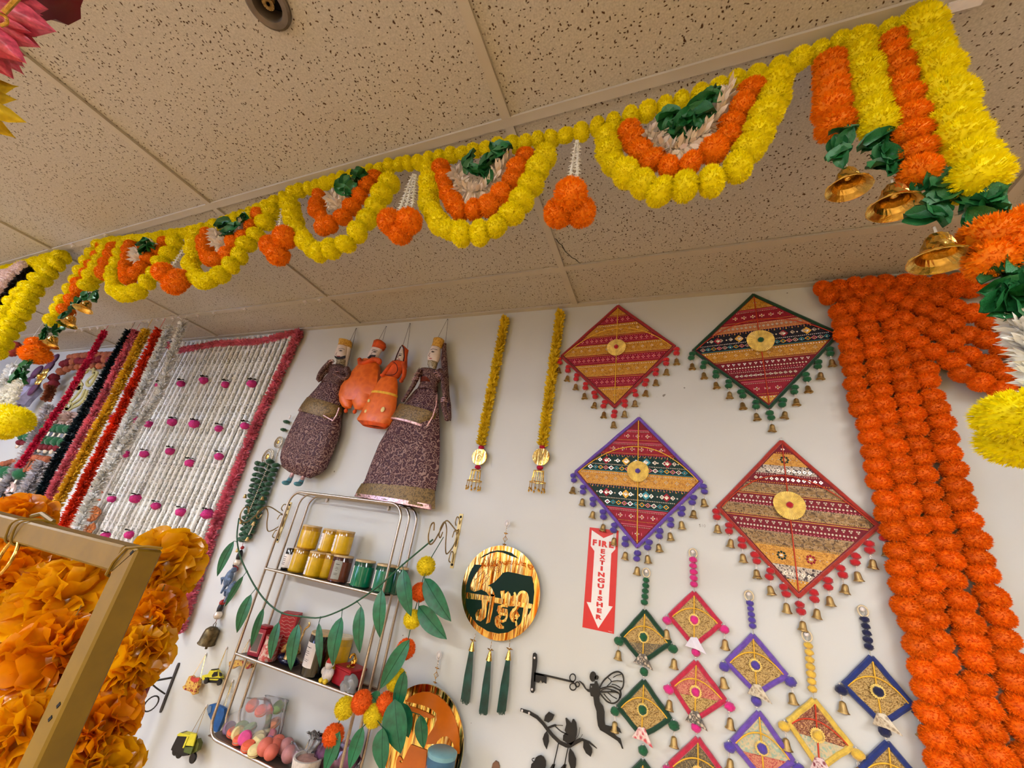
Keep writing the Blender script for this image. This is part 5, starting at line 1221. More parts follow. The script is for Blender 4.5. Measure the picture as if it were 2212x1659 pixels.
ball(mb, c + V((0, -.01, 0)), .02, 8, 5); mb.obj('metal_flower', M_gold, t, True)
mb = MB(); tube(mb, [at(*CB(650, 730), ywl), at(*CB(560, 880), ywl), at(*CB(430, 1010), ywl)], .006, 4); mb.obj('cord', M_string, t)
# red pompoms peeping at the left edge
t = thing('pompom_string', 'brick red pompoms on a string at the left edge above the white tassels', 'garland', at(20, 745, 1.0))
for u, v in ((190, 580), (180, 620), (130, 680), (85, 670), (160, 655)): pom('pompom', t, at(*CB(u, v), 1.0), .028, mat('brick_pompom', (150, 44, 30), .8, bmp=0, jitter=.2), 'felt', V((0, 0, 1)), .75)
# pale outlined hanging low on the far left, just above the orange flowers
t = thing('wire_motif', 'pale wire and black cord wall motif just above the big orange flowers at left', 'wall hanging', at(20, 1050, ywl))
mb = MB()
for L in ([(10, 930), (60, 900), (110, 960), (80, 1020), (20, 1000)], [(100, 880), (160, 920), (150, 1000), (60, 1040)], [(0, 1060), (60, 1020), (130, 1060)]):
    q = spline([at(*C8(*p), ywl) for p in L], 3); tube(mb, q, .012, 5)
mb.obj('wire', M_rodw, t, True)
mb = MB(); tube(mb, [at(*C8(0, 1000), ywl), at(*C8(60, 1040), ywl), at(*C8(140, 1020), ywl)], .012, 5); mb.obj('cord', M_blk, t, True)
# dried orange slices
M_peel = mat('dried_peel', (150, 78, 30), .6, vary=.2); M_pulp = mat('dried_pulp', (186, 104, 44), .5, vary=.35, nscale=60, bmp=.6); M_coral = mat('coral_bead', (240, 120, 80), .4, vary=.1)
t = thing('orange_slice_string', 'string of dried orange slices and coral beads in front of the white bud curtain', 'garland', at(222, 1050, D - .05))
yo = D - .05
C9 = crop(0, 1035, 2.658)
for u, v, ru, rv in ((436, 285, 68, 42), (530, 198, 44, 46), (520, 290, 18, 44), (480, 330, 30, 20)):
    c = at(*C9(u, v), yo); a = at(*C9(u + ru, v), yo); r = abs(a.x - c.x)
    if v == 330: pom('bead', t, c, .018, M_coral, 'felt'); continue
    mb = MB(); rz = abs(at(*C9(u, v - rv), yo).z - c.z); tube(mb, [c + V((r * math.cos(q * PI / 12), .004 * math.sin(q), rz * math.sin(q * PI / 12))) for q in range(24)], .0028, 6, closed=True); o = mb.obj('peel_ring', M_peel, t, True)
    mb = MB()
    for k in range(10):
        q0, q1 = k * PI / 5 + .07, (k + 1) * PI / 5 - .07; vs = [c + V((r * .1 * math.cos((q0 + q1) / 2), 0, rz * .1 * math.sin((q0 + q1) / 2)))] + [c + V((r * .93 * math.cos(q0 + (q1 - q0) * j / 3), 0, rz * .93 * math.sin(q0 + (q1 - q0) * j / 3))) for j in range(4)]
        m5 = len(vs); mb.add([v_ + V((0, -.002, 0)) for v_ in vs] + [v_ + V((0, .002, 0)) for v_ in vs], [(0, j + 1, j + 2) for j in range(3)] + [(m5, m5 + j + 2, m5 + j + 1) for j in range(3)] + [(j, j + m5, (j + 1) % m5 + m5, (j + 1) % m5) for j in range(m5)])
    mb.obj('segments', M_pulp, t)
for u, v in ((580, 75), (566, 118)): mb = MB(); ball(mb, at(*C9(u, v), yo), (.013, .010, .008), 10, 6); mb.obj('bead', M_coral, t, True)
mb = MB(); tube(mb, [at(*C9(620, -20), yo), at(*C9(600, 40), yo), at(*C9(570, 110), yo), at(*C9(530, 200), yo)], .0012, 4); mb.obj('cord', M_string, t)
# ------------------------------------------------------------------ green beaded hanging beside the curtain
CG = crop(440, 860, 3.073); yg = D - .016
t = thing('green_bead_hanging', 'hanging of dark green beads with two silver rosettes and tiny bells beside the pink border', 'wall hanging', at(*CG(570, 120), yg))
M_gb = mat('green_velvet_bead', (10, 74, 40), .6, vary=.3, nscale=9, jitter=.2, sheen=.3)
for u, v in ((549, 158), (530, 210)): pom('bead', t, at(*CG(u, v), yg), .017, M_gb, 'felt', V((0, 0, 1)), .55)
mb = MB(); ball(mb, at(*CG(572, 125), yg), (.006, .004, .012), 8, 5); mb.obj('clear_hook', M_clear2, t, True)
for u, v, r in ((497, 292, .025), (425, 388, .034)):
    c = at(*CG(u, v), yg - .004); mb = MB()
    for rr, rad in ((1, .0030), (.72, .0022), (.4, .0022)): tube(mb, [c + V((r * rr * math.cos(q * PI / 14), -.002 * (1 - rr), r * 1.15 * rr * math.sin(q * PI / 14))) for q in range(28)], rad, 5, closed=True)
    for k in range(16): q = k * PI / 8; ball(mb, c + V((r * .86 * math.cos(q), -.002, r * .98 * math.sin(q))), .0022, 5, 4)
    mb.obj('rosette', mat('antique_silver', (190, 176, 150), .35, .7, vary=.3, nscale=200), t, True)
    mb = MB(); ball(mb, c, (r * .36, .004, r * .4), 10, 6); mb.obj('centre_stone', M_gold, t, True)
mb = MB()
for k in range(9): ball(mb, at(*CG(505 - k * 3.2, 330 + k * 9), yg - .004), .0035, 6, 4)
mb.obj('bead_chain', M_pearl, t, True)
n = 0
for j, (top_, bot_) in enumerate((((362, 435), (245, 975)), ((395, 440), (262, 970)), ((440, 420), (280, 960)), ((478, 445), (300, 915)))):
    A, Bv = V(top_), V(bot_); cnt = 15 if j in (0, 3) else 14
    for k in range(cnt):
        s = k / cnt; q = A.lerp(Bv, s); pom('bead', t, at(*CG(q.x, q.y), yg - .004 - .004 * (j % 2)), .0185, M_gb, 'felt', V((.3 if j < 2 else -.3, 0, 1)), .62)
mb = MB()
for k in range(36): q = V((430, 440)).lerp(V((262, 850)), k / 35); ball(mb, at(*CG(q.x, q.y), yg - .022), .0032, 5, 4)
for k in range(10): q = V((330, 840)).lerp(V((300, 905)), k / 9); ball(mb, at(*CG(q.x, q.y), yg - .022), .0032, 5, 4)
mb.obj('bead_chain', M_pearl, t, True)
for u, v in ((272, 650), (388, 665), (243, 822), (325, 832), (285, 935), (220, 1010)): place('bell', BELL, at(*CG(u, v + 12), yg - .02), t, Euler((0, RNG.uniform(-.3, .3), 0)), .018)
# bird and bell string below it
t = thing('bird_bell_string', 'beaded string with small blue grey birds ending in an old brass bell', 'wall hanging', at(*CG(255, 990), yg))
M_rb = mat('red_bead', (150, 30, 26), .4, vary=.2); M_bird = mat('blue_grey_paint', (92, 110, 136), .5, vary=.3, nscale=90); M_old = mat('old_brass', (108, 92, 62), .45, .8, vary=.35, nscale=60, bmp=.5)
for u, v, r, m in ((257, 993, .006, M_rb), (222, 1090, .011, M_pearl), (208, 1135, .010, M_rb), (205, 1110, .006, M_black), (124, 1357, .009, M_rb), (96, 1440, .013, M_pearl), (150, 1300, .008, M_bird)): mb = MB(); ball(mb, at(*CG(u, v), yg), r * 1.35, 9, 6); mb.obj('bead', m, t, True)
for u, v in ((238, 1045), (110, 1395)): mb = MB(); ball(mb, at(*CG(u, v), yg), (.012, .012, .026), 9, 6); mb.obj('bead', M_black, t, True)
for u, v, s in ((165, 1195, 1.4), (175, 1275, 1.1)):
    c = at(*CG(u, v), yg - .008); mb = MB(); ball(mb, c, (.014 * s, .011 * s, .026 * s), 10, 7); ball(mb, c + V((.010, 0, .026)) * s, (.009 * s,) * 3, 8, 5); tube(mb, [c + V((.012, 0, .03)) * s, c + V((.018, -.012, .028)) * s], [.004 * s, .0006], 5)
    for sg in (-1, 1): tube(mb, [c + V((0, 0, 0)), c + V((sg * .020, -.006, -.004)) * s, c + V((sg * .016, -.004, -.022)) * s], [.007 * s, .006 * s, .001], 5)
    tube(mb, [c + V((0, 0, -.02)) * s, c + V((-.008, 0, -.045)) * s], [.006 * s, .003 * s], 5); mb.obj('bird', M_bird, t, True)
mb = MB(); tube(mb, [at(*CG(*q), yg) for q in ((262, 960), (245, 1040), (222, 1090), (180, 1150), (160, 1280), (124, 1357), (96, 1440), (80, 1490))], .0014, 4); mb.obj('cord', M_rb, t)
c = at(*CG(80, 1490), yg - .01); e = at(*CG(40, 1590), yg - .01)
mb = MB(); lathe(mb, [(r_ * 1.35, z_ * 1.3) for r_, z_ in [(.001, 0), (.012, -.002), (.020, -.010), (.022, -.022), (.023, -.045), (.026, -.050), (.023, -.050), (.019, -.02), (.001, -.006)]], c + V((0, 0, -.016)), 14, Matrix.Rotation(.15, 3, 'Y')); tube(mb, [c + V((0, 0, .002)), c + V((-.010, 0, -.010)), c + V((-.004, 0, -.018)), c + V((.008, 0, -.016)), c + V((.004, 0, 0))], .0016, 5)
tube(mb, [c + V((.012, -.016, -.020)), c + V((.026, -.02, -.018))], .004, 6); mb.obj('bell', M_old, t, True); mb = MB(); tube(mb, [c + V((0, 0, -.06)), c + V((0, 0, -.098))], .005, 6); mb.obj('clapper', M_old, t, True)
# dark iron bracket with maroon bead strings
CK = crop(0, 1380, 5.267); yk = D - .006
t = thing('iron_bracket', 'dark iron wall bracket with a ring, holding maroon beads behind the big flowers', 'bracket', at(368, 1490, D))
M_iron = mat('dark_iron', (70, 66, 62), .45, .5, vary=.2)
a, b = at(*CK(2030, 275), yk), at(*CK(1815, 840), yk); mb = MB(); stroke(mb, [(a.x, a.z), (a.x, a.z - .01), (b.x, b.z + .01), (b.x, b.z)], [.007, .012, .012, .007], D, .006); mb.obj('wall_bar', M_iron, t)
x0 = at(*CK(1960, 440), D).x; z0 = at(*CK(1960, 440), D).z; z1 = at(*CK(1880, 620), D).z
mb = MB(); tube(mb, [V((x0, D - .004, z0)), V((x0, D - .11, z0 + .002))], .004, 6); tube(mb, spline([V((x0, D - .004, z1)), V((x0, D - .05, z1 + .03)), V((x0, D - .08, z0 - .005))], 5), .003, 6)
tube(mb, [V((x0, D - .045 + .026 * math.cos(q * PI / 8), z1 - .025 + .026 * math.sin(q * PI / 8))) for q in range(16)], .0028, 6, closed=True); mb.obj('arm', M_iron, t, True)
t = thing('bead_bunch', 'bunch of maroon bead strings hanging from the dark iron bracket', 'garland', V((x0, D - .1, z0)))
M_mb = mat('maroon_bead', (104, 28, 22), .5, vary=.3, nscale=120, bmp=.8, bd=.004)
for k in range(6):
    xx = x0 - .016 + .007 * k; mb = MB(); tube(mb, [V((xx, D - .1 + .006 * (k % 2), z0)), V((xx - .004, D - .1, z0 - .3)), V((xx - .002, D - .1, z0 - .62))], .0045, 6); mb.obj('bead_string', M_mb, t, True)
# ------------------------------------------------------------------ Rajasthani string puppets
M_emb = scroll('maroon_embroidered', (60, 6, 20), (146, 114, 104), 58); M_emb2 = scroll('maroon_embroidered_fine', (56, 6, 18), (140, 108, 98), 84)
M_olive = brocade('olive_gold_brocade', (82, 62, 26), (126, 98, 48), 110, .3)
M_trim = mat('pink_silver_trim', (226, 176, 176), .3, .6, vary=.4, nscale=160, bmp=.4)
M_facew = mat('painted_white_face', (226, 208, 196), .6, vary=.04); M_crown = brocade('crown_gold', (188, 134, 42), (226, 178, 80), 90, .25)
M_ink = mat('ink', (24, 14, 14), .6, bmp=0); M_collar = brocade('beaded_collar', (110, 96, 72), (196, 182, 150), 120, .3)
M_ocl = brocade('tie_dye_orange', (214, 92, 18), (232, 110, 30), 24, 0); M_ocl2 = mat('orange_cotton', (206, 78, 22), .8, vary=.35, nscale=18, bmp=.4)
M_belt = mat('copper_belt', (132, 58, 40), .4, .5, vary=.3); M_mar = mat('maroon_plain', (58, 12, 22), .8, vary=.2)
M_blue = mat('dusty_blue_shoe', (84, 142, 158), .7, vary=.1); M_dot2 = mat('undyed_dot', (228, 206, 140), .8)
CU = crop(760, 700, 3.95); CV = crop(600, 700, 4.365); CW = crop(560, 620, 3.3185)
yp_ = D - .055
def LS(cr, L, y=yp_): return [(at(*cr(*a), y), at(*cr(*b), y)) for a, b in L]
def fold(mb, n, amp, seed):
    """vertical folds pressed into a lofted skirt of n points round"""
    rg = random.Random(seed); ph = rg.random() * 6; N = len(mb.v) // n
    for i in range(N):
        c = sum((V(mb.v[i * n + k]) for k in range(n)), V((0, 0, 0))) / n
        for k in range(n):
            d = V(mb.v[i * n + k]) - c; q = 2 * PI * k / n
            mb.v[i * n + k] = tuple(c + d * (1 + amp * (i / max(1, N - 1)) * math.sin(q * 7 + ph + .2 * i)))
def part(t, name, secs, m, dr=.45, y=yp_, n=20, f=0, cap=True, cr=None):
    mb = MB(); loft(mb, LS(cr, secs, y), y, dr, n, 0, cap)
    if f: fold(mb, n, f, len(secs))
    return mb.obj(name, m, t, True)
def limb(t, name, pts, r, m, cr, y=yp_ - .03):
    mb = MB(); P = [at(*cr(*q), y + dy) for q, dy in pts]; tube(mb, spline(P, 4), [r[0] + (r[-1] - r[0]) * i / (4 * (len(P) - 1)) for i in range(4 * (len(P) - 1) + 1)], 9); e = P[-1]; ball(mb, e, (r[-1] * 1.25,) * 3, 8, 6); return mb.obj(name, m, t, True)
def features(t, cr, eye, brow, nose, mouth, y, beard=None, s=1):
    mb = MB()
    def st(P, w): stroke(mb, [(p.x, p.z) for p in spline([at(*cr(*q), y) for q in P], 4)], w, y, .001)
    u, v = eye; st([(u - 16 * s, v), (u - 4 * s, v - 7 * s), (u + 14 * s, v)], .0020); st([(u - 16 * s, v + 1), (u, v + 5 * s), (u + 14 * s, v + 1)], .0014)
    e = at(*cr(u, v - 1), y); disc(mb, e.x, y - .001, e.z, .0028, 0, 8)
    st(brow, .0018); st(nose, .0012)
    mb.obj('painted_eye', M_ink, t)
    mb = MB(); P = [at(*cr(*q), y) for q in mouth]; stroke(mb, [(p.x, p.z) for p in P], .003, y, .0012); mb.obj('painted_mouth', f_red, t)
    if beard: mb = MB(); prism(mb, xz(beard, cr, y), y, .004); mb.obj('beard', M_ink, t)
def strings(t, cr, L, y=yp_):
    mb = MB()
    for a, b in L: tube(mb, [V((at(*cr(*a), D).x, D - .003, at(*cr(*a), D).z)), at(*cr(*b), y)], .0008, 4)
    p = at(*cr(*L[0][0]), D - .004); ball(mb, p, .0022, 6, 4); mb.obj('hanging_string', M_ink, t)
# tall woman puppet at right
t = thing('string_puppet', 'tall maroon woman puppet with gold crown and long veil, right of the orange puppets', 'puppet', at(*CU(500, 1500), yp_))
part(t, 'skirt', [((545, 560), (725, 570)), ((480, 640), (738, 660)), ((405, 740), (742, 780)), ((340, 850), (746, 900)), ((240, 1020), (745, 1080)), ((165, 1200), (735, 1260)), ((110, 1340), (715, 1380)), ((88, 1370), (706, 1420))], M_emb, .28, f=.05, cr=CU)
part(t, 'hem', [((90, 1365), (707, 1415)), ((60, 1420), (700, 1500)), ((42, 1465), (690, 1575))], M_olive, .29, f=.06, cap=False, cr=CU)
part(t, 'hem_trim', [((43, 1450), (692, 1545)), ((39, 1475), (688, 1588))], M_trim, .30, f=.06, cap=False, cr=CU)
part(t, 'sash', [((410, 685), (722, 765)), ((375, 750), (712, 810)), ((340, 800), (625, 870)), ((338, 808), (622, 880))], M_olive, .36, y=yp_ - .012, cr=CU)
part(t, 'sash_trim', [((340, 803), (628, 868)), ((338, 815), (622, 888))], M_trim, .42, y=yp_ - .016, cr=CU)
mb = MB(); tube(mb, [at(*CU(*q), yp_ - .06) for q in ((728, 600), (720, 690), (690, 790), (640, 870))], .003, 6); mb.obj('side_trim', M_trim, t, True)
part(t, 'bodice', [((590, 385), (735, 395)), ((572, 400), (765, 410)), ((585, 440), (760, 470)), ((590, 500), (730, 510)), ((560, 560), (730, 570))], M_emb2, .5, cr=CU)
part(t, 'belt', [((592, 460), (700, 465)), ((585, 500), (698, 505))], M_belt, .62, y=yp_ - .006, cr=CU)
part(t, 'chest_ornament', [((600, 395), (700, 400)), ((605, 430), (695, 440)), ((625, 458), (675, 460))], M_collar, .6, y=yp_ - .006, cr=CU)
part(t, 'neck', [((650, 320), (730, 325)), ((648, 350), (725, 358)), ((665, 385), (715, 388))], M_collar, .7, cr=CU)
part(t, 'head', [((685, 195), (758, 205)), ((668, 235), (755, 245)), ((652, 275), (750, 285)), ((648, 305), (742, 312)), ((660, 325), (728, 328))], M_facew, .7, cr=CU)
yf_ = yp_ - .024
features(t, CU, (692, 237), [(672, 222), (695, 212), (730, 222)], [(668, 245), (655, 272), (668, 275)], [(662, 292), (682, 294)], yf_ - .002, None, .8)
part(t, 'crown', [((715, 122), (775, 125)), ((700, 130), (788, 138)), ((693, 165), (775, 172)), ((683, 195), (762, 206))], M_crown, .72, cr=CU)
part(t, 'veil', [((778, 160), (806, 165)), ((768, 230), (806, 240)), ((760, 300), (815, 320)), ((770, 400), (822, 420)), ((790, 560), (832, 600)), ((800, 700), (845, 690)), ((815, 780), (850, 790)), ((800, 815), (845, 825))], M_emb2, .6, y=yp_ + .012, cr=CU)
limb(t, 'arm', [((585, 395), 0), ((560, 440), -.004), ((530, 510), -.006), ((480, 590), -.004), ((440, 650), 0)], (.013, .008), M_emb2, CU)
limb(t, 'arm', [((745, 400), 0), ((785, 460), -.004), ((790, 540), -.006), ((800, 620), -.004), ((785, 700), 0), ((815, 800), 0)], (.015, .012), M_emb2, CU)
for q in ((560, 430), (540, 480), (548, 465), (727, 425), (742, 440), (755, 455), (787, 640), (786, 655), (785, 668)): c = at(*CU(*q), yp_ - .034); mb = MB(); tube(mb, [c + V((.0145 * math.cos(k * PI / 6), .0145 * math.sin(k * PI / 6), .004 * math.cos(k * PI / 6))) for k in range(12)], .0016, 5, closed=True); mb.obj('bangle', M_trim, t, True)
strings(t, CU, [((818, -40), (735, 115)), ((822, -40), (800, 160))])
# man puppet at left
t = thing('string_puppet', 'maroon man puppet with gold crown, black beard and blue shoes, leftmost of the four', 'puppet', at(*CV(280, 1400), yp_))
part(t, 'skirt', [((420, 540), (590, 575)), ((375, 600), (590, 640)), ((290, 700), (592, 740)), ((215, 830), (590, 860)), ((150, 960), (580, 980)), ((95, 1080), (555, 1080)), ((45, 1200), (510, 1190)), ((30, 1275), (478, 1270)), ((45, 1345), (440, 1360)), ((110, 1395), (390, 1410)), ((170, 1418), (300, 1455))], M_emb, .33, f=.05, cr=CV)
part(t, 'sash', [((290, 700), (600, 780)), ((240, 770), (596, 830)), ((212, 815), (550, 890)), ((205, 825), (520, 915))], M_olive, .40, y=yp_ - .010, cr=CV)
part(t, 'sash_trim', [((215, 812), (425, 845)), ((208, 830), (420, 862))], M_trim, .5, y=yp_ - .016, cr=CV)
mb = MB(); tube(mb, [at(*CV(*q), yp_ - .055) for q in ((580, 790), (555, 860), (520, 912), (430, 860))], .003, 6); mb.obj('side_trim', M_trim, t, True)
part(t, 'bodice', [((500, 395), (650, 405)), ((480, 425), (680, 440)), ((480, 480), (650, 500)), ((420, 545), (600, 580))], M_emb2, .5, cr=CV)
part(t, 'neck', [((560, 335), (640, 340)), ((555, 385), (635, 392))], M_collar, .7, cr=CV)
part(t, 'head_cloth', [((600, 205), (690, 215)), ((610, 300), (672, 310)), ((600, 400), (650, 410))], M_facew, .5, y=yp_ + .010, cr=CV)
part(t, 'head', [((576, 207), (660, 215)), ((562, 240), (655, 250)), ((546, 285), (648, 290)), ((545, 315), (638, 318)), ((560, 340), (625, 342))], M_facew, .65, cr=CV)
features(t, CV, (593, 252), [(572, 238), (595, 228), (632, 240)], [(565, 262), (546, 290), (560, 296)], [(560, 303), (588, 304)], yp_ - .024, [(538, 300), (560, 310), (600, 312), (640, 300), (638, 322), (600, 334), (560, 332), (545, 322)])
part(t, 'crown', [((582, 150), (690, 162)), ((584, 158), (696, 172)), ((582, 185), (692, 195)), ((576, 206), (690, 216))], M_crown, .6, cr=CV)
mb = MB()
for k in range(6): p = at(*CV(592 + k * 17, 152 + k * 3), yp_ - .008); q_ = p + V((0, 0, .008 + .003 * (k % 2))); tube(mb, [p, q_], [.006, .0015], 6)
mb.obj('crown_points', M_crown, t, True)
limb(t, 'arm', [((490, 420), .01), ((430, 470), 0), ((385, 530), -.004), ((400, 470), -.012), ((440, 410), -.016), ((490, 360), -.018)], (.013, .011), M_emb2, CV)
limb(t, 'arm', [((650, 420), .0), ((670, 480), -.004), ((620, 510), -.016), ((550, 470), -.022)], (.015, .011), M_emb2, CV)
for q in ((505, 345), (510, 355), (500, 362), (560, 460), (550, 465), (540, 470)): c = at(*CV(*q), yp_ - .052); mb = MB(); tube(mb, [c + V((.010 * math.cos(k * PI / 6), .010 * math.sin(k * PI / 6), .005 * math.cos(k * PI / 6))) for k in range(12)], .0015, 5, closed=True); mb.obj('bangle', M_trim, t, True)
for a, b in (((135, 1425), (100, 1490)), ((235, 1455), (212, 1500))):
    mb = MB(); A, B_ = at(*CV(*a), yp_ - .01), at(*CV(*b), yp_ - .02); tube(mb, [A + V((0, 0, .01)), A, B_], [.008, .009, .010], 8); o = mb.obj('ankle', M_trim, t, True)
    mb = MB(); ball(mb, B_ + V((-.002, -.010, -.006)), (.015, .020, .010), 10, 7); tube(mb, [A + V((0, 0, -.004)), B_], [.009, .012], 8); mb.obj('shoe', M_blue, t, True)
strings(t, CV, [((742, 42), (680, 165)), ((744, 42), (705, 205)), ((744, 42), (655, 420))])
# orange man puppet
t = thing('string_puppet', 'orange puppet with round turban, black moustache and knotted trousers', 'puppet', at(*CW(650, 870), yp_))
part(t, 'tunic', [((740, 520), (855, 530)), ((710, 560), (864, 580)), ((650, 630), (862, 660)), ((590, 720), (850, 740)), ((578, 780), (820, 790)), ((590, 820), (790, 830))], M_ocl, .4, f=.10, cr=CW)
part(t, 'trouser_leg', [((578, 770), (665, 780)), ((580, 820), (668, 830)), ((595, 855), (655, 865)), ((612, 868), (635, 872))], M_ocl, .6, f=.08, y=yp_ - .01, cr=CW)
part(t, 'trouser_leg', [((665, 760), (800, 775)), ((668, 820), (785, 830)), ((680, 860), (760, 870)), ((690, 878), (735, 880))], M_ocl, .5, f=.08, y=yp_ - .012, cr=CW)
for q in ((622, 886), (685, 892)): mb = MB(); ball(mb, at(*CW(*q), yp_ - .01), (.010, .009, .012), 8, 6); mb.obj('cloth_foot', M_ocl2, t, True)
mb = MB(); tube(mb, spline([at(*CW(*q), yp_ - .028) for q in ((720, 530), (745, 545), (790, 530), (830, 520), (862, 530), (855, 550))], 4), .012, 8); ball(mb, at(*CW(720, 522), yp_ - .03), .012, 8, 6); ball(mb, at(*CW(722, 545), yp_ - .03), (.014, .01, .009), 8, 6); mb.obj('scarf', M_ocl2, t, True)
part(t, 'head', [((815, 432), (882, 445)), ((800, 460), (868, 470)), ((785, 485), (855, 495)), ((780, 505), (845, 515))], M_facew, .6, cr=CW)
part(t, 'turban', [((840, 380), (880, 384)), ((826, 392), (902, 402)), ((820, 415), (905, 425)), ((812, 438), (888, 450))], M_ocl2, .65, cr=CW)
features(t, CW, (828, 465), [(808, 455), (825, 450), (850, 460)], [(812, 468), (802, 480), (812, 482)], [(800, 497), (815, 499)], yp_ - .022, [(778, 510), (800, 488), (835, 490), (828, 502), (805, 498), (788, 516)], .8)
strings(t, CW, [((912, 283), (858, 378)), ((914, 283), (885, 382))])
# orange woman puppet
t = thing('string_puppet', 'orange woman puppet with pointed hood and spotted bell skirt', 'puppet', at(*CW(820, 960), yp_ - .01))
y7 = yp_ - .014
part(t, 'skirt', [((885, 640), (985, 650)), ((850, 690), (992, 700)), ((815, 750), (988, 765)), ((768, 840), (980, 860)), ((735, 910), (960, 935)), ((708, 955), (938, 985)), ((712, 965), (930, 993))], M_ocl, .42, f=.05, cap=False, y=y7, cr=CW)
part(t, 'skirt_lining', [((712, 960), (935, 986)), ((745, 995), (905, 1012)), ((770, 985), (890, 1000))], M_ocl2, .42, cap=False, y=y7, cr=CW)
part(t, 'skirt_stripe', [((812, 752), (990, 775)), ((806, 768), (988, 792))], r_yel, .44, cap=False, y=y7 - .001, cr=CW)
for q, r in (((785, 815), .007), ((762, 890), .007), ((885, 878), .011)): mb = MB(); ball(mb, at(*CW(*q), y7 - .034), (r, .003, r * 1.2), 8, 5); mb.obj('undyed_dot', M_dot2, t, True)
part(t, 'bodice', [((955, 535), (1042, 540)), ((920, 570), (1035, 590)), ((882, 625), (1000, 645)), ((885, 645), (985, 655))], M_ocl2, .5, y=y7, cr=CW)
limb(t, 'arm', [((1035, 545), 0), ((1042, 600), -.004), ((1035, 640), -.006), ((1018, 672), -.006)], (.012, .008), M_ocl2, CW, y7 - .01)
limb(t, 'arm', [((955, 545), -.01), ((920, 590), -.014), ((895, 625), -.016), ((880, 632), -.016)], (.010, .007), M_ocl2, CW, y7 - .01)
mb = MB(); tube(mb, spline([at(*CW(*q), y7 - .03) for q in ((965, 540), (985, 560), (990, 600), (960, 630), (900, 630))], 4), .0018, 5); mb.obj('bodice_piping', M_mar, t, True)
part(t, 'head', [((1018, 440), (1030, 440)), ((1000, 470), (1040, 475)), ((982, 505), (1036, 510)), ((974, 528), (1030, 532))], M_facew, .6, y=y7, cr=CW)
part(t, 'hood', [((1022, 415), (1036, 420)), ((1035, 440), (1068, 450)), ((1042, 490), (1060, 500)), ((1036, 560), (1058, 580))], M_ocl2, .8, y=y7 + .008, cr=CW)
mb = MB(); tube(mb, [at(*CW(*q), y7 - .018) for q in ((972, 530), (990, 480), (1012, 432), (1024, 418), (1036, 440), (1040, 500), (1034, 532))], .0028, 6); mb.obj('hood_border', M_mar, t, True)
features(t, CW, (1010, 490), [(998, 482), (1010, 476), (1026, 482)], [(1000, 492), (992, 506), (1000, 508)], [(996, 516), (1010, 518)], y7 - .018, None, .6)
strings(t, CW, [((1082, 262), (1030, 418)), ((1086, 262), (1062, 440))])
# ------------------------------------------------------------------ metal wall rack with its things
yF, yM, yBk = 1.33, 1.385, 1.437
pT, pB = at(700, 1069, yF).z, at(560, 1646, yF).z
xL, xR_ = (at(612, 1110, yF).x + at(460, 1570, yF).x) / 2 - .004, (at(858, 1130, yF).x + at(739, 1651, yF).x) / 2 + .004
z1, z2 = (at(566, 1229, yF).z + at(810, 1280, yF).z) / 2, (at(505, 1417, yF).z + at(765, 1497, yF).z) / 2
t = thing('wall_rack', 'champagne metal rack with rounded frames and three shelves on the wall', 'shelf', V(((xL + xR_) / 2, yM, pB)))
for y in (yF, yM, yBk):
    P = []; r = .055
    for cx, cz, a0 in ((xR_ - r, pT - r, 0), (xL + r, pT - r, 90), (xL + r, pB + r, 180), (xR_ - r, pB + r, 270)):
        for k in range(7): q = math.radians(a0 + 15 * k); P.append(V((cx + r * math.cos(q), y, cz + r * math.sin(q))))
    mb = MB(); tube(mb, P, .0052, 10, closed=True); mb.obj('tube_frame', M_steel, t, True)
for x in (xL + .02, xR_ - .02): mb = MB(); tube(mb, [V((x, yF, pT - .008)), V((x, yBk, pT - .008))], .0028, 6); mb.obj('cross_bar', M_steel, t, True)
for z in (z1, z2, pB + .004):
    mb = MB(); box(mb, ((xL + xR_) / 2, (yF + yBk) / 2, z - .002), (xR_ - xL - .01, yBk - yF, .003)); mb.obj('shelf_plate', mat('shelf_steel', (120, 104, 90), .45, .7, vary=.15, nscale=14, bmp=.05), t)
    if z > pB + .05:
        for y in (yF, yBk): mb = MB(); tube(mb, [V((xL, y, z)), V((xR_, y, z))], .0050, 10); mb.obj('shelf_rail', M_steel, t, True)
a = at(700, 1088, yBk)
mb = MB(); ball(mb, V((a.x, D - .006, pT - .012)), (.006, .005, .012), 8, 6); tag(mb.obj('clear_hook', M_clear2, None, True), 'clear adhesive hook carrying the metal rack at its upper left', 'hook')
a = at(840, 1100, D); mb = MB(); ball(mb, V((a.x, D - .006, pT - .012)), (.006, .005, .012), 8, 6); tag(mb.obj('clear_hook', M_clear2, None, True), 'clear adhesive hook carrying the metal rack at its upper right', 'hook')
M_wood = mat('cork_lid', (206, 176, 130), .7, vary=.12, nscale=50)
M_lab = mat('paper_label', (236, 226, 218), .6, vary=.02, bmp=0); M_txt = mat('label_print', (60, 50, 48), .7, bmp=0)
M_glab = mat('grey_label', (150, 150, 140), .6, vary=.05, bmp=0)
CJ = crop(600, 1050, 5.925)
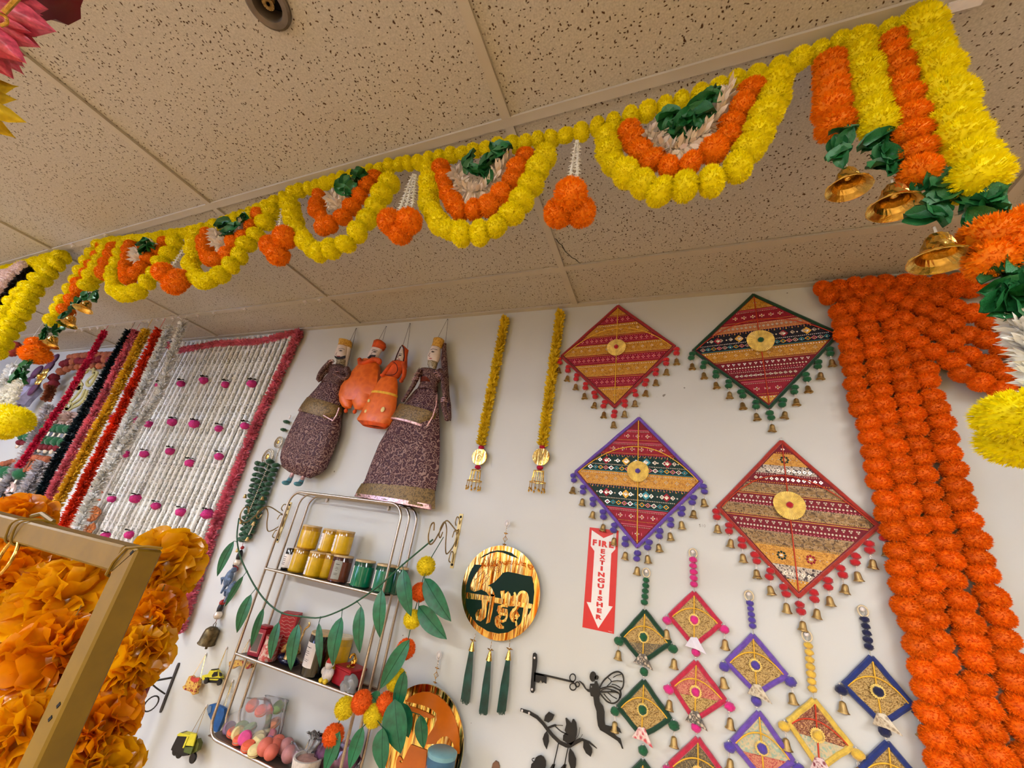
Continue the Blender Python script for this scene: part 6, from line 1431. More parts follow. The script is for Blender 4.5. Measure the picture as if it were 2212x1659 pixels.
def jar(name, label, base, y, z, r, h, body, wax, lid=True, lab=None, laba=-.4, labw=.55, grp=None, cr=CJ, labm=None, lt=1):
    x = at(*cr(*base), y).x; o = V((x, y, z)); t = thing(name, label, 'candle', o, grp)
    mb = MB(); lathe(mb, [(.0001, .0005), (r * .92, .0005), (r, .004), (r, h - .002), (r * .97, h), (r * .95, h), (r * .95, h * .86)], o, 28); mb.obj('glass', body, t, True)
    mb = MB(); lathe(mb, [(r * 1.001, h * .07), (r * 1.003, h * .075), (r * 1.003, h * .80), (r * 1.001, h * .805)], o, 28); mb.obj('wax', wax, t, True)
    mb = MB(); lathe(mb, [(.0001, h + .004), (r * .98, h + .004), (r, h + .003), (r, h - .003), (r * .95, h - .003)], o, 28); mb.obj('lid', M_wood if lid is True else lid, t, True)
    if lab:
        z0, z1_ = lab; mb = MB(); P = []
        for k in range(7): q = -PI / 2 + laba + labw * (k / 6 - .5) * 2; P.append((r * 1.012 * math.cos(q), r * 1.012 * math.sin(q)))
        vs = [o + V((p[0], p[1], zz * h)) for p in P for zz in (z0, z1_)]; mb.add(vs, [(2 * k, 2 * k + 2, 2 * k + 3, 2 * k + 1) for k in range(6)])
        vi = [o + V((p[0] * .99, p[1] * .99, zz * h)) for p in P for zz in (z0, z1_)]; mb.add(vi, [(2 * k, 2 * k + 1, 2 * k + 3, 2 * k + 2) for k in range(6)]); lb = mb.obj('label', labm or M_lab, t)
        mb = MB()
        for j, (zz, ww) in enumerate(((.78, .45), (.62, .3), (.55, .42), (.46, .25), (.30, .5), (.24, .4))):
            za = (z0 + (z1_ - z0) * zz) * h; P2 = [-PI / 2 + laba + labw * ww * (k / 3 - .5) * 2 for k in range(4)]
            vs = [o + V((r * 1.016 * math.cos(q), r * 1.016 * math.sin(q), za + dz)) for q in P2 for dz in (0, .0022 if j == 0 else .0013)]; mb.add(vs, [(2 * k, 2 * k + 2, 2 * k + 3, 2 * k + 1) for k in range(3)])
        mb.obj('label_print', M_txt, lb)
    return t
J_ay, J_aw = mat('amber_glass', (176, 128, 16), .15, vary=.05, spec=.8, bmp=0), mat('yellow_wax', (214, 170, 14), .2, vary=.08, spec=.8, bmp=0)
J_gy, J_gw = mat('green_glass', (6, 66, 48), .12, vary=.05, spec=.8, bmp=0), mat('green_wax', (8, 112, 76), .15, vary=.08, spec=.8, bmp=0)
J_by, J_bw = mat('brown_glass', (62, 26, 20), .12, vary=.05, spec=.8, bmp=0), mat('brown_wax', (104, 54, 36), .2, vary=.08, spec=.8, bmp=0)
J_k = mat('black_glass', (12, 11, 12), .1, vary=.05, spec=.8, bmp=0)
zs = z1 + .003
x = at(*CJ(92, 1065), 1.365).x; o = V((x, 1.365, zs)); t = thing('roller_bottle', 'small black bottle with white label at the left end of the upper shelf', 'bottle', o)
mb = MB(); lathe(mb, [(.0001, 0), (.016, 0), (.017, .003), (.017, .082), (.015, .086), (.0001, .087)], o, 20); mb.obj('bottle_body', J_k, t, True)
mb = MB(); lathe(mb, [(.0172, .012), (.0175, .0125), (.0175, .062), (.0172, .0625)], o, 20); lb = mb.obj('label', M_lab, t, True)
mb = MB()
for zz in (.052, .044, .038, .030, .024): stroke(mb, [(x - .008, o.z + zz), (x + .006, o.z + zz)], .0018, o.y - .0176, .0004)
mb.obj('label_print', M_txt, lb)
jar('jar_candle', 'leftmost yellow jar candle on the upper shelf, beside the small black bottle', (235, 1090), 1.388, zs, .034, .088, J_ay, J_aw, lab=(.12, .82), laba=-.75, labw=.42)
jar('jar_candle', 'yellow jar candle on the upper shelf between another yellow one and the brown one', (440, 1140), 1.368, zs, .034, .088, J_ay, J_aw, lab=(.08, .80), laba=-.55, labw=.42)
jar('jar_candle', 'dark amber jar candle half hidden behind the brown one', (600, 1160), 1.402, zs, .030, .088, J_ay, J_aw)
jar('jar_candle', 'brown jar candle with grey label on the upper shelf', (765, 1195), 1.372, zs, .038, .092, J_by, J_bw, lab=(.14, .84), laba=.35, labw=.42, labm=M_glab)
jar('jar_candle', 'left green jar candle beside the brown one', (1050, 1265), 1.372, zs, .038, .090, J_gy, J_gw, lab=(.12, .80), laba=-.85, labw=.36)
jar('jar_candle', 'right green jar candle near the rack upright', (1330, 1330), 1.372, zs, .038, .090, J_gy, J_gw, lab=(.12, .80), laba=-.85, labw=.36)
jar('jar_candle', 'dark green jar candle at the right end of the upper shelf', (1510, 1345), 1.40, zs, .030, .088, J_gy, J_gy)
zt = zs + .0925
jar('jar_candle', 'yellow jar candle without label, stacked at left on the upper shelf', (355, 815), 1.375, zt, .038, .088, J_ay, J_aw)
jar('jar_candle', 'left of the two touching yellow candles stacked on the upper shelf', (605, 850), 1.390, zt, .032, .086, J_ay, J_aw, lab=(.14, .82), laba=-.55, labw=.5)
jar('jar_candle', 'right of the two touching yellow candles stacked on the upper shelf', (795, 865), 1.370, zt + .003, .036, .086, J_ay, J_aw, lab=(.12, .82), laba=-.6, labw=.42)
# middle shelf
C7 = crop(440, 1330, 4.809); zs = z2 + .003
def bx(u, v, y): return at(*C7(u, v), y).x
M_rb1 = mat('red_carton', (168, 22, 34), .45, vary=.1); M_rbt = mat('silver_print', (214, 150, 140), .4, .2, bmp=0)
x = bx(545, 415, 1.37); o = V((x, 1.37, zs)); t = thing('gift_box', 'small red box with a window on the middle shelf', 'box', o); R = Matrix.Rotation(.2, 3, 'Z')
mb = MB(); box(mb, o + V((0, 0, .045)), (.048, .045, .09), R); mb.obj('carton', M_rb1, t)
mb = MB(); box(mb, o + R @ V((0, -.0228, .045)), (.034, .002, .066), R); w = mb.obj('window_frame', M_rbt, t); mb = MB(); box(mb, o + R @ V((0, -.0242, .045)), (.028, .001, .058), R); mb.obj('window_film', mat('dark_film', (60, 50, 60), .1, spec=1, bmp=0), w)
mb = MB(); box(mb, o + R @ V((0, 0, .094)), (.044, .040, .010), R, 0, .004); mb.obj('lid', M_rb1, t)
x = bx(650, 480, 1.36); o = V((x, 1.36, zs)); t = thing('mug', 'cream and red patterned mug on the middle shelf', 'mug', o); M_mug = brocade('mug_print', (226, 206, 190), (196, 40, 44), 60, 0)
mb = MB(); lathe(mb, [(.0001, 0), (.030, 0), (.032, .006), (.026, .06), (.028, .078), (.026, .078), (.023, .06), (.0001, .03)], o, 22); mb.obj('mug_body', M_mug, t, True)
mb = MB(); tube(mb, spline([o + V((.018, -.02, .066)), o + V((.034, -.026, .072)), o + V((.042, -.026, .048)), o + V((.034, -.024, .022)), o + V((.024, -.02, .02))], 4), .005, 8); mb.obj('handle', mat('cream_glaze', (226, 216, 200), .2, bmp=0), t, True)
x = bx(775, 450, 1.405); o = V((x, 1.405, zs)); t = thing('gift_box', 'tall red box with silver lettering at the back of the middle shelf', 'box', o); R = Matrix.Rotation(.45, 3, 'Z')
mb = MB(); box(mb, o + V((0, 0, .078)), (.062, .046, .155), R); mb.obj('carton', M_rb1, t); mb = MB(); rg = random.Random(2)
for k in range(11): 
    zz = .02 + .012 * k; P = [o + R @ V((-.024 + .048 * j / 6, -.0236, zz + .003 * math.sin(j * 2 + k * 1.7))) for j in range(7)]; tube(mb, P, .0011, 4)
mb.obj('silver_scrolls', M_rbt, t)
# seated robed statuette in dark blue and gold
x = bx(880, 500, 1.375); o = V((x, 1.375, zs)); t = thing('statuette', 'dark blue and gold seated statuette on the middle shelf', 'figurine', o); M_nb = mat('navy_enamel', (14, 18, 50), .2, .2, vary=.3, nscale=60); M_gd = mat('painted_gold', (200, 158, 90), .3, .6, vary=.3, nscale=90)
mb = MB(); ball(mb, o + V((0, 0, .014)), (.046, .028, .015), 16, 8); ball(mb, o + V((-.026, -.010, .022)), (.022, .016, .013), 10, 7); ball(mb, o + V((.026, -.010, .022)), (.022, .016, .013), 10, 7); mb.obj('robe', M_nb, t, True)
mb = MB(); lathe(mb, [(.024, .02), (.020, .045), (.024, .065), (.014, .078), (.007, .082)], o, 14); ball(mb, o + V((0, -.002, .093)), (.011, .011, .014), 10, 8); mb.obj('body', M_gd, t, True)
mb = MB(); tube(mb, spline([o + V((-.022, 0, .066)), o + V((-.034, -.010, .05)), o + V((-.020, -.024, .045)), o + V((.004, -.026, .070))], 4), [.008] * 5 + [.006] * 8, 8); tube(mb, spline([o + V((.022, 0, .066)), o + V((.036, -.008, .052)), o + V((.030, -.024, .07)), o + V((.022, -.026, .085))], 4), [.008] * 5 + [.006] * 8, 8); mb.obj('arms', M_gd, t, True)
mb = MB(); lathe(mb, [(.012, .10), (.014, .106), (.008, .122), (.001, .130)], o, 10); tube(mb, spline([o + V((.026, -.01, .05)), o + V((.032, -.006, .10)), o + V((.026, .004, .12)), o + V((.040, .004, .135)), o + V((.036, .004, .145))], 4), .0035, 6); mb.obj('crown_and_staff', M_gd, t, True)
jar('jar_candle', 'large black jar candle with white label and cork lid on the middle shelf', (1120, 660), 1.37, zs, .044, .128, J_k, J_k, lab=(.22, .80), laba=-.35, labw=.78, cr=C7)
jar('jar_candle', 'cream-lidded yellow jar candle behind the large green leaf on the middle shelf', (1370, 560), 1.405, zs, .034, .125, mat('honey_glass', (196, 160, 40), .2, spec=.8, bmp=0), J_aw, cr=C7, lid=mat('cream_lid', (222, 206, 170), .5, bmp=0))
x = bx(1265, 690, 1.345); o = V((x, 1.345, zs)); t = thing('figurine', 'little white figurine with red hat on the middle shelf', 'figurine', o); M_wc = mat('white_clay', (216, 206, 200), .5, vary=.15); 
mb = MB(); ball(mb, o + V((0, 0, .022)), (.019, .016, .024), 10, 8); ball(mb, o + V((-.016, -.004, .032)), (.009, .009, .012), 8, 6); ball(mb, o + V((.018, -.004, .032)), (.009, .009, .014), 8, 6); mb.obj('body', M_wc, t, True)
mb = MB(); ball(mb, o + V((0, -.004, .052)), (.014, .013, .013), 10, 8); ball(mb, o + V((-.013, -.002, .056)), (.006, .004, .008), 8, 5); ball(mb, o + V((.013, -.002, .056)), (.006, .004, .008), 8, 5); mb.obj('head', M_wc, t, True)
mb = MB(); lathe(mb, [(.014, .060), (.010, .070), (.002, .086)], o + V((0, -.002, 0)), 12); mb.obj('red_hat', mat('hat_red', (200, 50, 36), .6), t, True)
for dx in (-.009, .009): mb = MB(); ball(mb, o + V((dx, -.012, .008)), (.009, .010, .008), 8, 6); mb.obj('yellow_shoe', mat('shoe_yellow', (222, 190, 50), .5), t, True)
x = bx(1500, 660, 1.385); o = V((x, 1.385, zs)); t = thing('red_block_box', 'low red box on the middle shelf', 'box', o); R = Matrix.Rotation(-.2, 3, 'Z'); mb = MB(); box(mb, o + V((0, 0, .024)), (.085, .07, .048), R, 0, .003); mb.obj('box_body', M_rb1, t); mb = MB(); box(mb, o + V((0, 0, .050)), (.088, .073, .010), R, 0, .003); mb.obj('lid', M_rb1, t)
p = o + V((.004, -.01, .0555)); t = thing('gold_bird', 'shiny gold bird ornament standing on the low red box', 'figurine', p); M_sg = mat('polished_gold', (230, 180, 80), .1, 1, bmp=0)
mb = MB(); lathe(mb, [(.0001, 0), (.014, 0), (.012, .003), (.004, .005)], p, 14); tube(mb, spline([p + V((.006, 0, .004)), p + V((.014, 0, .018)), p + V((.006, 0, .036)), p + V((-.006, 0, .034)), p + V((-.010, 0, .024))], 5), [.007] * 8 + [.004] * 13, 8); ball(mb, p + V((.008, 0, .012)), (.012, .007, .009), 10, 7); mb.obj('bird', M_sg, t, True)
o = V((bx(1500, 770, 1.345), 1.345, zs)); mb = MB(); vs, fs = icos(3, 1); rg = random.Random(5); mb.add([o + V((v.x * .030, v.y * .020, max(-.3, v.z) * .034 + .012)) + v * .004 * math.sin(v.x * 6 + v.z * 7) for v in vs], fs); m_, nt_, b_ = nmat('clear_rock'); b_.inputs['Base Color'].default_value = rgb(190, 190, 190); b_.inputs['Roughness'].default_value = .12; b_.inputs['Transmission Weight'].default_value = .5; bump(nt_, b_, noise(nt_, coords(nt_), 90), .5)
tag(mb.obj('crystal_figure', m_, None, True), 'small clear crystal lump in front of the low red box', 'ornament')
# lowest shelf: macaron soaps in bags, coral balls, pots
zs = pB + .008
MC = {k: mat('macaron_' + k, c, .7, vary=.12, nscale=40) for k, c in dict(orange=(236, 104, 70), green=(140, 164, 110), pink=(228, 84, 150), cream=(232, 214, 150), coral=(206, 104, 86), rose=(214, 130, 140), mauve=(160, 128, 160), peach=(226, 150, 110)).items()}
M_fill = mat('macaron_filling', (216, 170, 140), .8)
def macaron(label, u, v, y, k, rot, grp, r=.0215):
    p = at(*C7(u, v), y); p.z = max(p.z, zs + (.010 if abs(rot[0]) < .7 else .019)); R = Euler(rot).to_matrix(); t = thing('macaron', label, 'macaron', p, grp)
    for sg in (-1, 1): mb = MB(); lathe(mb, [(r * .96, .002 * sg), (r * 1.02, .003 * sg), (r * .98, .006 * sg), (r * .8, .010 * sg), (.0001, .0115 * sg)], p, 16, R); mb.obj('shell', MC[k], t, True)
    mb = MB(); lathe(mb, [(r * .9, -.0025), (r * .94, 0), (r * .9, .0025)], p, 16, R); mb.obj('filling', M_fill, t, True)
G1 = 'macaron soaps in the cellophane bags'
for lab, u, v, y, k, rot in (('orange macaron at top left in the bag, lying open', 505, 930, 1.395, 'orange', (.9, .3, 0)), ('orange macaron beside the topmost one in the bag', 600, 985, 1.39, 'orange', (.5, .2, 0)), ('olive green macaron at the back right of the bags', 775, 950, 1.42, 'green', (.9, 0, 0)), ('left green macaron in the middle of the bag', 395, 1155, 1.38, 'green', (.3, .2, 0)), ('right green macaron in the middle of the bag', 480, 1170, 1.38, 'green', (.4, -.3, 0)),
        ('bright pink macaron standing on edge in the bag', 430, 1270, 1.35, 'pink', (1.2, .5, .5)), ('pale yellow macaron standing on edge beside the pink one', 350, 1250, 1.36, 'cream', (1.2, .5, .9)), ('mauve macaron at the left side of the bag', 250, 1225, 1.38, 'mauve', (.4, .8, 0)), ('peach macaron low at the back right', 730, 1120, 1.42, 'peach', (.6, -.4, 0)), ('rose macaron at the right of the bag', 690, 1250, 1.40, 'rose', (.8, -.4, 0)), ('cream macaron right of the pink one', 570, 1265, 1.38, 'cream', (.6, .1, 0)),
        ('coral macaron at the left end of the lowest shelf', 250, 1400, 1.37, 'orange', (.2, .2, 0)), ('coral macaron on the lowest shelf under the bag', 330, 1425, 1.35, 'orange', (.2, -.1, 0)), ('coral macaron on the lowest shelf right of its twin', 425, 1475, 1.34, 'orange', (.3, .1, 0)), ('straw coloured macaron in front of the black one', 545, 1400, 1.37, 'cream', (.9, .1, .4)), ('black and white macaron left of the coral balls', 645, 1400, 1.375, 'mauve', (1.2, -.3, 0)), ('pale yellow macaron in the front row by the rail', 495, 1520, 1.335, 'cream', (.4, .2, 0))):
    macaron(lab, u, v, y, k, rot, G1)
M_cor = mat('coral_ball', (206, 104, 84), .6, vary=.12, nscale=40)
for lab, u, v, y, r in (('coral bath ball at the top of the pile', 750, 1385, 1.39, .024), ('coral bath ball in the middle of the pile', 700, 1480, 1.365, .024), ('coral bath ball at the left of the pile', 590, 1545, 1.345, .026), ('coral bath ball at the right of the pile by the white pot', 650, 1590, 1.34, .022)):
    p = at(*C7(u, v), y); p.z = max(p.z, zs + r); mb = MB(); ball(mb, p, r, 16, 12); tag(mb.obj('bath_ball', M_cor, None, True), lab, 'ball', 'coral bath balls')
for lab, u, v, y in (('dusty rose bath ball behind the white pot', 820, 1490, 1.39), ('dusty rose bath ball low beside the white pot', 850, 1590, 1.365)):
    p = at(*C7(u, v), y); p.z = max(p.z, zs + .025); mb = MB(); ball(mb, p, .025, 16, 12); tag(mb.obj('bath_ball', mat('dusty_rose_ball', (176, 118, 116), .6, vary=.12), None, True), lab, 'ball', 'dusty rose bath balls')
def bag(name, label, secs, y, dr, seed, m=None, dents=.12):
    mb = MB(); loft(mb, [(at(*C7(*a), y), at(*C7(*b), y)) for a, b in secs], y, dr, 22); rg = random.Random(seed); n = len(mb.v)
    mb.v = [tuple(V(v) + V([rg.uniform(-1, 1) * .004 * dents / .12 for _ in range(3)])) for v in mb.v]; mb.v = [(a_, b_, max(c_, zs)) for a_, b_, c_ in mb.v]; o = mb.obj(name, m or M_bag, None, True); return tag(o, label, 'bag')
bag('cellophane_bag', 'clear cellophane bag of macaron soaps on the lowest shelf', [((440, 850), (700, 880)), ((400, 960), (720, 960)), ((270, 1040), (700, 1080)), ((210, 1180), (680, 1200)), ((180, 1330), (620, 1340)), ((230, 1390), (560, 1420))], 1.375, .20, 3)
bag('cellophane_bag', 'second clear bag behind, of green and peach soaps', [((640, 830), (880, 870)), ((690, 960), (860, 980)), ((680, 1120), (830, 1130)), ((640, 1280), (780, 1300))], 1.415, .18, 4)
m_pk = mat('pink_crumbs', (222, 150, 180), .7, vary=.3, nscale=90, bmp=.6); mb = MB(); loft(mb, [(at(*C7(*a), 1.37), at(*C7(*b), 1.37)) for a, b in (((860, 1410), (960, 1400)), ((850, 1440), (1020, 1450)), ((900, 1490), (1040, 1480)), ((930, 1520), (1000, 1520)))], 1.37, .4, 12); o = mb.obj('bath_salts', m_pk, None, True); tag(o, 'pink bath salts inside a small clear bag behind the white pot', 'bath salts'); o['kind'] = 'stuff'
bag('salts_bag', 'small twisted clear bag of pink bath salts behind the white pot', [((905, 1310), (940, 1330)), ((880, 1370), (1000, 1390)), ((840, 1430), (1060, 1450)), ((900, 1510), (1060, 1500))], 1.37, .4, 5)
m_vio = clear('violet_film', (.78, .66, .82, 1), .4, .15)
M_pbag = mat('mauve_pink_soap', (196, 140, 162), .5, vary=.3, nscale=20)
for lab, c0_, sz in (('mauve soap in the violet film bag, left one', (1240, 1450), .030), ('mauve soap in the violet film bag, middle one', (1340, 1520), .034), ('mauve soap in the violet film bag, right one', (1500, 1480), .034), ('mauve soap in the violet film bag, upper right one', (1480, 1380), .024)):
    mb = MB(); ball(mb, at(*C7(*c0_), 1.385), (sz, sz * .7, sz), 14, 10); tag(mb.obj('soap_ball', M_pbag, None, True), lab, 'soap', 'mauve soaps in the violet bag')
bag('violet_film_bag', 'violet tinted film bag of mauve soaps at the right of the lowest shelf', [((1180, 1230), (1260, 1250)), ((1230, 1300), (1420, 1310)), ((1150, 1400), (1560, 1370)), ((1170, 1500), (1620, 1480)), ((1200, 1600), (1600, 1600))], 1.375, .28, 6, m_vio, .25)
bag('film_twist', 'clear twisted film end above the violet bag', [((1100, 1190), (1190, 1260)), ((1120, 1280), (1230, 1300)), ((1060, 1390), (1140, 1400))], 1.36, .3, 7, None, .25)
x = bx(1070, 1540, 1.345); cz = at(*C7(1070, 1500), 1.345).z; o = V((x, 1.345, zs)); t = thing('soap_pot', 'white speckled pot with pinkish fill on the lowest shelf', 'pot', o); hh = max(.05, cz - zs)
mb = MB(); lathe(mb, [(.0001, 0), (.036, 0), (.041, .01), (.046, hh - .004), (.046, hh), (.040, hh + .001), (.037, hh - .010), (.0001, hh - .012)], o, 26); mb.obj('pot_body', mat('speckled_plaster', (222, 212, 200), .8, vary=.12, nscale=90), t, True)
mb = MB(); lathe(mb, [(.036, hh - .006), (.02, hh - .004), (.0001, hh - .004)], o, 20); mb.obj('fill', mat('pink_fill', (206, 160, 148), .7, vary=.15), t, True)
# ------------------------------------------------------------------ scroll brackets either side of the rack
M_gb2 = mat('antique_gold_rod', (160, 136, 92), .35, .8, vary=.15); M_gpl = mat('gold_plate', (214, 186, 120), .45, .5, vary=.15, nscale=30)
CR_ = crop(820, 1100, 5.53)
def bracket(label, a, b, armL, flip=1):
    A, B_ = at(*a, D - .002), at(*b, D - .002); x = (A.x + B_.x) / 2; zt_, zb = A.z, B_.z; h = zt_ - zb; t = thing('scroll_bracket', label, 'bracket', V((x, D, (zt_ + zb) / 2)))
    mb = MB(); prism(mb, [(x - .007, zb), (x + .007, zb), (x + .008, zt_), (x - .008, zt_)], D - .0005, .002); mb.obj('wall_plate', M_gpl, t)
    for z in (zt_ - .012, zb + .012): mb = MB(); ball(mb, V((x, D - .003, z)), (.005, .003, .005), 8, 5); mb.obj('screw', M_dark, t, True)
    def yz(L): return [V((x, D - .003 - L_ * armL, zb + zz * h)) for L_, zz in L]
    for nm, L, r in (('arm_rod', [(0, .70), (.10, .68), (.42, .80), (.55, .78), (.66, .60), (.80, .40), (.92, .38), (1.0, .52), (.98, .68), (.90, .72), (.86, .60)], .0026), ('lower_scroll', [(.0, .52), (.10, .36), (.28, .24), (.38, .42), (.44, .66), (.56, .78), (.66, .66), (.66, .54), (.60, .50), (.56, .60)], .0024),
                     ('side_curl', [(0, .80), (.05, .90), (.14, .92), (.17, .82), (.12, .76)], .0022), ('side_curl', [(0, .44), (.04, .62), (.14, .66), (.18, .54)], .0022), ('side_curl', [(0, .10), (.03, .26), (.12, .28), (.15, .14), (.08, .10)], .0022), ('side_curl', [(0, .68), (.03, .56), (.0, .38)], .0022)):
        mb = MB(); tube(mb, spline(yz(L), 5), r, 6); mb.obj(nm, M_gb2, t, True)
    return x, zb, h
xr, zr, hr = bracket('gold scroll bracket right of the rack, carrying pompom and leaf garlands', (998, 1110), (974, 1227), .205)
xl, zl, hl = bracket('gold scroll bracket behind the upper left of the rack, holding the green leaf garland', (628, 1085), (598, 1172), .22)
# ------------------------------------------------------------------ leaf garland
def long_leaf(t, a, b, w, face=V((0, -1, 0)), m=None, name='leaf', bend=.12):
    a, b = V(a), V(b); L = (b - a).length; d = (b - a) / L; s = d.cross(face)
    if s.length < .05: s = d.cross(V((1, 0, 0)))
    s.normalize(); n = s.cross(d); vs = []; N = 11
    for i in range(N):
        q = i / (N - 1); ww = w * .5 * (math.sin(PI * q ** .8) ** .8) if 0 < q < 1 else .0004; c = a + d * L * q + n * (bend * L * math.sin(PI * q) * .5)
        for j, sj in enumerate((-1, -.5, 0, .5, 1)): vs.append(c + s * ww * sj + n * (abs(sj) * ww * .22))
    fs = [(i * 5 + j, i * 5 + j + 1, i * 5 + j + 6, i * 5 + j + 5) for i in range(N - 1) for j in range(4)]
    k = len(vs); mb = MB(); mb.add(vs + [v - n * .0008 for v in vs], fs + [tuple(q + k for q in f[::-1]) for f in fs]); o = mb.obj(name, m or M_leaf, t, True)
    mb = MB(); tube(mb, [vs[i * 5 + 2] + n * .0003 for i in range(N)], .0009, 4); mb.obj('midrib', M_stem, o); return o
CQ = crop(440, 950, 2.339)
eL = V((xl, D - .003 - .22, zl + .45 * hl)); eR = V((xr, D - .003 - .17, zr + .45 * hr))
yG = (eL.y + eR.y) / 2
S_ = [(155, 395), (168, 490), (182, 580), (218, 665), (265, 750), (320, 820), (395, 875), (495, 893), (590, 898), (700, 858), (800, 800), (905, 722), (1005, 632), (1085, 545)]
P = [eL] + [at(*CQ(*q), eL.y + (eR.y - eL.y) * (q[0] - 155) / 930) for q in S_[1:-1]] + [eR]
t = thing('leaf_garland', 'green cord with long leaves strung across the front of the metal rack', 'garland', P[7])
mb = MB(); tube(mb, spline(P, 4), .0028, 6); mb.obj('cord', M_stem, t, True)
for a, b, w, fc in (((152, 512), (68, 690), .036, .5), ((200, 688), (108, 842), .022, .8), ((240, 780), (168, 975), .040, .5), ((302, 850), (238, 1050), .026, .8), ((380, 920), (337, 1112), .034, .4), ((478, 930), (440, 1165), .044, .3), ((582, 925), (588, 1150), .024, .9), ((697, 895), (652, 1142), .058, 0), ((795, 840), (788, 1078), .042, .2), ((900, 757), (890, 1000), .046, .2), ((1008, 655), (1048, 892), .058, 0)):
    yy = eL.y + (eR.y - eL.y) * (a[0] - 155) / 930; A, B_ = at(*CQ(*a), yy), at(*CQ(*b), yy + .01); k = min(spline(P, 4), key=lambda p: (p - A).length)
    mb = MB(); tube(mb, [k, A], .0013, 5); ball(mb, k, .004, 6, 4); mb.obj('stalk', M_stem, t, True); long_leaf(t, A, B_, w, V((fc, -1, 0)))
# pompom and leaf garland from the middle curl of the right bracket
p_y = mat('wool_yellow', (240, 212, 20), .8, vary=.1, nscale=5, bmp=0, jitter=.05); p_o = mat('wool_orange', (248, 104, 14), .8, vary=.12, nscale=5, bmp=0, jitter=.05)
yy = D - .003 - .60 * .17; t = thing('pompom_leaf_garland', 'yellow and orange pompom garland with leaves hanging from the right bracket and looping left', 'garland', V((xr, yy, zr + .5 * hr)))
Q = [((1160, 500), None), ((1124, 638), 'y'), ((1092, 770), 'o'), ((1055, 906), 'y'), ((1022, 1057), 'o'), ((972, 1210), 'y'), ((925, 1333), 'o'), ((860, 1395), 'y'), ((800, 1325), 'o'), ((713, 1355), 'y'), ((655, 1495), 'o')]
PP = [at(*CQ(*q), yy - .006 * i if i < 7 else yy - .04 - .012 * (i - 6)) for i, (q, _) in enumerate(Q)]; PP[0] = V((xr, yy, zr + .52 * hr))
mb = MB(); tube(mb, PP, .0016, 5); mb.obj('cord', M_stem, t, True)
for p, (_, k) in zip(PP, Q):
    if k: pom('pompom', t, p, .0335, p_y if k == 'y' else p_o, 'cut')
for a, b, w, o1, fc in (((1115, 700), (1250, 918), .066, 0, .0), ((1085, 840), (1228, 1008), .060, 0, 0), ((1040, 1010), (892, 1258), .050, -.04, .2), ((1015, 1170), (968, 1400), .040, -.02, .5), ((965, 1310), (995, 1585), .085, -.04, 0), ((1008, 1330), (1035, 1505), .045, .0, .5), ((905, 1455), (903, 1680), .058, -.05, 0), ((805, 1450), (735, 1665), .040, -.05, .3), ((688, 1475), (610, 1680), .040, -.07, .3), ((845, 1285), (885, 1335), .050, -.02, .3), ((672, 1540), (668, 1620), .018, -.06, .6), ((1095, 1390), (1112, 1560), .040, .03, .3)):
    A, B_ = at(*CQ(*a), yy + o1 - .03), at(*CQ(*b), yy + o1 - .02); k = min(PP, key=lambda p: (p - A).length)
    mb = MB(); tube(mb, [k, A], .0013, 5); mb.obj('stalk', M_stem, t, True); long_leaf(t, A, B_, w, V((fc, -1, .0)), bend=.06)
# ------------------------------------------------------------------ small ornaments hung left of the rack
CY = crop(340, 1380, 5.946); yo = D - .022
def orn(name, label, pin, ties, yy=yo):
    p = at(*CY(*pin), D - .004); t = thing(name, label, 'ornament', p); mb = MB(); ball(mb, p, (.004, .004, .006), 8, 5); mb.obj('clear_pin', M_clear2, t, True)
    mb = MB()
    for q in ties: tube(mb, [p, at(*CY(*q), yy)], .0009, 4)
    mb.obj('loop', M_gold, t); return t
M_oy = mat('lemon_paint', (216, 204, 50), .5, vary=.1); M_ored = mat('red_paint', (190, 60, 50), .5, vary=.25, nscale=70); M_speck = brocade('red_speckle', (150, 28, 34), (226, 190, 90), 90, .1)
def slab(t, name, pts, m, th=.014, y=yo, cr=CY): mb = MB(); prism(mb, xz(pts, cr, y), y, th); return mb.obj(name, m, t)
t = orn('owl_ornament', 'small red speckled ornament hanging left of the yellow car', (622, 200), ((460, 470), (553, 500)))
slab(t, 'body', [(450, 470), (475, 465), (500, 490), (545, 490), (572, 520), (560, 600), (535, 650), (530, 700), (500, 712), (465, 670), (380, 640), (365, 605), (400, 580), (420, 530)], M_speck); slab(t, 'face', [(450, 475), (495, 500), (550, 500), (530, 545), (490, 560), (445, 540), (430, 515)], M_ored, .003, yo - .014)
t = orn('car_ornament', 'yellow and black taxi ornament hanging beside the rack upright', (888, 120), ((775, 390), (790, 392)))
slab(t, 'body', [(612, 490), (620, 460), (690, 445), (720, 395), (800, 392), (830, 440), (850, 480), (860, 520), (820, 530), (620, 520)], M_oy); slab(t, 'windows', [(705, 465), (735, 425), (775, 420), (775, 475), (705, 490)], M_black, .002, yo - .014); slab(t, 'windows', [(800, 425), (830, 440), (838, 475), (800, 480)], M_black, .002, yo - .014)
slab(t, 'stripe', [(612, 495), (860, 505), (860, 515), (612, 506)], M_black, .0022, yo - .014); slab(t, 'sill', [(640, 515), (820, 525), (815, 560), (650, 550)], M_black); slab(t, 'roof_sign', [(735, 382), (790, 380), (790, 395), (730, 398)], M_black)
for u, v in ((635, 535), (800, 555)): c = at(*CY(u, v), yo - .016); mb = MB(); lathe(mb, [(.0001, -.003), (.011, -.003), (.011, .004), (.006, .005), (.0001, .005)], c, 14, Matrix.Rotation(PI / 2, 3, 'X')); mb.obj('wheel', M_black, t, True)
t = orn('auto_rickshaw_ornament', 'yellow and dark green auto rickshaw ornament, lowest left of the rack', (630, 862), ((440, 1200), (505, 1215)), D - .04)
yy_ = D - .030
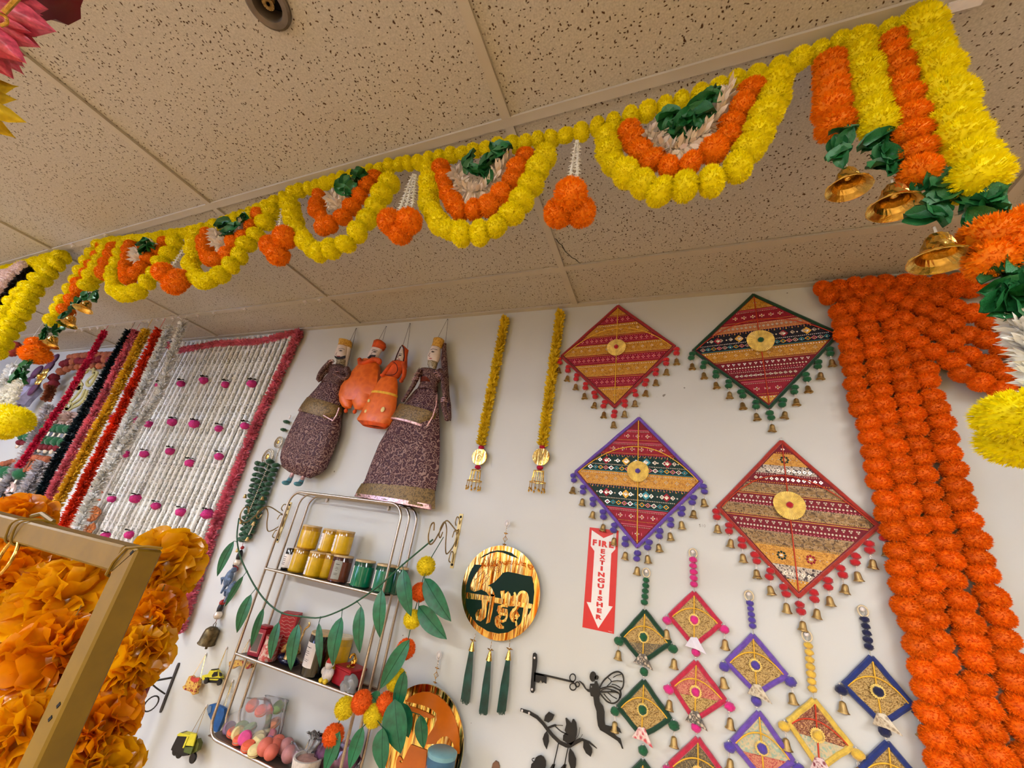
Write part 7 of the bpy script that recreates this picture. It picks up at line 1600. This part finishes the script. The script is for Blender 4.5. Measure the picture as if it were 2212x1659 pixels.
slab(t, 'cabin', [(340, 1210), (375, 1180), (510, 1220), (520, 1260), (470, 1470), (400, 1480), (250, 1400), (270, 1350)], M_black, .022, yy_); slab(t, 'canopy', [(440, 1210), (512, 1225), (470, 1375), (375, 1365)], M_oy, .004, yy_ - .022); slab(t, 'pillar', [(395, 1245), (415, 1250), (350, 1400), (335, 1395)], M_oy, .004, yy_ - .022); slab(t, 'roof', [(335, 1205), (370, 1180), (515, 1215), (510, 1232), (345, 1222)], M_oy, .024, yy_)
slab(t, 'body_panel', [(365, 1385), (470, 1385), (440, 1480), (350, 1450)], mat('moss_paint', (82, 96, 40), .5), .004, yy_ - .022); slab(t, 'rear_shell', [(505, 1280), (560, 1270), (585, 1330), (560, 1420), (490, 1470)], mat('moss_dark', (92, 96, 30), .5), .016, yy_)
for u, v in ((240, 1430), (285, 1465), (458, 1530)): c = at(*CY(u, v), yy_ - .012); mb = MB(); lathe(mb, [(.0001, -.004), (.015, -.004), (.017, 0), (.015, .004), (.0001, .005)], c, 14, Matrix.Rotation(PI / 2, 3, 'X')); mb.obj('wheel', M_black, t, True)
t = orn('slipper_ornament', 'blue slipper shaped ornament hanging behind the rack upright', (965, 545), ((845, 860), (870, 865)))
slab(t, 'sole', [(680, 890), (710, 835), (760, 820), (850, 860), (895, 890), (895, 960), (850, 1080), (800, 1190), (760, 1170), (720, 1120), (730, 1040), (690, 960)], mat('royal_blue', (18, 84, 150), .5, vary=.15), .012); slab(t, 'toe_cap', [(680, 890), (705, 840), (740, 850), (730, 930), (695, 950)], mat('slate_glass', (96, 120, 150), .3), .014)
t = orn('brown_car_ornament', 'dark brown car ornament under the left end of the middle shelf', (1175, 20), ((1040, 260), (1100, 265)))
slab(t, 'body', [(960, 290), (1010, 265), (1100, 270), (1180, 290), (1240, 320), (1240, 365), (1190, 380), (1100, 335), (1050, 350), (1000, 380), (962, 370)], M_speck)
# ------------------------------------------------------------------ gold frame stand close to the camera, with big amber tissue flowers
M_gf = mat('gold_paint', (124, 92, 6), .5, .0, vary=.07, nscale=30, bmp=.15)
ys_ = .40; cxr = at(287, 1206, ys_).x  # front right edge of the upright tube
tw = .036; zc = at(290, 1206, ys_).z + .012
t = thing('gold_frame_stand', 'square gold painted metal frame close to the camera at lower left', 'stand', V((cxr, ys_, 0)))
mb = MB()
box(mb, (cxr - tw / 2, ys_ + tw / 2, zc / 2), (tw, tw, zc), None, 0, .003); mb.obj('upright_tube', M_gf, t)
mb = MB(); box(mb, (cxr - tw - .65, ys_ + tw / 2, zc - tw / 2), (1.3, tw, tw), None, 0, .003); mb.obj('top_tube', M_gf, t)
mb = MB(); box(mb, (cxr - 1.32, ys_ + tw / 2, zc / 2), (tw, tw, zc), None, 0, .003); mb.obj('upright_tube', M_gf, t)
mb = MB(); tube(mb, [V((cxr - .002, ys_ - .0004, zc - .002)), V((cxr - tw + .001, ys_ - .0004, zc - tw))], .0004, 4); mb.obj('mitre_seam', M_dark, t)
for dz, dx in ((-.006, -.008), (-.190, -.010), (-.205, -.014), (-.262, -.012)): mb = MB(); box(mb, V((cxr + dx, ys_ - .0003, zc + dz)), (.004, .0012, .006), Euler((0, .6, 0)).to_matrix()); mb.obj('paint_chip', M_dark, t)
mb = MB(); tube(mb, [V((cxr + .012, ys_ + tw * .7, zc + .004)), V((cxr - .002, ys_ + .012, zc + .004)), V((cxr - .022, ys_ - .002, zc - .001)), V((cxr - .034, ys_ - .004, zc - .022)), V((cxr - .040, ys_ - .002, zc - .040)), V((cxr - .046, ys_ + .008, zc - .044))], .0020, 6); mb.obj('tie_wire', M_gf, t, True)
xk = at(8, 1180, ys_).x
for dx in (0, .022):
    mb = MB(); tube(mb, spline([V((xk + dx + .03, ys_ + tw + .003, zc - .004)), V((xk + dx + .02, ys_ + .018, zc + .005)), V((xk + dx, ys_ - .004, zc - .002)), V((xk + dx - .006, ys_ - .004, zc - .022)), V((xk + dx - .004, ys_ + .004, zc - tw - .004)), V((xk + dx + .004, ys_ + tw, zc - tw - .002))], 4), .0018, 6); mb.obj('tie_wire', M_gf, t, True)
mb = MB(); tube(mb, [V((xk + .02 + .022 * math.cos(q * PI / 12), ys_ + .004, zc - tw - .024 + .030 * math.sin(q * PI / 12))) for q in range(24)], .0028, 8, closed=True); mb.obj('hanging_ring', M_gold, t, True)
mb = MB(); tube(mb, [V((at(115, 1128, ys_ + tw).x, ys_ + tw, zc + .003)), V((at(90, 1110, ys_ + tw).x, ys_ + tw, zc + .012)), V((at(60, 1130, ys_ + tw).x, ys_ + tw, zc + .004))], .004, 6); mb.obj('tie_knot', M_gf, t, True)
M_amb2 = mat('golden_orange_tissue', (255, 156, 4), .25, vary=.14, nscale=2, bmp=0, jitter=.06, spec=.9, trans=.45)
FL = [((350, 1222), .60, 78, 0, 'large amber tissue flower at the top right corner of the gold frame'), ((325, 1335), .56, 62, 1, 'amber tissue flower below the corner one, right of the gold upright'), ((292, 1418), .54, 74, 0, 'ragged amber tissue flower at the right of the gold upright, mid height'), ((212, 1568), .52, 80, 1, 'amber tissue flower right of the gold upright near the bottom edge'), ((190, 1690), .52, 90, 0, 'amber tissue flower cut by the bottom edge right of the gold upright'),
      ((140, 1300), .58, 95, 0, 'amber tissue flower inside the corner of the gold frame'), ((45, 1250), .60, 80, 1, 'orange tissue flower under the gold top tube near the left edge'), ((30, 1350), .58, 75, 0, 'amber tissue flower at the left edge, second below the tube'), ((120, 1420), .53, 95, 1, 'orange tissue flower at the centre left of the frame opening'), ((50, 1590), .50, 95, 0, 'amber tissue flower at the lower left corner of the picture'), ((40, 1125), .66, 62, 1, 'orange tissue flower above the gold top tube at the left edge'), ((-40, 1420), .60, 80, 1, 'orange tissue flower half outside the left edge'), ((-30, 1180), .66, 70, 0, 'amber tissue flower at the left edge above the tube')]
CMi = CM.inverted()
for (px, py), y, pr_, k, lab in FL:
    p = at(px, py, y); dep = -(CMi @ (p - V((0, 0, CZ)))).z; r = pr_ * dep / FPX
    t = thing('tissue_flower', lab, 'flower', p, 'big tissue flowers on the gold frame')
    pom('petals', t, p, r, M_amb if k == 0 else M_amb2, 'tissue')
    mb = MB(); tube(mb, [p, p + V((0, 0, r * 1.05))], .0012, 4); mb.obj('stem_wire', M_gf, t)
# grey crinkled bag glimpsed behind the flowers at the left edge
p = at(-10, 1470, .9); mb = MB(); vs, fs = icos(3, 1); rg = random.Random(4); mb.add([p + V((v.x * .13, v.y * .07, v.z * .16)) * (1 + rg.uniform(-.07, .07)) for v in vs], fs)
tag(mb.obj('wrapped_bundle', mat('grey_cellophane', (104, 104, 116), .12, .5, vary=.4, nscale=26, bmp=.9, bd=.01), None, False), 'grey plastic-wrapped bundle behind the tissue flowers at the left edge', 'bundle')
# ------------------------------------------------------------------ pink flower close by in the upper left corner
pc_ = ata(-190, -55, .85); t = thing('pink_flower', 'pink cloth flower with dark centre hanging in the upper left corner', 'flower', pc_)
M_pkp = mat('pink_satin', (252, 92, 118), .35, vary=.3, nscale=12, bmp=.2, spec=.7, trans=.2); M_wine = mat('wine_satin', (110, 6, 26), .5, vary=.3, nscale=12)
PKL = [leaf_mesh(30 + i, M_pkp, 1, .42, .06) for i in range(3)]
fwd = (V((0, 0, CZ)) - pc_).normalized()
for k in range(80):
    q = k * 2.4; a, b, c = frame(fwd); el = RNG.uniform(-.9, .5); d = ((a * math.cos(q) + b * math.sin(q)) * math.cos(el) + fwd * math.sin(el)).normalized(); M = Matrix((d, d.cross(fwd).normalized(), d.cross(d.cross(fwd)).normalized())).transposed()
    place('petal', PKL[k % 3], pc_, t, M, RNG.uniform(.08, .10))
mb = MB(); tube(mb, [pc_ + V((0, 0, .4)), pc_ + V((0, 0, 0))], .002, 5); ball(mb, pc_, .05, 12, 8); mb.obj('centre', M_wine, t, True)
mb = MB(); e1 = ata(12, 12, .74); tube(mb, [ata(40, -6, .74), ata(8, 28, .74)], .0022, 6); tube(mb, spline([ata(-4, 28, .74), ata(12, 36, .74), ata(14, 50, .74), ata(0, 56, .74)], 4), .0016, 6); mb.obj('wire_hook', M_gold, t, True)
pd = ata(38, -88, .92); mb = MB(); vs, fs = icos(3, .055); rg = random.Random(9); mb.add([pd + v * (1 + rg.uniform(-.1, .1)) for v in vs], fs); tag(mb.obj('dark_flower', M_wine, None, True), 'dark wine cloth flower behind the pink one, cut by the top edge', 'flower')
py_ = ata(-150, 183, .85); t = thing('yellow_flower', 'yellow cloth flower under the pink one at the left edge', 'flower', py_)
YKL = [leaf_mesh(40 + i, M_ypet, 1, .35, .06) for i in range(2)]
fwd = (V((0, 0, CZ)) - py_).normalized()
for k in range(22):
    q = k * 2.4; a, b, c = frame(fwd); el = RNG.uniform(-.6, .4); d = ((a * math.cos(q) + b * math.sin(q)) * math.cos(el) + fwd * math.sin(el)).normalized(); M = Matrix((d, d.cross(fwd).normalized(), d.cross(d.cross(fwd)).normalized())).transposed()
    place('petal', YKL[k % 2], py_, t, M, RNG.uniform(.06, .08))
mb = MB(); tube(mb, [py_ + V((0, 0, .5)), py_], .002, 5); ball(mb, py_, .03, 10, 8); mb.obj('centre', M_ypet, t, True)
bpy.context.view_layer.update()
